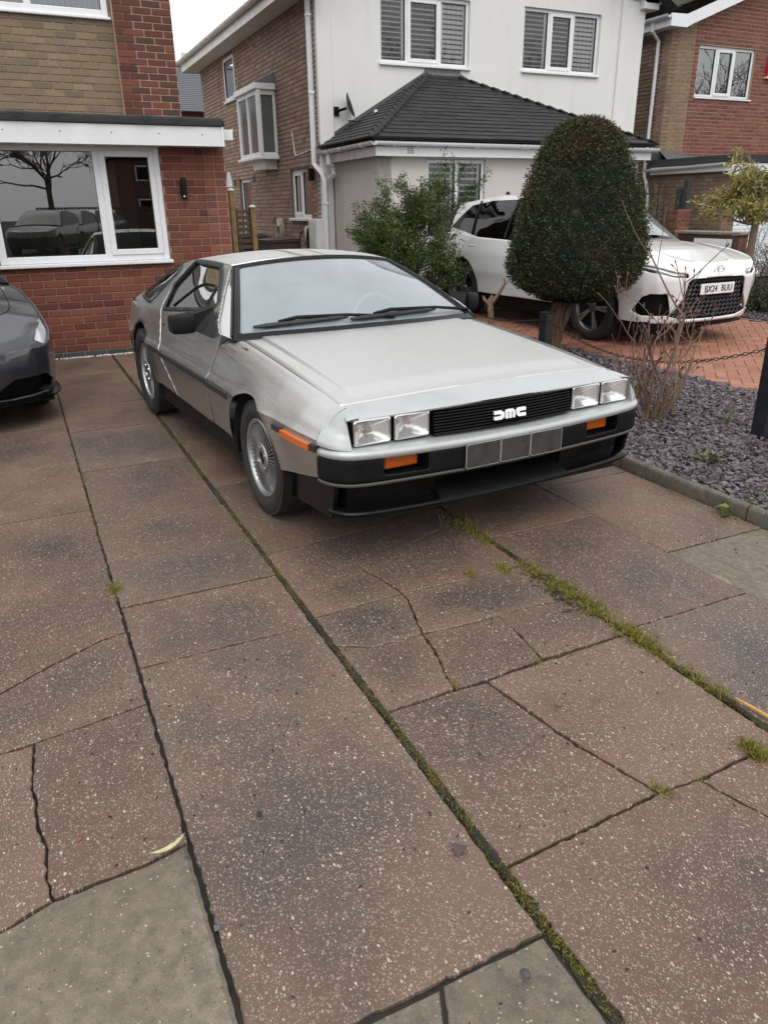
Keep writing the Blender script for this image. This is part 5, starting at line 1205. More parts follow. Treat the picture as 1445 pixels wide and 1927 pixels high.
# wheels
def wheel(name, x, sg, r, wid, rim, yface):
    t = MB(); T = Matrix.Translation((x, sg * (yface - wid / 2), r)) @ Matrix.Rotation(R(-90 * sg), 4, 'X')
    h = wid / 2
    t.lathe([(rim, h * .72), (rim + .012, h * .84), (rim + .035, h * .97), (rim + (r - rim) * .55, h), (r - .022, h * .93), (r - .006, h * .82), (r, h * .66), (r, -h * .66), (r - .02, -h * .92), (rim, -h * .8)], 64, T)
    for k in range(72):                                    # shoulder tread blocks
        a = 2 * math.pi * k / 72; B = T @ Matrix.Rotation(a, 4, 'Z')
        t.box((r - .004, 0, h * .74), (.012, r * 2 * math.pi / 72 * .62, h * .26), 0, B)
        t.box((r - .001, .004, h * .30), (.008, r * 2 * math.pi / 72 * .62, h * .34), 0, B)
        t.box((r - .001, 0, -h * .30), (.008, r * 2 * math.pi / 72 * .62, h * .5), 0, B)
    wh = t.build('wheel', TYRE, car, smooth=40); wh.name = 'tyre'
    t = MB(); d = h * .80
    t.lathe([(rim + .004, d - .02), (rim + .010, d), (rim + .004, d + .006), (rim - .008, d + .002), (rim - .014, d - .012), (rim - .018, d - .05), (rim - .03, -h * .7)], 64, T)
    t.lathe([(.078, d - .004), (.074, d + .002), (.045, d + .003), (.036, d + .001), (.034, d - .006)], 40, T)
    rm = t.build('rim', ALLOY, wh, smooth=40)
    t = MB(); n = 46
    for k in range(n):
        B = T @ Matrix.Rotation(2 * math.pi * k / n, 4, 'Z')
        r0, r1 = .074, rim - .012; w0, w1 = .0036, .0062
        V = [(r0, -w0, d - .030), (r0, w0, d - .030), (r0, w0 * .6, d - .004), (r0, -w0 * .6, d - .004), (r1, -w1, d - .045), (r1, w1, d - .045), (r1, w1 * .55, d - .008), (r1, -w1 * .55, d - .008)]
        t.add(V, [[0, 3, 7, 4], [1, 5, 6, 2], [3, 2, 6, 7], [0, 4, 5, 1], [4, 7, 6, 5], [0, 1, 2, 3]], B)
    t.build('spokes', ALLOY, wh)
    t = MB(); t.lathe([(0, d - .055), (rim - .018, d - .060)], 40, T); t.build('brake_backing', DARK, wh)
    t = MB(); t.lathe([(0, d + .000), (.030, d + .000), (.035, d - .004)], 24, T); t.build('hub_cap', BLACKP, wh, smooth=30)
    t = MB()
    for k in range(4): t.lathe([(0, d + .010), (.008, d + .009), (.010, d)], 10, T @ Matrix.Rotation(math.pi / 2 * k + .5, 4, 'Z') @ Matrix.Translation((.056, 0, 0)))
    t.build('wheel_nuts', CHROME, wh, smooth=30)
    return wh
for sg in (-1, 1):
    wheel('w', 0.0, sg, .297, .195, .196, .886); wheel('w', -2.413, sg, .325, .235, .208, .905)
# wipers
for x0, y0, x1, y1, piv in ((-.372, -.690, -.285, -.13, (-.31, .02)), (-.285, -.12, -.385, .52, (-.40, .66))):
    def wsp(y, d, o=.020):
        u = max(-1, min(1, y / .80)); return Vector(WS(u, d, o))
    m = MB(); pa = [wsp(lerp(y0, y1, k), lerp(.085, .115, k), .016) for k in lin(0, 1, 9)]; m.tube(pa, [.008] + [.015] * 7 + [.008], 6); wp = m.build('wiper_blade', RUBBER, car, smooth=40)
    m = MB(); c = wsp(lerp(y0, y1, .45), .13, .03); m.tube([wsp(lerp(y0, y1, .25), .11, .026), c, wsp(lerp(y0, y1, .75), .125, .028), wsp(y1, .12, .026), wsp(y1 + .30, .075, .015)], [.008, .012, .010, .009, .012], 6); m.build('wiper_arm', BLACKP, wp, smooth=40)
# interior
m = MB(); m.grid(lambda u, v: (lerp(-.42, -.95, v) + .10 * (1 - u * u) * (1 - v), u * .70, itp(v, [(0, .80), (.3, .83), (.8, .83), (1, .70)])), lin(-1, 1, 13), lin(0, 1, 9), flip=True); m.build('dashboard', GREYIN, car, smooth=50)
m = MB(); m.bx((-2.0, -.78, .24), (-.5, .78, .28)); m.bx((-2.02, -.66, .28), (-1.98, .66, 1.0)); m.build('cabin_tub', GREYIN, car)
for sg in (-1, 1):
    m = MB(); m.box((-1.45, sg * .36, .42), (.55, .48, .18), .06); m.box((-1.78, sg * .36, .70), (.15, .48, .60), .06, Matrix.Translation((0, 0, 0))); m.box((-1.84, sg * .36, .98), (.09, .26, .13), .035); m.build('seat', GREYIN, car)
m = MB(); m.tube([Vector((-.98, .37, .78)) + Matrix.Rotation(R(-22), 3, 'Y') @ Vector((0, .175 * math.cos(a), .175 * math.sin(a))) for a in lin(0, 2 * math.pi, 33)[:-1]], .013, 8, closed=True)
m.tube([(-.98, .20, .79), (-.96, .37, .76), (-.98, .54, .79)], .014, 6); m.tube([(-.96, .37, .76), (-.75, .37, .68)], .02, 6); m.build('steering_wheel', GREYIN, car, smooth=40)
m = MB(); m.box(WS(.02, .90, -.05), (.02, .20, .05), .008); m.build('rear_view_mirror', BLACKP, car)
# tail: sloping louvres, deck and rear panel
for k in range(8):
    x0 = -1.96 - k * .125; m = MB(); m.grid(lambda x, u: (x, u * (ye_(x) - .05), ze_(x) + .02 * (1 - u * u) + (.020 if x > x0 - .06 else -.02)), [x0 - .115, x0 - .062, x0], lin(-1, 1, 7), flip=True); m.build('louvre', BLACKP, car)
m = MB(); m.grid(lambda x, u: (x, u * (ye_(x)), ze_(x) - .03), lin(-3.16, -1.94, 12), lin(-1, 1, 5), flip=True); m.build('rear_deck', BLACKP, car)
m = MB(); m.prism([(-.74, .42), (.74, .42), (.76, .80), (-.76, .80)], (-3.16, 0, 0), (0, 1, 0), (0, 0, 1), (-.03, 0, 0)); m.build('rear_panel', BLACKP, car)
m = MB(); m.box((-3.2, 0, .48), (.10, 1.60, .13), .03); m.build('rear_bumper', BLACKP, car)
for sg in (-1, 1): m = MB(); m.box((-3.195, sg * .5, .66), (.02, .36, .13), .005); m.build('tail_lamp', plain('tail_red', (.25, .01, .01), .2) if 'tail_red' not in bpy.data.materials else bpy.data.materials['tail_red'], car)
# ------------------------------------------------------------------ modern cars built on one wrapped-outline body
def car_paint(name, c, metal=0.0, rough=.25, dirt=.2):
    t = NT(name); n = t.noise(3.5, t.coord('Object'), detail=6, rough=.65); d = t.noise(40, t.coord('Object'), detail=4)
    k = t.mix(t.ramp(n, [(.45, 0.), (.8, dirt)]), c, tuple(x * .55 + .05 for x in c)); t.col(k); t.set(Metallic=metal, Roughness=rough); t.set(**{'Coat_Weight': 1.0, 'Coat_Roughness': .06})
    t.L(t.ramp(d, [(.4, .04), (.75, .16)]), t.b.inputs['Coat Roughness']); return t.m
class Body:
    """right half outline (x forward, y>0 outward) wrapped front to back; z from skirt to shoulder"""
    def __init__(s, outline, wz, fx, rx, ztop, zbot=.20, n=150):
        s.P = resample([(x, y) for x, y in outline], n); s.n = n; s.wz, s.fx, s.rx, s.zt, s.zb = wz, fx, rx, ztop, zbot
        s.len = [0.0]
        for a, b in zip(s.P, s.P[1:]): s.len.append(s.len[-1] + (b - a).length)
        s.L = s.len[-1]; s.xf = outline[0][0]; s.xr = outline[-1][0]
    def base(s, a):
        a = max(0, min(s.L, a)); k = min(s.n - 2, int(a / s.L * (s.n - 1))); t = (a - s.len[k]) / max(1e-9, s.len[k + 1] - s.len[k]); return s.P[k].lerp(s.P[k + 1], max(0, min(1, t)))
    def pos(s, a, v, sg, off=0.0):
        p = s.base(a); zt = itp(p.x, s.zt); z = lerp(s.zb, zt, v) if v <= 1 else zt
        w = smo(z, s.wz); ff = max(0, min(1, (p.x - (s.xf - .9)) / .9)); fr = max(0, min(1, ((s.xr + .8) - p.x) / .8))
        x = p.x + smo(z, s.fx) * ff ** 1.5 + smo(z, s.rx) * fr ** 1.5; y = p.y * w
        if off:
            e = s.base(min(s.L, a + .02)) - s.base(max(0, a - .02)); e.normalize(); nx, ny = -e.y, e.x
            if nx * 0 + ny * p.y < 0 and abs(p.y) > .05: nx, ny = -nx, -ny
            nx, ny = (e.y * -1, e.x) if False else (abs(e.y) * (1 if p.x > -1 else -1), abs(e.x)); x += nx * off; y += ny * off
        return (x, sg * y, z)
    def patch(s, sg, keeps, a0=0.0, a1=None, na=120, nv=26, off=0.0):
        m = MB(); a1 = a1 or s.L
        def W(f):
            def g(a, v): x, y, z = s.pos(a, v, 1); return f(x, y, z)
            return g
        clipgrid(m, lin(a0, a1, na), lin(0, 1, nv), lambda a, v: s.pos(a, v, sg, off), [W(k) for k in keeps], flip=sg > 0)
        return m
    def halfw(s, x):
        b = None
        for p, q in zip(s.P, s.P[1:]):
            if (p.x - x) * (q.x - x) <= 0: t = (x - p.x) / (q.x - p.x) if abs(q.x - p.x) > 1e-9 else 0; b = lerp(p.y, q.y, t); break
        return b if b is not None else 0.0
def carc(x, z, ax, r): return math.hypot(x - ax, (z - r[0]) * (1 if z > r[0] else .3)) - r[1]
def alloy_wheel(par, x, y, sg, r, wid, rim, nsp, matA, matB, twin=True):
    T = Matrix.Translation((x, sg * (y - wid / 2), r)) @ Matrix.Rotation(R(-90 * sg), 4, 'X'); h = wid / 2
    t = MB(); t.lathe([(rim, h * .78), (rim + .02, h * .98), (rim + (r - rim) * .6, h), (r - .015, h * .9), (r, h * .7), (r, -h * .7), (r - .02, -h * .95), (rim, -h * .8)], 56, T); w_ = t.build('tyre', TYRE, par, smooth=40)
    t = MB(); d = h * .80; t.lathe([(rim + .004, d), (rim - .004, d + .004), (rim - .016, d - .006), (rim - .03, d - .06), (rim - .035, -h * .6)], 56, T); t.lathe([(0, d - .012), (.03, d - .010), (.055, d - .016), (.065, d - .03)], 24, T); t.build('rim', matB, w_, smooth=40)
    t = MB(); t.lathe([(0, d - .075), (rim - .03, d - .075)], 32, T); t.build('brake_backing', DARK, w_)
    for k in range(nsp):
        t = MB()
        for dv in ((-.105, .105) if twin else (0,)):
            B = T @ Matrix.Rotation(2 * math.pi * k / nsp, 4, 'Z'); c = math.cos(dv); s_ = math.sin(dv)
            a = Vector((.05, .05 * dv * 1.2, d - .018)); b = Vector(((rim - .012) * math.cos(dv * .9), (rim - .012) * math.sin(dv * .9), d - .006)); q = Vector((-s_, c, 0)); w0, w1 = .011, .0135
            V = [a - q * w0, a + q * w0, b + q * w1, b - q * w1]; V = [tuple(v) for v in V] + [tuple(v - Vector((0, 0, .03))) for v in V]
            t.add(V, [[0, 1, 2, 3][::-1] if False else [0, 3, 2, 1][::-1], [0, 4, 5, 1], [1, 5, 6, 2], [2, 6, 7, 3], [3, 7, 4, 0]], B)
        t.build('spoke', matA, w_)
    return w_
# ---------------- white SUV
WHITE = car_paint('pearl_white_paint', (.68, .685, .68), 0.0, .3, .08)
PRIVIN = plain('cabin_dark', (.03, .03, .03), .8)
suv = thing('parked_suv', 'white SUV with black grille and dark rear windows on the block paving', 'car', (-3.417, 5.008, 0), R(2.45))
SO = [(.94, 0), (.935, .20), (.92, .42), (.885, .60), (.81, .74), (.68, .835), (.50, .89), (.25, .918), (-.2, .928), (-1.3, .93), (-2.4, .93), (-2.9, .915), (-3.25, .87), (-3.5, .78), (-3.64, .62), (-3.70, .3), (-3.71, 0)]
sb = Body(SO, [(.2, .94), (.32, .965), (.55, .985), (.66, 1.0), (.85, .992), (1.0, .962), (1.12, .93), (1.2, .91)], [(.2, -.07), (.3, -.02), (.45, .015), (.70, .03), (.80, .0), (.90, -.09), (1.0, -.2)], [(.2, .1), (.5, .0), (.8, .02), (1.1, .12)],
          [(-3.8, 1.10), (-2.9, 1.13), (-2.3, 1.075), (-1.2, 1.045), (-.6, 1.035), (0, 1.01), (.4, .965), (.7, .91), (.95, .865)], .21)
AF, AR_ = (.372, .435), (.372, .435)
fa = lambda x, y, z: carc(x, z, 0, AF) if y > .7 else 1; ra_ = lambda x, y, z: carc(x, z, -2.69, AR_) if y > .7 else 1
GR = [(0, .30), (.40, .30), (.60, .345), (.475, .53), (.44, .70), (.40, .725), (0, .735)]
GRm = [(-a, b) for a, b in GR[::-1]] + GR
FOG = [(.60, .365), (.80, .365), (.83, .40), (.81, .545), (.775, .575), (.66, .575)]
HLp = [(.43, .775), (.60, .80), (.86, .885), (.885, .90), (.885, .862), (.80, .80), (.60, .745), (.44, .735)]
SK = lambda x: itp(x, [(-3.7, .42), (-3.2, .36), (-.6, .37), (-.55, .37), (.5, .29), (.94, .27)])
front = lambda x: x > .30
for sg in (-1, 1):
    ks = [fa, ra_, lambda x, y, z: z - SK(x), lambda x, y, z: (sdp((y, z), GRm) if x > .3 else 1), lambda x, y, z: (sdp((y, z), FOG, .012) if x > .3 else 1), lambda x, y, z: (sdp((y, z), HLp) if x > .25 else 1)]
    bd = sb.patch(sg, ks, na=230, nv=44).build('body_side', WHITE, suv, smooth=50, solid=.02)
    sb.patch(sg, [fa, ra_, lambda x, y, z: SK(x) - .004 - z, lambda x, y, z: z - itp(x, [(-3.7, .3), (-2.2, .22), (.3, .22), (.9, .2)])], na=120, nv=30, off=-.012).build('sill_cladding', BLACKP, suv, smooth=50)
    # arch trims
    for ax in (0, -2.69):
        m = MB(); m.grid(lambda a, q: (ax + (.438 - q * .035) * math.cos(a), sg * (.912 - (q * .012) - (.02 if a < .2 or a > 2.95 else 0)), .372 + (.438 - q * .035) * math.sin(a) * (1 if math.sin(a) > 0 else .9)), lin(-.25, math.pi + .25, 30), [0, 1], flip=sg < 0); m.build('arch_trim', BLACKP, suv, smooth=50)
        m = MB(); m.grid(lambda a, y: (ax + .44 * math.cos(a), sg * y, .372 + .44 * math.sin(a)), lin(-.3, math.pi + .3, 20), [.5, .90], flip=sg > 0); m.grid(lambda a, q: (ax + q * .44 * math.cos(a), sg * .55, .372 + q * .44 * math.sin(a)), lin(-.3, math.pi + .3, 20), [0, 1], flip=sg > 0); m.build('wheel_arch_liner', DARK, suv)
    # door shut lines and handles
    for x in (-.62, -1.72, -2.42):
        m = MB(); P = []
        for z in lin(.40, 1.04, 14):
            yy = sb.halfw(x) * smo(z, sb.wz); P.append((x + (.0 if x > -2 else -.12 * max(0, z - .75)), sg * (yy + .001), z))
        m.tube(P, .004, 4); m.build('door_gap', DARK, suv)
    for x in (-1.55, -2.42):
        m = MB(); m.box((x, sg * (.93 * .972 + .012), .965), (.20, .022, .030), .009); m.build('door_handle', WHITE, suv)
    m = MB(); m.grid(lambda x, z: (x, sg * (sb.halfw(x) * smo(z, sb.wz) + .018 * math.exp(-((z - .55) / .03) ** 2) * min(1, max(0, (x + 2.15) * 4)) * min(1, max(0, (-.45 - x) * 4)) + .002), z), lin(-2.15, -.45, 20), lin(.50, .60, 7), flip=sg > 0); m.build('door_crease', WHITE, suv, smooth=60)
    m = sb.patch(sg, [lambda x, y, z: (-sdp((y, z), HLp) if x > .25 else -1)], na=200, nv=44, off=-.012).build('headlamp', plain('lamp_dark_chrome', (.10, .11, .12), .15, metal=.6, coat=1), suv, smooth=50)
    sb.patch(sg, [lambda x, y, z: (-sdp((y, z), [(.46, .772), (.60, .790), (.84, .868), (.84, .858), (.60, .770)], .004) if x > .25 else -1)], na=200, nv=60, off=-.004).build('light_blade', plain('drl_white', (.8, .82, .85), .2), m, smooth=50)
    fg = sb.patch(sg, [lambda x, y, z: (-sdp((y, z), FOG, .02) if x > .2 else -1)], na=200, nv=44, off=-.06).build('fog_pocket', BLACKP, suv, smooth=50)
    m = MB(); m.lathe([(0, .02), (.03, .016), (.034, 0)], 16, Matrix.Translation((.66, sg * .74, .46)) @ Matrix.Rotation(R(90), 4, 'Y') @ Matrix.Rotation(R(20 * sg), 4, 'X')); m.build('fog_lamp', CHROME, fg, smooth=40)
    alloy_wheel(suv, 0, .915, sg, .372, .235, .262, 5, ALLOY, ALLOYD); alloy_wheel(suv, -2.69, .915, sg, .372, .235, .262, 5, ALLOYD, ALLOYD)
gp = MB()
for sg in (-1, 1): g1 = sb.patch(sg, [lambda x, y, z: (-sdp((y, z), GRm, .015) if x > .3 else -1)], na=200, nv=44, off=-.05); gp.add(g1.V, g1.F)
gr = gp.build('grille', DARK, suv, smooth=50)
def frontx(y, z, off=0):
    for k in range(sb.n - 1):
        if sb.P[k].y <= abs(y) <= sb.P[k + 1].y: break
    return lerp(sb.P[k].x, sb.P[k + 1].x, (abs(y) - sb.P[k].y) / max(1e-6, sb.P[k + 1].y - sb.P[k].y)) + smo(z, sb.fx) + off
GM = plain('grille_grey', (.05, .05, .052), .35, metal=.4)
for k in range(9):
    z = .335 + k * .046; yw = itp(z, [(.30, .50), (.345, .56), (.53, .47), (.70, .43)]) - .01
    if z > .72: continue
    m = MB(); m.tube([(frontx(y, z, -.022) , y, z + (.012 if i % 2 else -.012)) for i, y in enumerate(lin(-yw, yw, 31))], .0075, 5); m.build('grille_bar', GM, gr, smooth=40)
plate = MB(); plate.box((.972, 0, .615), (.012, .52, .112), .003); pl_ = plate.build('number_plate', plain('plate_white', (.72, .72, .70), .3), suv)
PBK = plain('plate_black', (.01, .01, .01), .4)
for tx, yo in (('BX24', -.108), ('BUU', .138)):
    tm = text_mesh(tx, .098, 'plate_text', .002); tm.materials.append(PBK); o = link('plate_text', tm, pl_); o.matrix_basis = Matrix.Translation((.980, yo, .613)) @ RZ90 @ Matrix.Rotation(R(90), 4, 'X') @ Matrix.Diagonal((.90, 1, 1, 1))
m = MB(); m.tube([(.962, .075 * math.cos(a), .80 + .052 * math.sin(a)) for a in lin(0, 2 * math.pi, 25)[:-1]], .005, 6, closed=True); m.tube([(.964, -.015, .835), (.964, -.028, .785), (.964, .05, .785)], .005, 6); m.build('badge', CHROME, suv, smooth=40)
# bonnet
def shood(x, u):
    w_ = sb.halfw(x); zt = itp(x, sb.zt); z0 = smo(zt, sb.wz); ff = max(0, min(1, (x - (sb.xf - .9)) / .9)); return (x + smo(zt, sb.fx) * ff ** 1.5, u * w_ * z0, zt + .055 * (1 - abs(u) ** 2.2) * min(1, (sb.xf - x) / .5 + .15) + .008 * math.exp(-((abs(u) - .55) / .06) ** 2))
us_h = lin(-1, 1, 33)
m = MB(); m.grid(shood, lin(-.80, .938, 48), us_h); m.build('bonnet', WHITE, suv, smooth=40)
m = MB(); m.tube([(shood(x, sg_)[0] - .004, shood(x, sg_)[1] * .992, shood(x, sg_)[2] - .006) for sg_, xs in ((-1, lin(-.6, .93, 16)), (1, lin(.93, -.6, 16))) for x in xs], .006, 5); m.build('bonnet_gap', DARK, suv)
# lower lip
m = MB()
for k, (z, o_) in enumerate(((.262, .0), (.225, -.02))):
    m.tube([(frontx(y, .3, -.015 + o_) - .02 * (1 if abs(y) > .6 else 0), y, z + .02 * (abs(y) / .8) ** 2) for y in lin(-.80, .80, 25)], .022, 6)
m.build('front_lip', BLACKP, suv, smooth=50)
m = MB(); m.tube([(frontx(y, .3, .004), y, .288 + .015 * (abs(y) / .6) ** 2) for y in lin(-.60, .60, 17)], .012, 6); m.build('lip_trim', WHITE, suv, smooth=50)
m = MB(); m.bx((-3.4, -.80, .18), (.70, .80, .30)); m.bx((-3.6, -.75, .3), (-3.1, .75, .9)); m.bx((-2.2, -.8, .3), (-.5, .8, .95)); m.build('underbody', DARK, suv)
# greenhouse
def gside(x, q):                                            # q 0 belt .. 1 roof edge
    zb = itp(x, sb.zt); yb = sb.halfw(x) * smo(zb, sb.wz)
    zr = smo(x, [(-3.62, 1.14), (-3.35, 1.40), (-3.1, 1.50), (-2.6, 1.565), (-2.1, 1.598), (-1.42, 1.59), (-1.10, 1.505), (-.76, 1.275), (-.44, 1.05)]); zr = max(zr, zb + .001); yr = lerp(yb, itp(x, [(-3.6, .62), (-3.1, .60), (-2.0, .64), (-.9, .70)]), min(1, (zr - zb) / .5))
    return (x, lerp(yb, yr, q) + .025 * math.sin(math.pi * q), lerp(zb, zr, q))
SW = [(-.78, 1.075), (-1.24, 1.475), (-1.55, 1.54), (-2.35, 1.53), (-2.78, 1.475), (-3.12, 1.20), (-2.75, 1.155), (-2.35, 1.085), (-1.6, 1.065)]
for sg in (-1, 1):
    m = MB(); gz = lambda x, q: gside(x, q)
    clipgrid(m, lin(-3.62, -.44, 116), lin(0, 1, 20), lambda x, q: (gside(x, q)[0], sg * gside(x, q)[1], gside(x, q)[2]), [lambda x, q: sdp((x, gside(x, q)[2]), SW, .01), lambda x, q: (x + 3.15 if gside(x, q)[2] < 1.5 else 1)], flip=sg > 0); m.build('roof_side', WHITE, suv, smooth=40)
    m = MB(); clipgrid(m, lin(-3.3, -.6, 64), lin(0, 1, 14), lambda x, q: (gside(x, q)[0], sg * (gside(x, q)[1] - .006), gside(x, q)[2]), [lambda x, q: -sdp((x, gside(x, q)[2]), SW, .012)], flip=sg > 0); sw = m.build('side_window', PRIVACY, suv, smooth=40)
    m = MB(); clipgrid(m, lin(-3.62, -3.0, 20), lin(0, 1, 14), lambda x, q: (gside(x, q)[0], sg * (gside(x, q)[1] - .003), gside(x, q)[2]), [lambda x, q: -3.15 - x], flip=sg > 0); m.build('rear_quarter_glass', BLACKG, suv, smooth=40)
    for xa, xb in ((-1.74, -1.70), (-2.52, -2.60)):
        m = MB(); m.tube([(xa, sg * (gside(xa, .04)[1] + .001), gside(xa, .04)[2]), ((xa + xb) / 2, sg * (gside(xa, .5)[1] + .001), gside(xa, .5)[2]), (xb, sg * (gside(xb, .93)[1] + .001), gside(xb, .93)[2])], .022, 6); m.build('window_pillar', BLACKG, sw, smooth=40)
    m = MB(); B = Matrix.Translation((-.86, sg * .99, 1.10)); m.box((0, 0, 0), (.13, .24, .14), .045, B); m.tube([(-.86, sg * .80, 1.05), (-.86, sg * .9, 1.07)], .025, 6); m.build('door_mirror', BLACKP if sg > 0 else WHITE, suv, smooth=40)
def groof(x, u):
    y = gside(x, 1)[1]; return (x, u * y, gside(x, 1)[2] + .045 * (1 - abs(u) ** 2.4) * itp(x, [(-3.5, .4), (-3, 1), (-1.5, 1), (-.7, 1.2)]))
m = MB(); m.grid(groof, lin(-3.30, -1.40, 26), lin(-1, 1, 21), flip=False); m.build('roof', WHITE, suv, smooth=40)
m = MB(); m.grid(lambda x, u: (groof(x, u)[0] + .07 * (1 - u * u), groof(x, u)[1] * .985, groof(x, u)[2] - .004), lin(-1.44, -.48, 16), lin(-1, 1, 17), flip=False); m.build('windscreen', glass_mat('suv_windscreen', (.55, .6, .6), 1.8, film=.45, filmcol=(.60, .74, .74)), suv, smooth=40)
m = MB(); m.grid(lambda x, u: groof(x, u), lin(-3.62, -3.28, 8), lin(-1, 1, 9), flip=False); m.build('tailgate_glass', BLACKG, suv, smooth=40)
m = MB(); m.prism([(0, 0), (.16, 0), (.04, .07)], (-2.95, -.012, 1.60), (1, 0, 0), (0, 0, 1), (0, .024, 0)); m.build('roof_aerial', BLACKP, suv)
m = MB(); m.bx((-2.95, -.66, .9), (-2.9, .66, 1.35)); m.bx((-1.3, -.7, .95), (-1.05, .7, 1.05), .03)
for y in (-.38, .38): m.box((-1.9, y, 1.1), (.16, .46, .7), .05); m.box((-1.93, y, 1.42), (.08, .24, .16), .03)
m.build('cabin', PRIVIN, suv)

# ---------------- dark grey saloon at the left edge
GREY = car_paint('dark_grey_paint', (.042, .043, .050), .55, .32, .25)
gc = thing('grey_saloon', 'dark grey saloon car nose with black chin splitter in front of the brick extension', 'car', (-3.01, -2.645, 0), R(12))
GO = [(.86, 0), (.855, .25), (.825, .48), (.76, .66), (.65, .79), (.48, .875), (.25, .912), (-.2, .925), (-1.3, .925), (-2.6, .925), (-3.2, .88), (-3.6, .74), (-3.78, .45), (-3.82, 0)]
gb = Body(GO, [(.15, .93), (.30, .97), (.48, .995), (.60, 1.0), (.72, .97), (.85, .92), (1.0, .9)], [(.15, -.05), (.25, -.02), (.42, .01), (.55, -.005), (.62, -.05), (.72, -.16), (.85, -.3)], [(.2, .1), (.6, 0), (1.0, .1)],
          [(-3.9, 1.02), (-2.6, .99), (-1.3, .945), (-.6, .93), (-.1, .885), (.25, .82), (.5, .745), (.7, .665), (.87, .60)], .16)
ga = lambda ax: (lambda x, y, z: carc(x, z, ax, (.335, .37)) if y > .7 else 1)
HL2 = [(.25, .785), (.42, .735), (.60, .665), (.69, .605), (.66, .575), (.57, .585), (.47, .64), (.40, .70)]   # in (x, z)
INT = [(.36, .24), (.79, .24), (.80, .29), (.74, .36), (.50, .36), (.40, .30)]                                   # lower pocket in (y, z)
for sg in (-1, 1):
    ks = [ga(0), ga(-2.875), lambda x, y, z: z - .21, lambda x, y, z: sdp((x, z), HL2, .006) if y > .45 else 1, lambda x, y, z: sdp((y, z), INT, .01) if x > .3 else 1]
    gb.patch(sg, ks, na=260, nv=60).build('body_side', GREY, gc, smooth=50, solid=.02)
    h_ = gb.patch(sg, [lambda x, y, z: -sdp((x, z), HL2, .008) if y > .45 else -1], na=260, nv=60, off=-.004).build('headlamp', plain('lamp_white', (.62, .64, .66), .12, coat=1.0) if 'lamp_white' not in bpy.data.materials else bpy.data.materials['lamp_white'], gc, smooth=50)
    gb.patch(sg, [lambda x, y, z: -sdp((y, z), INT, .014) if x > .3 else -1], na=200, nv=60, off=-.05).build('bumper_pocket', BLACKP, gc, smooth=50)
    for ax in (0, -2.875):
        m = MB(); m.grid(lambda a, y: (ax + .372 * math.cos(a), sg * y, .335 + .372 * math.sin(a)), lin(-.3, math.pi + .3, 20), [.5, .88], flip=sg > 0); m.grid(lambda a, q: (ax + q * .37 * math.cos(a), sg * .55, .335 + q * .37 * math.sin(a)), lin(-.3, math.pi + .3, 20), [0, 1], flip=sg > 0); m.build('wheel_arch_liner', DARK, gc)
        alloy_wheel(gc, ax, .905, sg, .335, .235, .235, 5, ALLOYD, ALLOYD)
def ghood(x, u):
    w_ = gb.halfw(x); zt = itp(x, gb.zt); ff = max(0, min(1, (x - (gb.xf - .9)) / .9)); return (x + smo(zt, gb.fx) * ff ** 1.5, u * w_ * smo(zt, gb.wz), zt + .07 * (1 - abs(u) ** 2) * min(1, (gb.xf - x) / .6 + .1))
m = MB(); m.grid(ghood, lin(-.95, .858, 44), lin(-1, 1, 37)); m.build('bonnet', GREY, gc, smooth=50)
m = MB(); P = [ghood(x, u) for x, u in [(lerp(-.5, .36, k), lerp(.90, .80, k)) for k in lin(0, 1, 10)] + [(.44, .76), (.51, .66), (.545, .5), (.565, .25), (.57, 0), (.565, -.25), (.545, -.5), (.51, -.66), (.44, -.76)] + [(lerp(.36, -.5, k), -lerp(.80, .90, k)) for k in lin(0, 1, 10)]]; m.tube([(a, b, c + .0015) for a, b, c in P], .0045, 5); m.build('bonnet_gap', DARK, gc, smooth=60)
def gfx(y, z, off=0):
    for k in range(gb.n - 1):
        if gb.P[k].y <= abs(y) <= gb.P[k + 1].y: break
    return gb.P[k].x + off
spl = [(x, y) for x, y in GO[:8]]; spl = [(x, -y) for x, y in spl[::-1]] + spl[1:]
SP = resample([(x + .045, y * 1.012) for x, y in spl], 70)
m = MB(); V = [(p.x - .10 if j == 0 else (p.x if j < 3 else p.x - .12), p.y * (.90 if j in (0, 3) else 1), z) for p in SP for j, z in enumerate((.235, .205, .190, .160))]
m.add(V, [[i * 4 + j, (i + 1) * 4 + j, (i + 1) * 4 + j + 1, i * 4 + j + 1][::-1] for i in range(69) for j in range(3)]); m.build('chin_splitter', BLACKG, gc, smooth=40)
m = MB(); m.bx((-3.6, -.80, .14), (.62, .80, .24)); m.bx((-2.4, -.8, .2), (-.5, .8, .85)); m.build('underbody', DARK, gc)
for sg in (-1, 1): m = MB(); m.grid(lambda x, q: (x, sg * lerp(.90, .88, q), lerp(.20, .24, q)), [-2.4, -.5], [0, 1]); m.build('side_skirt', BLACKP, gc)
def gsd(x, q):
    zb = itp(x, gb.zt); yb = gb.halfw(x) * smo(zb, gb.wz); zr = max(zb + .001, smo(x, [(-3.7, 1.03), (-3.2, 1.18), (-2.4, 1.38), (-1.8, 1.43), (-1.4, 1.36), (-.9, 1.12), (-.45, .93)])); yr = lerp(yb, .60, min(1, (zr - zb) / .5)); return (x, lerp(yb, yr, q) + .02 * math.sin(math.pi * q), lerp(zb, zr, q))
for sg in (-1, 1): m = MB(); m.grid(lambda x, q: (gsd(x, q)[0], sg * gsd(x, q)[1], gsd(x, q)[2]), lin(-3.7, -.45, 40), lin(0, 1, 6), flip=sg > 0); m.build('side_window', BLACKG, gc, smooth=40)
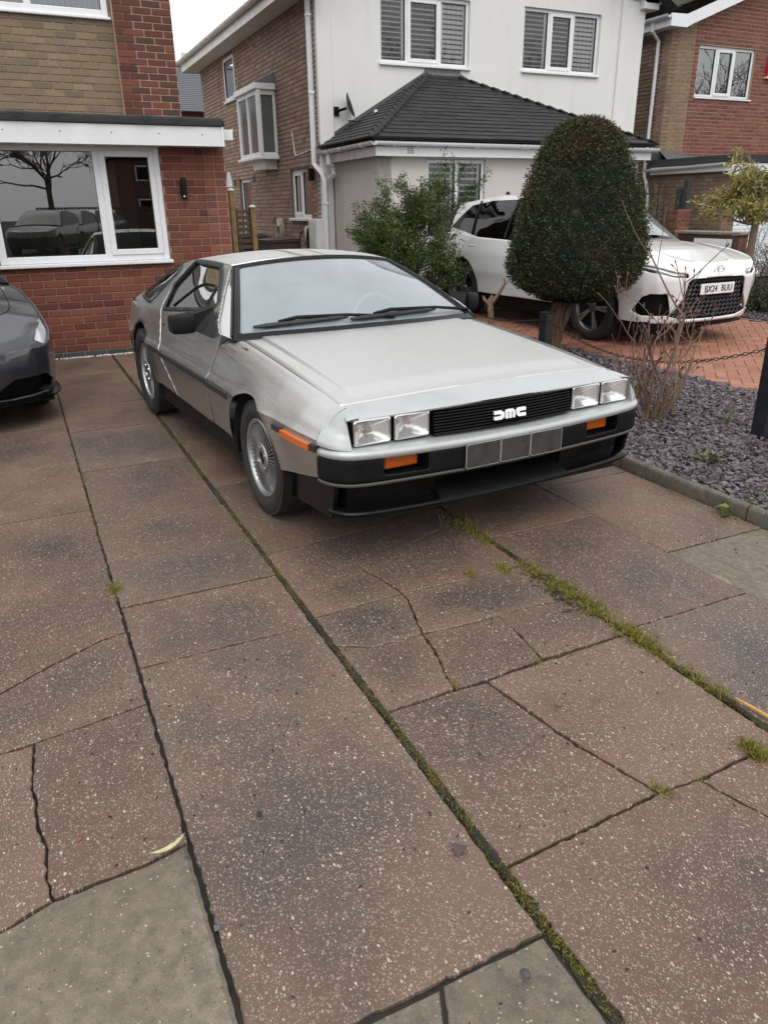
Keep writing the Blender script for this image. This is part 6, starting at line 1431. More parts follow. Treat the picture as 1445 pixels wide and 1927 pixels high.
m = MB(); m.grid(lambda x, u: (x, u * gsd(x, 1)[1], gsd(x, 1)[2] + .04 * (1 - u * u)), lin(-3.7, -.45, 40), lin(-1, 1, 11)); m.build('glass_roof', BLACKG, gc, smooth=40)
# ------------------------------------------------------------------ plants
NPR = np.random.default_rng(11)
def leaf_mat(name, cols, rough=.45, patch=None, trans=.15, pscale=1.6):
    t = NT(name); r = rnd_src(t); n = len(cols); c = t.ramp(r, [((i + .5) / n, k) for i, k in enumerate(cols)])
    if patch: c = t.mix(t.ramp(t.noise(pscale, detail=4), [(.52, 0.), (.68, patch[1])]), c, patch[0])
    t.col(c).rough(rough); t.set(**{'Specular_IOR_Level': .35}); t.set(**{'Subsurface_Weight': 0.0})
    tl = t.add('BsdfTranslucent'); t.L(c, tl.inputs[0]); mx = t.add('MixShader'); mx.inputs[0].default_value = trans; t.L(t.b.outputs[0], mx.inputs[1]); t.L(tl.outputs[0], mx.inputs[2]); t.L(mx.outputs[0], t.out.inputs['Surface']); return t.m
def leaves(name, P, D, L, Wd, mat, par=None, curl=.15, nseg=1):
    """one small bent leaf (two quads) at each P pointing along D"""
    P = np.asarray(P, float); D = np.asarray(D, float); n = len(P); D /= np.linalg.norm(D, axis=1)[:, None] + 1e-9
    Rr = NPR.normal(size=(n, 3)); S = np.cross(D, Rr); S /= np.linalg.norm(S, axis=1)[:, None] + 1e-9; N = np.cross(S, D)
    L = np.asarray(L).reshape(-1, 1) * np.ones((n, 1)); Wd = np.asarray(Wd).reshape(-1, 1) * np.ones((n, 1))
    a = P; b = P + D * L * .45 + S * Wd * .5 + N * L * curl * .3; c = P + D * L - N * L * curl * .2; d = P + D * L * .45 - S * Wd * .5 + N * L * curl * .3
    V = np.stack([a, b, c, d], 1).reshape(-1, 3); me = bpy.data.meshes.new(name); me.vertices.add(4 * n); me.vertices.foreach_set('co', V.ravel())
    me.loops.add(4 * n); me.loops.foreach_set('vertex_index', np.arange(4 * n)); me.polygons.add(n); me.polygons.foreach_set('loop_start', np.arange(n) * 4); me.update(calc_edges=True)
    return link(name, me, par, mat)
BARK = plain('bark', (.085, .055, .036), .9, var=.45, vscale=26, bump=.9, bscale=45)
def yew_bark():
    t = NT('yew_bark'); mp = t.add('Mapping'); mp.inputs['Scale'].default_value = (30, 30, 5); t.L(t.wpos(), mp.inputs[0]); n = t.noise(1.0, mp.outputs[0], detail=7, rough=.7)
    t.col(t.ramp(n, [(.3, (.03, .014, .010)), (.5, (.11, .052, .034)), (.72, (.22, .135, .095))])).rough(.9); t.bump(n, 1.0, .02); return t.m
# clipped yew
yew = thing('clipped_yew', 'dark green yew clipped to a blunt cone on a bare reddish trunk', 'tree', (-2.82, 3.135, 0))
cx, cy = .075, .18
prof = [(.56, .16), (.62, .36), (.70, .52), (.82, .615), (.95, .650), (1.08, .645), (1.25, .612), (1.45, .560), (1.65, .500), (1.85, .430), (2.02, .355), (2.14, .265), (2.21, .16), (2.24, .0)]
def yr(z, a): return smo(z, prof) * (1 + .045 * math.sin(a * 2 + 1.2) + .035 * math.sin(a * 3 + z * 4) + .02 * math.sin(a * 7 - z * 9))
m = MB(); zs_ = [.56] + lin(.60, 2.235, 40); m.grid(lambda z, a: (cx + yr(z, a) * .93 * math.cos(a), cy + yr(z, a) * .93 * math.sin(a), z), zs_, lin(0, 2 * math.pi, 49), flip=True); m.add([(cx + yr(.62, a) * .9 * math.cos(a), cy + yr(.62, a) * .9 * math.sin(a), .62 - .05) for a in lin(0, 2 * math.pi, 25)[:-1]], [list(range(24))[::-1]])
YL = leaf_mat('yew_foliage', [(.016, .026, .010), (.030, .043, .015), (.050, .062, .021), (.075, .086, .028), (.036, .048, .016)], .5, ((.095, .055, .022), .6), .08, 2.6)
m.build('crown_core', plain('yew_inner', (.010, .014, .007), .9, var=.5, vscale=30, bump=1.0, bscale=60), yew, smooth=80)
N_ = 62000; zz = []; aa = []
while len(zz) < N_:
    z = random.uniform(.57, 2.235)
    if random.random() < (smo(z, prof) + .06) / .76: zz.append(z); aa.append(random.uniform(0, 6.2832))
P = []; D = []
for z, a in zip(zz, aa):
    r = yr(z, a) * 1 ; dep = random.random() ** 1.5 * .07; lump = .018 * math.sin(a * 23 + z * 31) + .014 * math.sin(a * 41 - z * 27)
    r = r - dep + lump + (random.random() ** 6) * .045
    P.append((cx + r * math.cos(a), cy + r * math.sin(a), z + random.gauss(0, .01))); nz = .35 if z > .8 else -.4
    D.append((math.cos(a) + random.gauss(0, .75), math.sin(a) + random.gauss(0, .75), nz + random.gauss(0, .65)))
for k in range(2600):                                      # stray shoots
    a = random.uniform(0, 6.283); z = random.uniform(.62, 2.2); r = yr(z, a) + random.uniform(.0, .055); P.append((cx + r * math.cos(a), cy + r * math.sin(a), z)); D.append((math.cos(a) + random.gauss(0, .4), math.sin(a) + random.gauss(0, .4), random.gauss(.4, .4)))
for k in range(8000):                                      # dome
    a = random.uniform(0, 6.283); r = .42 * math.sqrt(random.random()); z = itp(r, [(0, 2.238), (.10, 2.228), (.16, 2.21), (.265, 2.14), (.355, 2.02), (.43, 1.85)]); P.append((cx + r * math.cos(a), cy + r * math.sin(a), z + random.gauss(0, .014) - .01)); D.append((math.cos(a) * r + random.gauss(0, .7), math.sin(a) * r + random.gauss(0, .7), .7 + random.gauss(0, .4)))
leaves('crown', P, D, NPR.uniform(.020, .042, len(P)), NPR.uniform(.007, .014, len(P)), YL, yew)
m = MB()
for k, (ox, oy, r0, tw) in enumerate(((0, 0, .062, .0), (.035, .03, .045, .5), (-.02, .035, .04, 1.0), (.02, -.03, .04, 1.6), (.07, .06, .03, 2.1))):
    m.tube([(ox * (.7 if z > .1 else 1.5) + cx * .55 * (z / .75) ** 1.3 * (1 + k * .15) + .010 * math.sin(z * 9 + tw), oy * (.7 if z > .1 else 1.5) + cy * .5 * (z / .75) ** 1.3 * (1 + k * .2) + .010 * math.cos(z * 8 + tw), z - .02) for z in lin(0, .85, 14)], [r0 * (1.35 - .5 * q) * (1 + .10 * math.sin(q * 19 + k)) for q in lin(0, 1, 14)], 9)
m.build('trunk', yew_bark(), yew, smooth=70)
# loose evergreen bush
def grow(m, P, D, p, d, L, r, depth, rnd, tips, wig=.25, up=.06, nb=(2, 3), rmin=.0015, segs=5, taper=.62):
    pts = [Vector(p)]; d = Vector(d).normalized(); rs = [r]
    for k in range(segs):
        d = (d + Vector((rnd.gauss(0, wig), rnd.gauss(0, wig), rnd.gauss(0, wig) + up)) * .5).normalized(); pts.append(pts[-1] + d * (L / segs)); rs.append(max(rmin, r * (1 - (1 - taper) * (k + 1) / segs)))
    m.tube(pts, rs, 5 if r > .006 else 4, cap=True)
    for q in pts[1:]: P.append(tuple(q)); D.append(tuple(d))
    if depth == 0: tips.append((tuple(pts[-1]), tuple(d))); return
    for b in range(rnd.randint(*nb)):
        i = rnd.randint(max(1, segs - 3), segs); ax = Vector((rnd.gauss(0, 1), rnd.gauss(0, 1), rnd.gauss(0, .6))).normalized(); d2 = (d + ax * rnd.uniform(.45, .95)).normalized()
        grow(m, P, D, pts[i], d2, L * rnd.uniform(.55, .85), rs[i] * .75, depth - 1, rnd, tips, wig, up, nb, rmin, segs, taper)
bush = thing('evergreen_bush', 'loose small leaved evergreen bush in front of the white porch', 'bush', (-5.85, 3.02, 0))
rb = random.Random(21); m = MB(); BP = []; BD = []; tips = []
m.tube([(0, 0, -.03), (.01, .0, .25), (.0, .02, .55)], [.04, .035, .03], 7)
for k in range(34):
    a = rb.uniform(0, 6.283); el = rb.choice((rb.uniform(-.25, .35), rb.uniform(.2, 1.3))); d = Vector((math.cos(a) * math.cos(el), math.sin(a) * math.cos(el), math.sin(el))); hz = rb.uniform(.45, .85)
    L_ = (.46 if el < .5 else .54) * rb.uniform(.75, 1.2)
    grow(m, BP, BD, (rb.gauss(0, .08), rb.gauss(0, .08), hz), d, L_, .011, 3, rb, tips, .30, .05, (2, 3))
m.build('branches', plain('bush_bark', (.12, .09, .06), .9, var=.3, vscale=20), bush, smooth=60)
P = []; D = []
for p, d in zip(BP, BD):
    c_ = Vector(p) - Vector((0, 0, .85)); k = 9 if c_.length > .35 else 2
    for _ in range(k): P.append(tuple(Vector(p) + Vector((rb.gauss(0, .03), rb.gauss(0, .03), rb.gauss(0, .03))))); D.append(tuple(Vector(d) * .6 + Vector((rb.gauss(0, .6), rb.gauss(0, .6), rb.gauss(.2, .6)))))
if len(P) > 60000:
    ix = rb.sample(range(len(P)), 60000); P = [P[i] for i in ix]; D = [D[i] for i in ix]
leaves('crown', P, D, NPR.uniform(.026, .046, len(P)), NPR.uniform(.012, .020, len(P)), leaf_mat('bush_leaf', [(.036, .066, .010), (.060, .100, .016), (.026, .046, .008), (.095, .130, .026), (.048, .078, .014)], .35, None, .2), bush, .25)
# bare budding shrub beside the chain
TW = plain('twig_bark', (.145, .092, .064), .85, var=.35, vscale=30); BUD = plain('red_bud', (.10, .028, .022), .6, var=.4, vscale=60)
shr = thing('bare_shrub', 'leafless budding shrub with tan stems growing in the slate bed', 'shrub', (-.30, 2.16, .02)); shr.scale = (1.20,) * 3
rs_ = random.Random(5); m = MB(); SP_ = []; SD_ = []; tips = []
RT = Vector((.424, .906, 0)); FW = Vector((-.906, .424, 0))
mains = [((0, 0), (.10, .0, 1), .30, .017), ((.02, .01), (.55, .2, .9), .36, .019), ((-.03, .0), (-.22, .05, 1), .34, .013), ((.01, -.02), (.30, -.1, 1.0), .40, .013), ((.03, .02), (.95, .1, .85), .34, .012), ((-.02, .02), (-.05, .3, 1.0), .38, .011), ((.02, -.03), (.7, -.35, .8), .34, .010), ((-.04, -.01), (-.5, .1, .9), .30, .009)]
for (ox, oy), (a, b, c), L_, r0 in mains: grow(m, SP_, SD_, RT * ox + FW * oy - Vector((0, 0, .03)), RT * a * .7 + FW * b + Vector((0, 0, c)), L_ * 1.12, r0 * .85, 4, rs_, tips, .26, .16, (1, 2), .0018, 6, .66)
for k in range(16): grow(m, SP_, SD_, RT * rs_.gauss(0, .05) + FW * rs_.gauss(0, .04), RT * rs_.gauss(0.1, .30) + FW * rs_.gauss(0, .3) + Vector((0, 0, 1)), rs_.uniform(.20, .36), .0055, 1, rs_, tips, .16, .10, (1, 2), .0020, 6, .6)
grow(m, SP_, SD_, RT * .0, RT * .05 + Vector((0, 0, 1)), .62, .013, 2, random.Random(8), tips, .10, .15, (2, 3), .0022, 8, .65)
m.build('stems', TW, shr, smooth=60)
m = MB()
for p, d in tips:
    d = Vector(d); p = Vector(p); m.tube([p, p + d * .010, p + d * .024], [.0028, .0045, .0012], 5)
    for k in range(rs_.randint(0, 3)): q = (d + Vector((rs_.gauss(0, .5), rs_.gauss(0, .5), rs_.gauss(.2, .4)))).normalized(); m.tube([p - d * .004, p + q * .012, p + q * .024], [.002, .0036, .001], 4)
tag(m.build('buds', BUD, shr, smooth=60), kind='stuff')
sh2 = thing('young_shoot', 'thin reddish shoot with side twigs standing left of the bare shrub', 'shrub', (-.72, 2.30, .02)); m = MB(); tips = []; SP_ = []; SD_ = []; r2 = random.Random(14)
for k in range(3): grow(m, SP_, SD_, RT * (k - 1) * .03, RT * (k - 1) * .22 + Vector((0, 0, 1)), .36, .0065, 2, r2, tips, .10, .25, (1, 2), .002, 6, .65)
for p, d in tips: m.tube([p, Vector(p) + Vector(d) * .02], [.004, .0015], 5)
m.build('stems', plain('red_twig', (.145, .060, .042), .8, var=.3, vscale=30), sh2, smooth=60)
stu = thing('cut_stump', 'short cut back branch stump beyond the bonnet', 'stump', (-4.30, 3.36, .0)); m = MB()
m.tube([(0, 0, -.02), (-.01, .0, .22), (-.03, -.01, .40), (-.01, .01, .46)], [.045, .038, .036, .02], 8); m.tube([(-.02, 0, .36), (.03, .06, .47), (.07, .13, .60), (.06, .12, .66)], [.028, .022, .016, .010], 7); m.tube([(-.02, 0, .33), (-.07, -.07, .42), (-.08, -.08, .46)], [.022, .02, .012], 7); m.tube([(.06, .11, .58), (.10, .17, .63)], [.010, .005], 5)
m.build('branch', plain('stump_bark', (.20, .125, .085), .85, var=.4, vscale=30, bump=.6), stu, smooth=60)
# variegated small tree
vt = thing('variegated_tree', 'small tree with yellow green drooping leaves before the white garage door', 'tree', (-4.2, 7.56, 0)); rv = random.Random(31); m = MB(); P = []; D = []; tips = []
m.tube([(0, 0, -.02), (.01, .01, .5), (.0, .02, 1.0), (.01, .02, 1.22)], [.062, .052, .050, .05], 9)
for k in range(13):
    a = rv.uniform(0, 6.283); el = rv.uniform(.2, 1.3); grow(m, P, D, (0, .02, 1.18), (math.cos(a) * math.cos(el), math.sin(a) * math.cos(el), math.sin(el)), .42, .022, 3, rv, tips, .28, .08, (2, 3))
m.build('trunk', plain('tan_bark', (.17, .135, .09), .85, var=.3, vscale=22), vt, smooth=60)
Q = []; E_ = []
for p, d in zip(P, D):
    if Vector(p).z < 1.25: continue
    for _ in range(3): Q.append(tuple(Vector(p) + Vector((rv.gauss(0, .04), rv.gauss(0, .04), rv.gauss(0, .03))))); E_.append((d[0] * .5 + rv.gauss(0, .5), d[1] * .5 + rv.gauss(0, .5), -.45 + rv.gauss(0, .4)))
if len(Q) > 16000: ix = rv.sample(range(len(Q)), 16000); Q = [Q[i] for i in ix]; E_ = [E_[i] for i in ix]
leaves('crown', Q, E_, NPR.uniform(.06, .11, len(Q)), NPR.uniform(.018, .030, len(Q)), leaf_mat('variegated_leaf', [(.33, .27, .075), (.17, .16, .045), (.46, .40, .16), (.10, .11, .035), (.40, .34, .11), (.21, .20, .055)], .4, None, .25), vt, .3)
# twiggy and leafy shrubs beyond the block paving
def simple_bush(name, label, loc, rx, rz, n, mat, twig, L_=(.03, .05), W_=(.012, .02), stems=20, seed=1, group=None, depth=2):
    t_ = thing(name, label, 'bush', loc, group=group); r_ = random.Random(seed); m = MB(); P = []; D = []; tips = []
    for k in range(stems):
        a = r_.uniform(0, 6.283); el = r_.uniform(.3, 1.4); grow(m, P, D, (r_.gauss(0, rx * .2), r_.gauss(0, rx * .2), 0), (math.cos(a) * math.cos(el) * rx, math.sin(a) * math.cos(el) * rx, math.sin(el) * rz), rz * .5, .008, depth, r_, tips, .3, .05, (2, 3), .002)
    m.build('stems', twig, t_, smooth=60)
    if n:
        Q = [r_.choice(P) for _ in range(n)]; leaves('foliage', [tuple(Vector(q) + Vector((r_.gauss(0, .03), r_.gauss(0, .03), r_.gauss(0, .03)))) for q in Q], [(r_.gauss(0, .6), r_.gauss(0, .6), r_.gauss(.3, .6)) for _ in Q], NPR.uniform(*L_, n), NPR.uniform(*W_, n), mat, t_)
    return t_
GL = leaf_mat('hedge_leaf', [(.030, .044, .016), (.048, .062, .024), (.065, .078, .035)], .45); OL = leaf_mat('olive_leaf', [(.11, .115, .040), (.16, .15, .05), (.085, .09, .03)], .45)
DT = plain('dark_twig', (.085, .058, .048), .9, var=.3, vscale=30)
simple_bush('twiggy_bush', 'bare dark twiggy bush behind the white SUV', (-4.6, 8.7, 0), 1.0, 1.15, 300, leaf_mat('brown_leaf', [(.10, .05, .03), (.15, .08, .03)], .6), DT, stems=40, seed=3, depth=3)
simple_bush('twiggy_bush', 'bare dark twiggy bush in front of the garage door', (-3.7, 8.9, 0), 1.0, 1.1, 200, bpy.data.materials['brown_leaf'], DT, stems=40, seed=4, depth=3)
simple_bush('low_shrub', 'low dark green shrub at the edge of the far slate bed', (-4.1, 7.95, 0), .9, .42, 6000, GL, DT, stems=36, seed=5)
simple_bush('low_shrub', 'second low green shrub spreading over grey slate', (-3.2, 8.3, 0), .9, .42, 6000, GL, DT, stems=36, seed=6)
simple_bush('olive_shrub', 'olive coloured wispy shrub between the yew and the downpipe', (-8.9, 9.75, 0), .8, 2.0, 5000, OL, DT, (.04, .09), (.006, .012), 26, 7)
def big_tree(name, label, loc, h, n, mat, seed, bare=False, group=None):
    t_ = thing(name, label, 'tree', loc, group=group); r_ = random.Random(seed); m = MB(); P = []; D = []; tips = []
    m.tube([(0, 0, -.05), (.02, 0, h * .2), (0, .03, h * .36)], [h * .022, h * .018, h * .016], 8)
    for k in range(9 if bare else 12):
        a = r_.uniform(0, 6.283); el = r_.uniform(.35, 1.3); grow(m, P, D, (0, 0, h * r_.uniform(.22, .36)), (math.cos(a) * math.cos(el), math.sin(a) * math.cos(el), math.sin(el)), h * .24, h * (.007 if bare else .010), 5 if bare else 3, r_, tips, .25, .10, (2, 3), h * .0012)
    m.build('trunk', BARK, t_, smooth=60)
    if n: Q = [r_.choice(P) for _ in range(n)]; leaves('crown', [tuple(Vector(q) + Vector((r_.gauss(0, .25), r_.gauss(0, .25), r_.gauss(0, .2)))) for q in Q], [(r_.gauss(0, .6), r_.gauss(0, .6), r_.gauss(0, .6)) for _ in Q], NPR.uniform(.12, .25, n), NPR.uniform(.06, .12, n), mat, t_)
    return t_
big_tree('evergreen_tree', 'dark evergreen tree rising behind the red brick house roof', (-27, 20, 0), 13, 9000, leaf_mat('dark_evergreen', [(.018, .030, .014), (.03, .044, .018), (.045, .058, .022)], .5), 41)
# grass and moss in the driveway joints
def joint_green():
    P = []; D = []; L_ = []; r_ = random.Random(17)
    def tuft(x, y, n, rad, h, ry=None):
        for _ in range(n): P.append((x + r_.gauss(0, rad), y + r_.gauss(0, ry or rad * .5), -.012)); D.append((r_.gauss(0, .8), r_.gauss(0, .8), 1)); L_.append(h * .75 * r_.uniform(.5, 1.2))
    dens = lambda x, k: .5 + .5 * math.sin(x * 5.1 + k) * math.sin(x * 2.3 + 2 * k)
    for _ in range(15000):                                   # joint between strips A and B
        x = r_.uniform(-3, 3.2)
        if r_.random() < max(.05, dens(x, 1.0)) * (1 if x > 0 else .35): P.append((x, -1.026 + r_.gauss(0, .008), -.010)); D.append((r_.gauss(0, .8), r_.gauss(0, .8), 1)); L_.append(r_.uniform(.004, .016) * (1.25 if x > 1.2 else 1))
    for _ in range(9000):                                   # grassy joint under the nose
        x = r_.uniform(.1, 2.7)
        if r_.random() < max(.06, dens(x * .9, 2.6)): P.append((x, -.006 + r_.gauss(0, .010), -.015)); D.append((r_.gauss(0, .7), r_.gauss(0, .7), 1)); L_.append(r_.uniform(.005, .020))
    for _ in range(900):
        x = r_.uniform(-3, 1.0)
        if r_.random() < dens(x, 4.0) ** 2: P.append((x, TA + r_.gauss(0, .005), -.015)); D.append((r_.gauss(0, .8), r_.gauss(0, .8), 1)); L_.append(r_.uniform(.006, .02))
    for x, y, n, rad, h in ((.61, -1.697, 160, .03, .045), (1.46, -.010, 420, .055, .05), (1.62, -.006, 460, .06, .05), (1.86, .0, 420, .05, .048), (1.98, .0, 260, .04, .04), (1.18, -.125, 120, .03, .045), (1.28, -.02, 300, .05, .045), (1.165, -.285, 110, .022, .04), (2.506, -.135, 240, .024, .05), (2.513, -.494, 110, .024, .035), (1.832, -.43, 90, .03, .03), (1.82, -.755, 60, .016, .03), (.69, -.03, 260, .06, .05), (.88, -.03, 200, .04, .04), (2.15, .004, 120, .03, .04), (2.25, .002, 120, .03, .04), (2.52, -.365, 60, .02, .025), (-.90, -1.69, 90, .03, .03), (-.25, -1.69, 90, .06, .02), (.64, -1.70, 60, .02, .03), (.20, 1.265, 50, .03, .03), (.82, 1.262, 110, .035, .03), (.5, 1.26, 80, .05, .02), (1.05, 1.26, 60, .05, .02)): tuft(x, y, int(n * 1.6), rad, h)
    o = leaves('joint_grass', P, D, np.array(L_), np.array(L_) * .09 + .0012, leaf_mat('joint_grass', [(.21, .19, .025), (.27, .235, .04), (.12, .13, .02), (.31, .26, .08), (.085, .10, .016), (.23, .21, .03)], .5, None, .3), None, .6)
    return tag(o, 'moss and grass growing in the driveway joints', kind='stuff')
joint_green()
def moss_mat():
    t = NT('joint_moss'); n = t.noise(9, detail=6, rough=.7); f = t.noise(160, detail=4)
    c = t.ramp(n, [(.42, (.018, .014, .009)), (.52, (.032, .029, .012)), (.62, (.060, .060, .016)), (.78, (.11, .10, .025))]); t.col(t.mix(t.ramp(f, [(.35, .6), (.6, 0.)]), c, t.mix(.6, c, (.01, .01, .006)))).rough(.95); t.bump(f, 1.0, .008); return t.m
MOSS = moss_mat(); m = MB(); rm_ = random.Random(6)
for y0, x0, x1, w_ in ((-1.026, -4.0, 3.5, .017), (-.004, -.2, 3.5, .018), (TA, -3.4, .75, .008)):
    xs = lin(x0, x1, int((x1 - x0) / .02)); ph = rm_.uniform(0, 6)
    m.grid(lambda i, v: (xs[int(i)], y0 + v * w_ * (.62 + .38 * math.sin(xs[int(i)] * 23 + ph) * math.sin(xs[int(i)] * 7.3)), -.010 + .006 * (1 - v * v) * (1 + math.sin(xs[int(i)] * 9 + ph) * .8 + .5 * math.sin(xs[int(i)] * 31))), range(len(xs)), [-1, -.5, 0, .5, 1])
tag(m.build('moss_strip', MOSS, None, smooth=80), 'low moss filling the wide slab joints', kind='stuff')
WL = leaf_mat('weed_leaf', [(.075, .115, .025), (.11, .15, .035), (.17, .19, .05)], .4, None, .25)
def weed(label, x, y, z, n, L_, h, seed):
    t_ = thing('weed', label, 'weed', (x, y, z)); r_ = random.Random(seed); P = []; D = []; m = MB()
    for k in range(n):
        a = r_.uniform(0, 6.283); q = Vector((math.cos(a) * .5 * L_, math.sin(a) * .5 * L_, r_.uniform(0, h))); m.tube([(0, 0, 0), q], .0012, 4); P.append(tuple(q)); D.append((math.cos(a), math.sin(a), r_.uniform(-.1, .7)))
    m.build('stalks', WL, t_); lc_ = leaves('leaf_cluster', P, D, NPR.uniform(.6, 1.1, n) * L_, NPR.uniform(.35, .6, n) * L_, WL, t_, .4); tag(lc_, kind='stuff')
weed('broad leaved green weed at the foot of the kerb', 1.20, 1.305 - .03, .0, 16, .075, .05, 1); weed('pale yellow green weed in the middle of the slate bed', .60, 1.72, .03, 18, .065, .05, 2); weed('upright weed with tiny pale flowers beside the bare shrub', -.78, 2.46, .03, 40, .03, .17, 3)
weed('small yellowish weed near the kerb end', 1.10, 1.55, .03, 12, .045, .04, 4); weed('small green seedling beside the black chain post', .08, 2.47, .03, 22, .03, .10, 5); weed('tiny weed where the kerb meets the car bumper', .17, 1.46, .03, 16, .03, .05, 6)
# ------------------------------------------------------------------ posts, chain, yard things, litter
POSTM = plain('black_post_paint', (.012, .013, .017), .35, var=.3, vscale=12)
def post(label, x, y, h):
    t_ = thing('chain_post', label, 'post', (x, y, .0), R(8), 'black posts carrying the chain'); m = MB(); m.box((0, 0, h / 2 - .02), (.10, .10, h + .04), .006); m.build('shaft', POSTM, t_)
    m = MB(); m.box((0, 0, h + .006), (.106, .106, .012), .004); m.build('cap', POSTM, t_); m = MB(); m.tube([(-.05, -.02, h - .075), (-.075, -.02, h - .085), (-.075, .02, h - .085), (-.05, .02, h - .075)], .004, 5); m.build('eyelet', ALLOYD, t_); return t_
p2 = (.385, 2.44); p1 = (-2.52, 2.84); p0 = (-5.5, 3.2)
post('tall square black chain post standing in the slate beside the block paving', p2[0], p2[1], .675); post('square black chain post beside the yew trunk', p1[0], p1[1], .49)
def chain(label, a, b, sag, n):
    t_ = thing('post_chain', label, 'chain', (a[0], a[1], a[2])); A, B = Vector(a), Vector(b); q = MB(); L_, w_, r = .023, .0095, .0034
    pts = [(L_ * .5 + w_ * math.cos(t), w_ * math.sin(t), 0) for t in lin(-math.pi / 2, math.pi / 2, 7)] + [(-L_ * .5 + w_ * math.cos(t), w_ * math.sin(t), 0) for t in lin(math.pi / 2, 3 * math.pi / 2, 7)]; q.tube(pts, r, 6, closed=True); me = q.mesh('chain_link', None, 60); me.materials.append(POSTM)
    f = lambda t: A.lerp(B, t) - Vector((0, 0, sag * 4 * t * (1 - t)))
    ln = sum((f((i + 1) / 200) - f(i / 200)).length for i in range(200)); n = int(ln / .045)
    for i in range(n):
        t = (i + .5) / n; d = (f(min(1, t + .01)) - f(max(0, t - .01))).normalized(); o = bpy.data.objects.new('chain_link', me); COL.objects.link(o); o.parent = t_; o.matrix_parent_inverse = Matrix.Translation(-A); rot = d.to_track_quat('X', 'Z').to_matrix().to_4x4() @ Matrix.Rotation(R(90 * (i % 2) + 20), 4, 'X'); o.matrix_basis = Matrix.Translation(f(t)) @ rot
chain('black chain sagging between the two posts behind the bare shrub', (p1[0] + .05, p1[1], .42), (p2[0] - .05, p2[1], .615), .22, 60); chain('black chain running from the post by the yew past the stump', (p0[0], p0[1], .42), (p1[0] - .05, p1[1], .42), .14, 60)
# slatted gate between the houses
WOODP = plain('treated_timber', (.20, .135, .055), .75, var=.3, vscale=9); GATEW = plain('brown_gate_wood', (.072, .042, .028), .7, var=.3, vscale=14)
gate = thing('slatted_gate', 'brown slatted gate between timber posts in the gap between the houses', 'gate', (-7.6, 1.25, 0))
for y, h in ((1.10, 1.72), (1.39, 1.50)):
    m = MB(); m.bx((-.05, y - 1.25 - .036, -.02), (.036, y - 1.25 + .036, h), .006); o = m.build('post', WOODP, gate); m = MB(); m.lathe([(.05, 0), (.045, .02), (0, .035)], 12, Matrix.Translation((0, y - 1.25, h))); m.build('post_cap', plain('post_cap', (.55, .55, .5), .6) if 'post_cap' not in bpy.data.materials else bpy.data.materials['post_cap'], o, smooth=40)
for k in range(18): m = MB(); m.bx((-.012, -.10, .06 + k * .080), (.008, .095, .06 + k * .080 + (.052 if k > 8 else .072)), .003); m.build('slat', GATEW, gate)
for y in (-.098, .075): m = MB(); m.bx((-.035, y, .05), (-.013, y + .02, 1.48), .003); m.build('gate_rail', GATEW, gate)
sl_ = thing('security_light', 'small white security light head on the corner of the red brick extension', 'light', (-5.42, .43, 1.74)); m = MB(); m.box((0, .04, 0), (.05, .05, .04), .008); m.build('bracket', UPVC, sl_); m = MB(); m.prism([(0, 0), (.07, 0), (.05, .15), (.015, .16)], (-.03, .045, -.03), (0, 1, 0), (0, 0, 1), (.07, 0, 0)); m.build('head', UPVC, sl_)
# wheelie bins
def bin_(label, x, y, rz, c, sc=1.0):
    t_ = thing('wheelie_bin', label, 'bin', (x, y, 0), rz); mt = plain('bin_plastic', c, .55, var=.2, vscale=8); m = MB()
    a, b = .23 * sc, .29 * sc; V = [(-a, -a, .04), (a, -a, .04), (a, a, .04), (-a, a, .04), (-b, -b, .92 * sc), (b, -b, .92 * sc), (b, b, .92 * sc), (-b, b, .92 * sc)]; m.add(V, [[3, 2, 1, 0], [0, 1, 5, 4], [1, 2, 6, 5], [2, 3, 7, 6], [3, 0, 4, 7]]); m.build('body', mt, t_)
    m = MB(); m.box((0, 0, .93 * sc), (2 * b + .05, 2 * b + .05, .045), .012); m.build('rim', mt, t_)
    m = MB(); m.grid(lambda u, v: (u * (b + .03), v * (b + .03), .958 * sc + .075 * (1 - u * u * .9) * (1 - abs(v) ** 3) * (.65 + .35 * v)), lin(-1, 1, 11), lin(-1, 1, 11)); m.build('lid', mt, t_, smooth=60, solid=.01); m = MB(); m.tube([(-.2, b + .06, .95), (.2, b + .06, .95)], .014, 6); m.build('handle', mt, t_)
    for sx in (-1, 1): m = MB(); m.lathe([(0, .03), (.10, .03), (.10, -.03), (0, -.03)], 18, Matrix.Translation((sx * (a - .02), a + .02, .10)) @ Matrix.Rotation(R(90), 4, 'Y')); m.build('wheel', RUBBER, t_, smooth=40)
bin_('brown wheelie bin against the brown brick wall', -10.25, 2.58, R(10), (.060, .034, .028)); bin_('black bin beside the slatted gate', -11.9, 2.60, 0, (.015, .016, .018), 1.0)
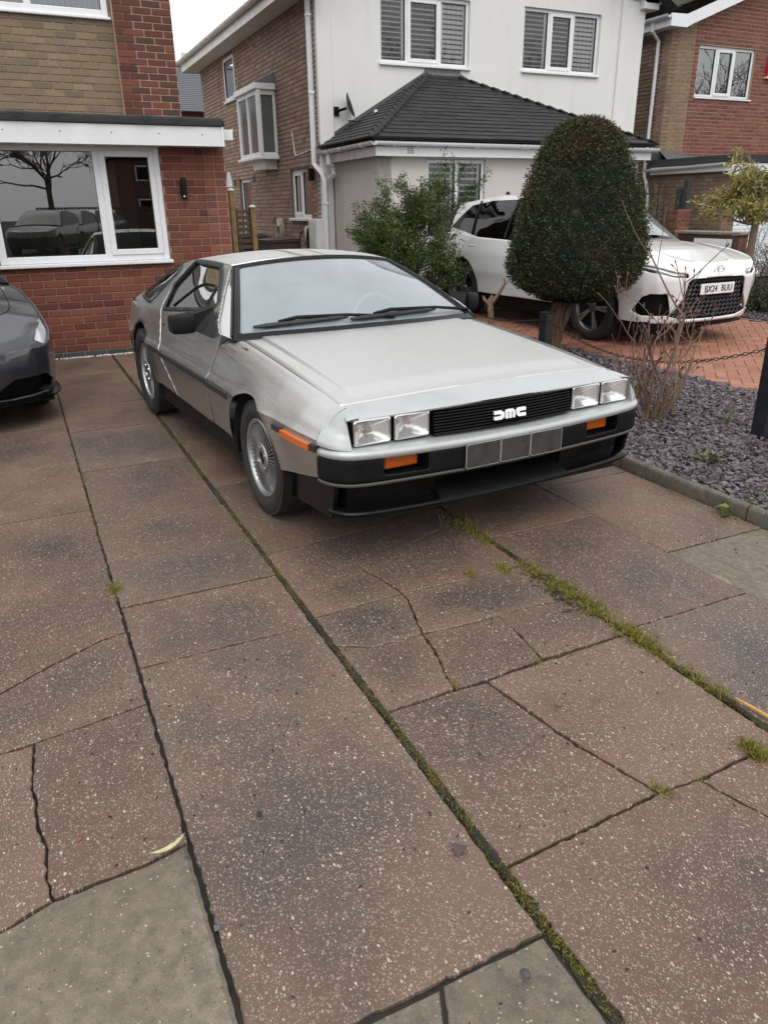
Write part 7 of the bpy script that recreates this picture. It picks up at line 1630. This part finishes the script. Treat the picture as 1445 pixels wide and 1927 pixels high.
# car charger, meter box, hose, lamp on the brown wall
ev_ = thing('car_charger', 'pale rounded car charger with coiled black cable on brown brick wall', 'charger', (-10.12, 3.18, 1.0)); m = MB(); m.box((0, -.05, 0), (.20, .11, .36), .05); m.build('case', plain('charger_beige', (.42, .40, .32), .4), ev_, smooth=50); m = MB()
for k in range(3): m.tube([(.22 + .13 * math.cos(t), -.05 - k * .028, -.06 + .22 * math.sin(t)) for t in lin(0, 6.283, 25)[:-1]], .014, 6, closed=True)
m.build('cable_coil', RUBBER, ev_, smooth=50); m = MB(); m.tube([(-.08, -.07, .10), (-.22, -.09, .08), (-.33, -.1, -.05), (-.36, -.1, -.30), (-.30, -.08, -.55), (-.1, -.05, -.75)], .015, 6); m.build('lead', RUBBER, ev_, smooth=50)
mb_ = thing('meter_box', 'tall white meter box on the brown brick wall by the downpipe', 'meter box', (-9.60, 3.19, 0)); m = MB(); m.bx((-.19, -.16, .10), (.19, -.002, 1.30), .008); m.build('cabinet', plain('meter_white', (.62, .62, .60), .5, var=.08), mb_); m = MB(); m.bx((-.165, -.172, .14), (.165, -.161, 1.26), .004); m.build('door', bpy.data.materials['meter_white'], mb_)
hr_ = thing('hose_reel', 'looped pale hose hanging on the brown brick wall above the bin', 'hose', (-11.65, 3.15, 1.05)); m = MB()
for k in range(3): m.tube([((.17 - k * .01) * math.cos(t), -.03 - k * .03, .22 * math.sin(t) + .02) for t in lin(0, 6.283, 25)[:-1]], .014, 6, closed=True)
m.build('hose', plain('hose_beige', (.33, .30, .22), .6), hr_, smooth=50); m = MB(); m.bx((-.05, -.10, .10), (.05, 0, .24), .01); m.build('hanger', UPVC, hr_)
wl2 = thing('up_down_lamp', 'small dark wall lamp between side window and downpipe', 'light', (-9.86, 3.18, 2.02)); m = MB(); m.box((0, -.04, 0), (.09, .09, .20), .012); m.build('body', BLACKP, wl2)
# boundary wall and gate in front of the right hand house
bw = thing('boundary_wall', 'low dark brick boundary wall with pale stone coping behind the white SUV', 'wall', (-6.9, 9.6, 0)); T = SI(9.6); items = []
def wb(par, T, *a, **k): return wall_back(par, T, *a, **k)
wb(bw, T, -7.55, -6.15, -.04, .94, [], mortar((.12, .09, .07))); lay_bricks(-7.55, -6.15, .0, .94, [], brick_mat('dark_wall_brick', [(.075, .045, .034), (.10, .055, .04), (.06, .038, .03)]), T, items, seed=51)
wb(bw, FR(-6.15), 9.6, 9.82, -.04, .94, [], mortar((.15, .1, .07))); lay_bricks(9.60, 9.82, .0, .94, [], ORED, FR(-6.148), items, seed=52); emit_bricks(bw, items, 120)
m = MB(); m.bx((-7.62, 9.56, .945), (-6.09, 9.86, 1.0), .012); put0(m.build('coping', plain('coping_stone', (.22, .185, .13), .85, var=.3, vscale=9)), bw)
m = MB(); m.bx((-7.55, 9.606, -.04), (-6.16, 9.815, .93)); put0(m.build('wall_core', mortar((.12, .09, .07))), bw)
wbd = thing('white_board', 'plain white board leaning on the dark boundary wall', 'board', (-6.7, 9.50, .0)); m = MB(); m.prism([(-.42, .0), (.40, .0), (.44, .88), (-.40, .88)], (0, 0, 0), (1, 0, 0), (0, .06, 1), (0, .02, 0)); m.build('panel', UPVC, wbd)
pi_ = thing('brick_pillar', 'orange brick gate pillar in front of the brown garage wall', 'pillar', (-8.35, 10.35, 0)); items = []
for T, a, b in ((SI(10.20), -8.56, -8.22), (FR(-8.22), 10.20, 10.54)): wb(pi_, T, a, b, -.04, 1.36, [], mortar((.2, .1, .07))); lay_bricks(a, b, .0, 1.36, [], ROUGHRED, T, items, seed=61)
m = MB(); m.bx((-8.55, 10.21, -.04), (-8.23, 10.53, 1.355)); put0(m.build('pillar_core', mortar((.2, .1, .07))), pi_); m = MB(); m.bx((-9.3, 10.25, -.02), (-8.56, 10.42, .98)); put0(m.build('side_wall', ORED), pi_); m = MB(); m.bx((-9.3, 10.22, .985), (-8.57, 10.46, 1.03), .008); put0(m.build('coping', bpy.data.materials['coping_stone']), pi_); emit_bricks(pi_, items, 120)
rg_ = thing('iron_gate', 'black iron spiked railing gate beside the orange brick pillar', 'gate', (-8.95, 10.30, 1.03)); 
for x in (-.30, -.12, .06, .22): m = MB(); m.tube([(x, 0, .0), (x, 0, .78), (x, 0, .86)], [.010, .010, .001], 6); m.build('railing', POSTM, rg_)
m = MB(); m.bx((-.34, -.012, .06), (.30, .012, .085)); m.bx((-.34, -.012, .62), (.30, .012, .645)); m.build('rail', POSTM, rg_)
gp_ = thing('dark_gate_post', 'pair of slim dark steel posts behind the orange brick pillar', 'post', (-8.5, 10.6, 0))
for x, h in ((-.12, 1.75), (.06, 1.92)): m = MB(); m.bx((x - .06, -.05, -.02), (x + .06, .05, h), .006); m.build('shaft', plain('steel_post', (.028, .032, .040), .5) if 'steel_post' not in bpy.data.materials else bpy.data.materials['steel_post'], gp_)
# litter on the slabs
lf = thing('fallen_leaf', 'curled pale yellow leaf lying across the slab joint', 'leaf', (2.128, -1.745, .012), R(105)); m = MB(); m.grid(lambda u, v: (u * .050, v * .007 * (1 - u * u) + .012 * u * u, .004 + .006 * u * u + .002 * v * v), lin(-1, 1, 15), [-1, -.3, .3, 1]); m.build('blade', plain('pale_leaf', (.40, .38, .20), .6, var=.12, vscale=60), lf, smooth=60)
l2 = thing('fallen_leaf', 'flat brown triangular leaf lying on the long slab', 'leaf', (2.41, -1.105, .004), R(20)); m = MB(); V = [(0, 0, .003), (.040, -.021, .0), (.043, .0, .005), (.040, .024, .001), (-.022, .004, .004), (-.020, -.001, .003)]; m.add(V, [[0, 1, 2], [0, 2, 3], [0, 5, 4]]); m.build('blade', plain('brown_leaf_litter', (.060, .045, .045), .6), l2)
st_ = thing('broken_stick', 'split pale wooden stick lying along the mossy joint', 'stick', (2.385, .012, .008), R(8)); m = MB(); m.prism([(-.075, 0), (.075, -.006), (.078, .004), (.0, .010), (-.08, .006)], (0, 0, 0), (1, 0, 0), (0, 1, 0), (0, 0, .007)); m.build('splinter', plain('pale_wood', (.38, .22, .08), .7, var=.2, vscale=50), st_)
def pebble(label, x, y, s_, c, seed):
    r_ = random.Random(seed); m = MB(); P = [(0, 0, 1)] + [(math.cos(a) * .9, math.sin(a) * .8, .35) for a in lin(0, 6.283, 8)[:-1]] + [(math.cos(a + .4), math.sin(a + .4) * .9, -.3) for a in lin(0, 6.283, 8)[:-1]] + [(0, 0, -.6)]
    V = [tuple(Vector(p) * s_ * r_.uniform(.8, 1.15)) for p in P]; V = [(a, b, c_ * .7 + s_ * .35) for a, b, c_ in V]
    F = [[0, 1 + i, 1 + (i + 1) % 7] for i in range(7)] + [[1 + i, 8 + i, 8 + (i + 1) % 7, 1 + (i + 1) % 7] for i in range(7)] + [[15, 8 + (i + 1) % 7, 8 + i] for i in range(7)]
    m.add(V, F); o = m.build('pebble', plain('pebble', c, .75, var=.3, vscale=80)); o.location = (x, y, 0); o.rotation_euler = (0, 0, r_.uniform(0, 6)); tag(o, label, 'pebble')
for i, (lb, x, y, s_, c) in enumerate((('reddish pebble on the dark cracked slab', 2.076, -.513, .012, (.16, .075, .055)), ('tiny red stone chip beside the mossy joint', 2.035, -.81, .0065, (.20, .045, .03)), ('black pebble on the long pink slab', 2.104, -1.508, .009, (.02, .022, .024)), ('red stone chip on the cracked left slab', 1.983, -1.945, .006, (.25, .05, .025)), ('grey green pebble against the long slab edge', 2.388, -1.688, .010, (.085, .095, .09)), ('dark angular stone on the plain concrete slab', 2.777, -1.138, .012, (.06, .055, .055)), ('brown stone beside the curled leaf', 2.165, -1.712, .008, (.06, .045, .04)), ('black pebble near the front joint', 2.16, -.86, .006, (.02, .02, .02)))): pebble(lb, x, y, s_, c, i)
m = MB(); r_ = random.Random(77)
for k in range(70):
    x = 1.46 + r_.gauss(0, .10); y = -.050 + r_.gauss(0, .028); a = r_.uniform(0, 6.28); L_ = r_.uniform(.01, .045); m.box((0, 0, 0), (L_, r_.uniform(.002, .006), .003), 0, Matrix.Translation((x, y, .002 + r_.uniform(0, .006))) @ Euler((r_.gauss(0, .2), r_.gauss(0, .2), a)).to_matrix().to_4x4())
for k in range(260):
    x = r_.uniform(1.3, 2.9); y = r_.uniform(-2.3, 1.1); a = r_.uniform(0, 6.28); m.box((0, 0, 0), (r_.uniform(.003, .010), r_.uniform(.002, .004), .003), 0, Matrix.Translation((x, y, .0015)) @ Matrix.Rotation(a, 4, 'Z'))
tag(m.build('leaf_litter', plain('litter', (.030, .022, .018), .85, var=.5, vscale=60)), 'dark twig and leaf litter on the driveway slabs', kind='stuff')

# ------------------------------------------------------------------ the street behind the viewer (seen in the window glass)
def far_car(label, x, y, rz, c):
    t_ = thing('street_car', label, 'car', (x, y, -.10), rz, 'cars parked across the street'); pm = car_paint('street_paint', c, .3, .3, .1)
    for sg in (-1, 1): sb.patch(sg, [fa, ra_, lambda x, y, z: z - SK(x)], na=60, nv=14).build('body_side', pm, t_, smooth=50)
    m = MB(); m.grid(shood, lin(-.95, .938, 16), lin(-1, 1, 11)); m.build('bonnet', pm, t_, smooth=40)
    for sg in (-1, 1):
        m = MB(); m.grid(lambda x, q: (gside(x, q)[0], sg * gside(x, q)[1], gside(x, q)[2]), lin(-3.62, -.44, 24), lin(0, 1, 5), flip=sg > 0); m.build('side_window', BLACKG, t_, smooth=40)
        for ax in (0, -2.69): m = MB(); m.lathe([(0, .10), (.25, .10), (.26, .09), (.36, .09), (.37, -.1), (0, -.1)], 24, Matrix.Translation((ax, sg * .80, .37)) @ Matrix.Rotation(R(-90 * sg), 4, 'X')); m.build('wheel', TYRE, t_, smooth=40)
    m = MB(); m.grid(groof, lin(-3.62, -.46, 20), lin(-1, 1, 7)); m.build('roof', pm, t_, smooth=40); return t_
far_car('dark green car across the street', 19.0, -.9, R(200), (.02, .035, .03)); far_car('dark blue car across the street', 21.6, .1, R(200), (.015, .02, .045)); far_car('white car across the street', 24.2, .9, R(200), (.6, .6, .6)); far_car('silver car across the street', 26.8, 1.6, R(200), (.25, .26, .27)); far_car('black car across the street', 29.4, 2.4, R(200), (.012, .012, .013))
m = MB(); m.bx((33, -40, -.10), (75, 60, -.06)); tag(m.build('lawn', plain('lawn_green', (.055, .085, .022), .9, var=.3, vscale=4)), 'grass verge across the street', kind='structure')
hb = house('street_house', 'brick house across the street', (56, 9, 0)); m = MB(); m.bx((52, 6.5, -.1), (62, 17, 5.2)); put0(m.build('wall', plain('street_brick', (.13, .055, .04), .9, var=.25)), hb); m = MB(); m.prism([(6, 5.2), (17.5, 5.2), (11.75, 8.6)], (51.6, 0, 0), (0, 1, 0), (0, 0, 1), (10.8, 0, 0)); put0(m.build('roof', SLATER), hb)
for y, z in ((8, 3.6), (11, 3.6), (14.5, 3.6), (8, 1.2), (14, 1.2)): m = MB(); m.bx((51.96, y, z), (51.99, y + 1.4, z + 1.1)); put0(m.build('window', UPVC), hb); m = MB(); m.bx((51.93, y + .1, z + .1), (51.955, y + 1.3, z + 1.0)); put0(m.build('pane', BLACKG), hb)
fc = thing('board_fence', 'dark boarded fence across the street', 'fence', (40, 6, 0))
for k in range(60): m = MB(); m.bx((-.02, -6 + k * .2, -.1), (.02, -6 + k * .2 + .17, 1.7)); m.build('board', GATEW, fc)
for i, (x, y, h) in enumerate(((36, -4.0, 9), (42, 1.0, 10), (27, 19, 13), (30, 27, 14), (26, 34, 13), (24, 46, 13), (27, 55, 13))):
    if i == 0: bt = big_tree('bare_tree', 'tall leafless tree across the street', (x, y, 0), 11, 0, None, 61, True, 'bare trees across the street')
    else:
        c_ = copy_tree(bt); c_['label'] = ['', 'leafless tree behind the boarded fence across the street', 'broad leafless tree far along the street', 'tallest leafless tree across the street', 'leafless tree beside the tallest street tree', 'leafless tree opposite the red brick house', 'last leafless tree along the far street side'][i]; c_.location = (x, y, -.1); c_.rotation_euler = (0, 0, i * 1.3); c_.scale = (h / 11,) * 3
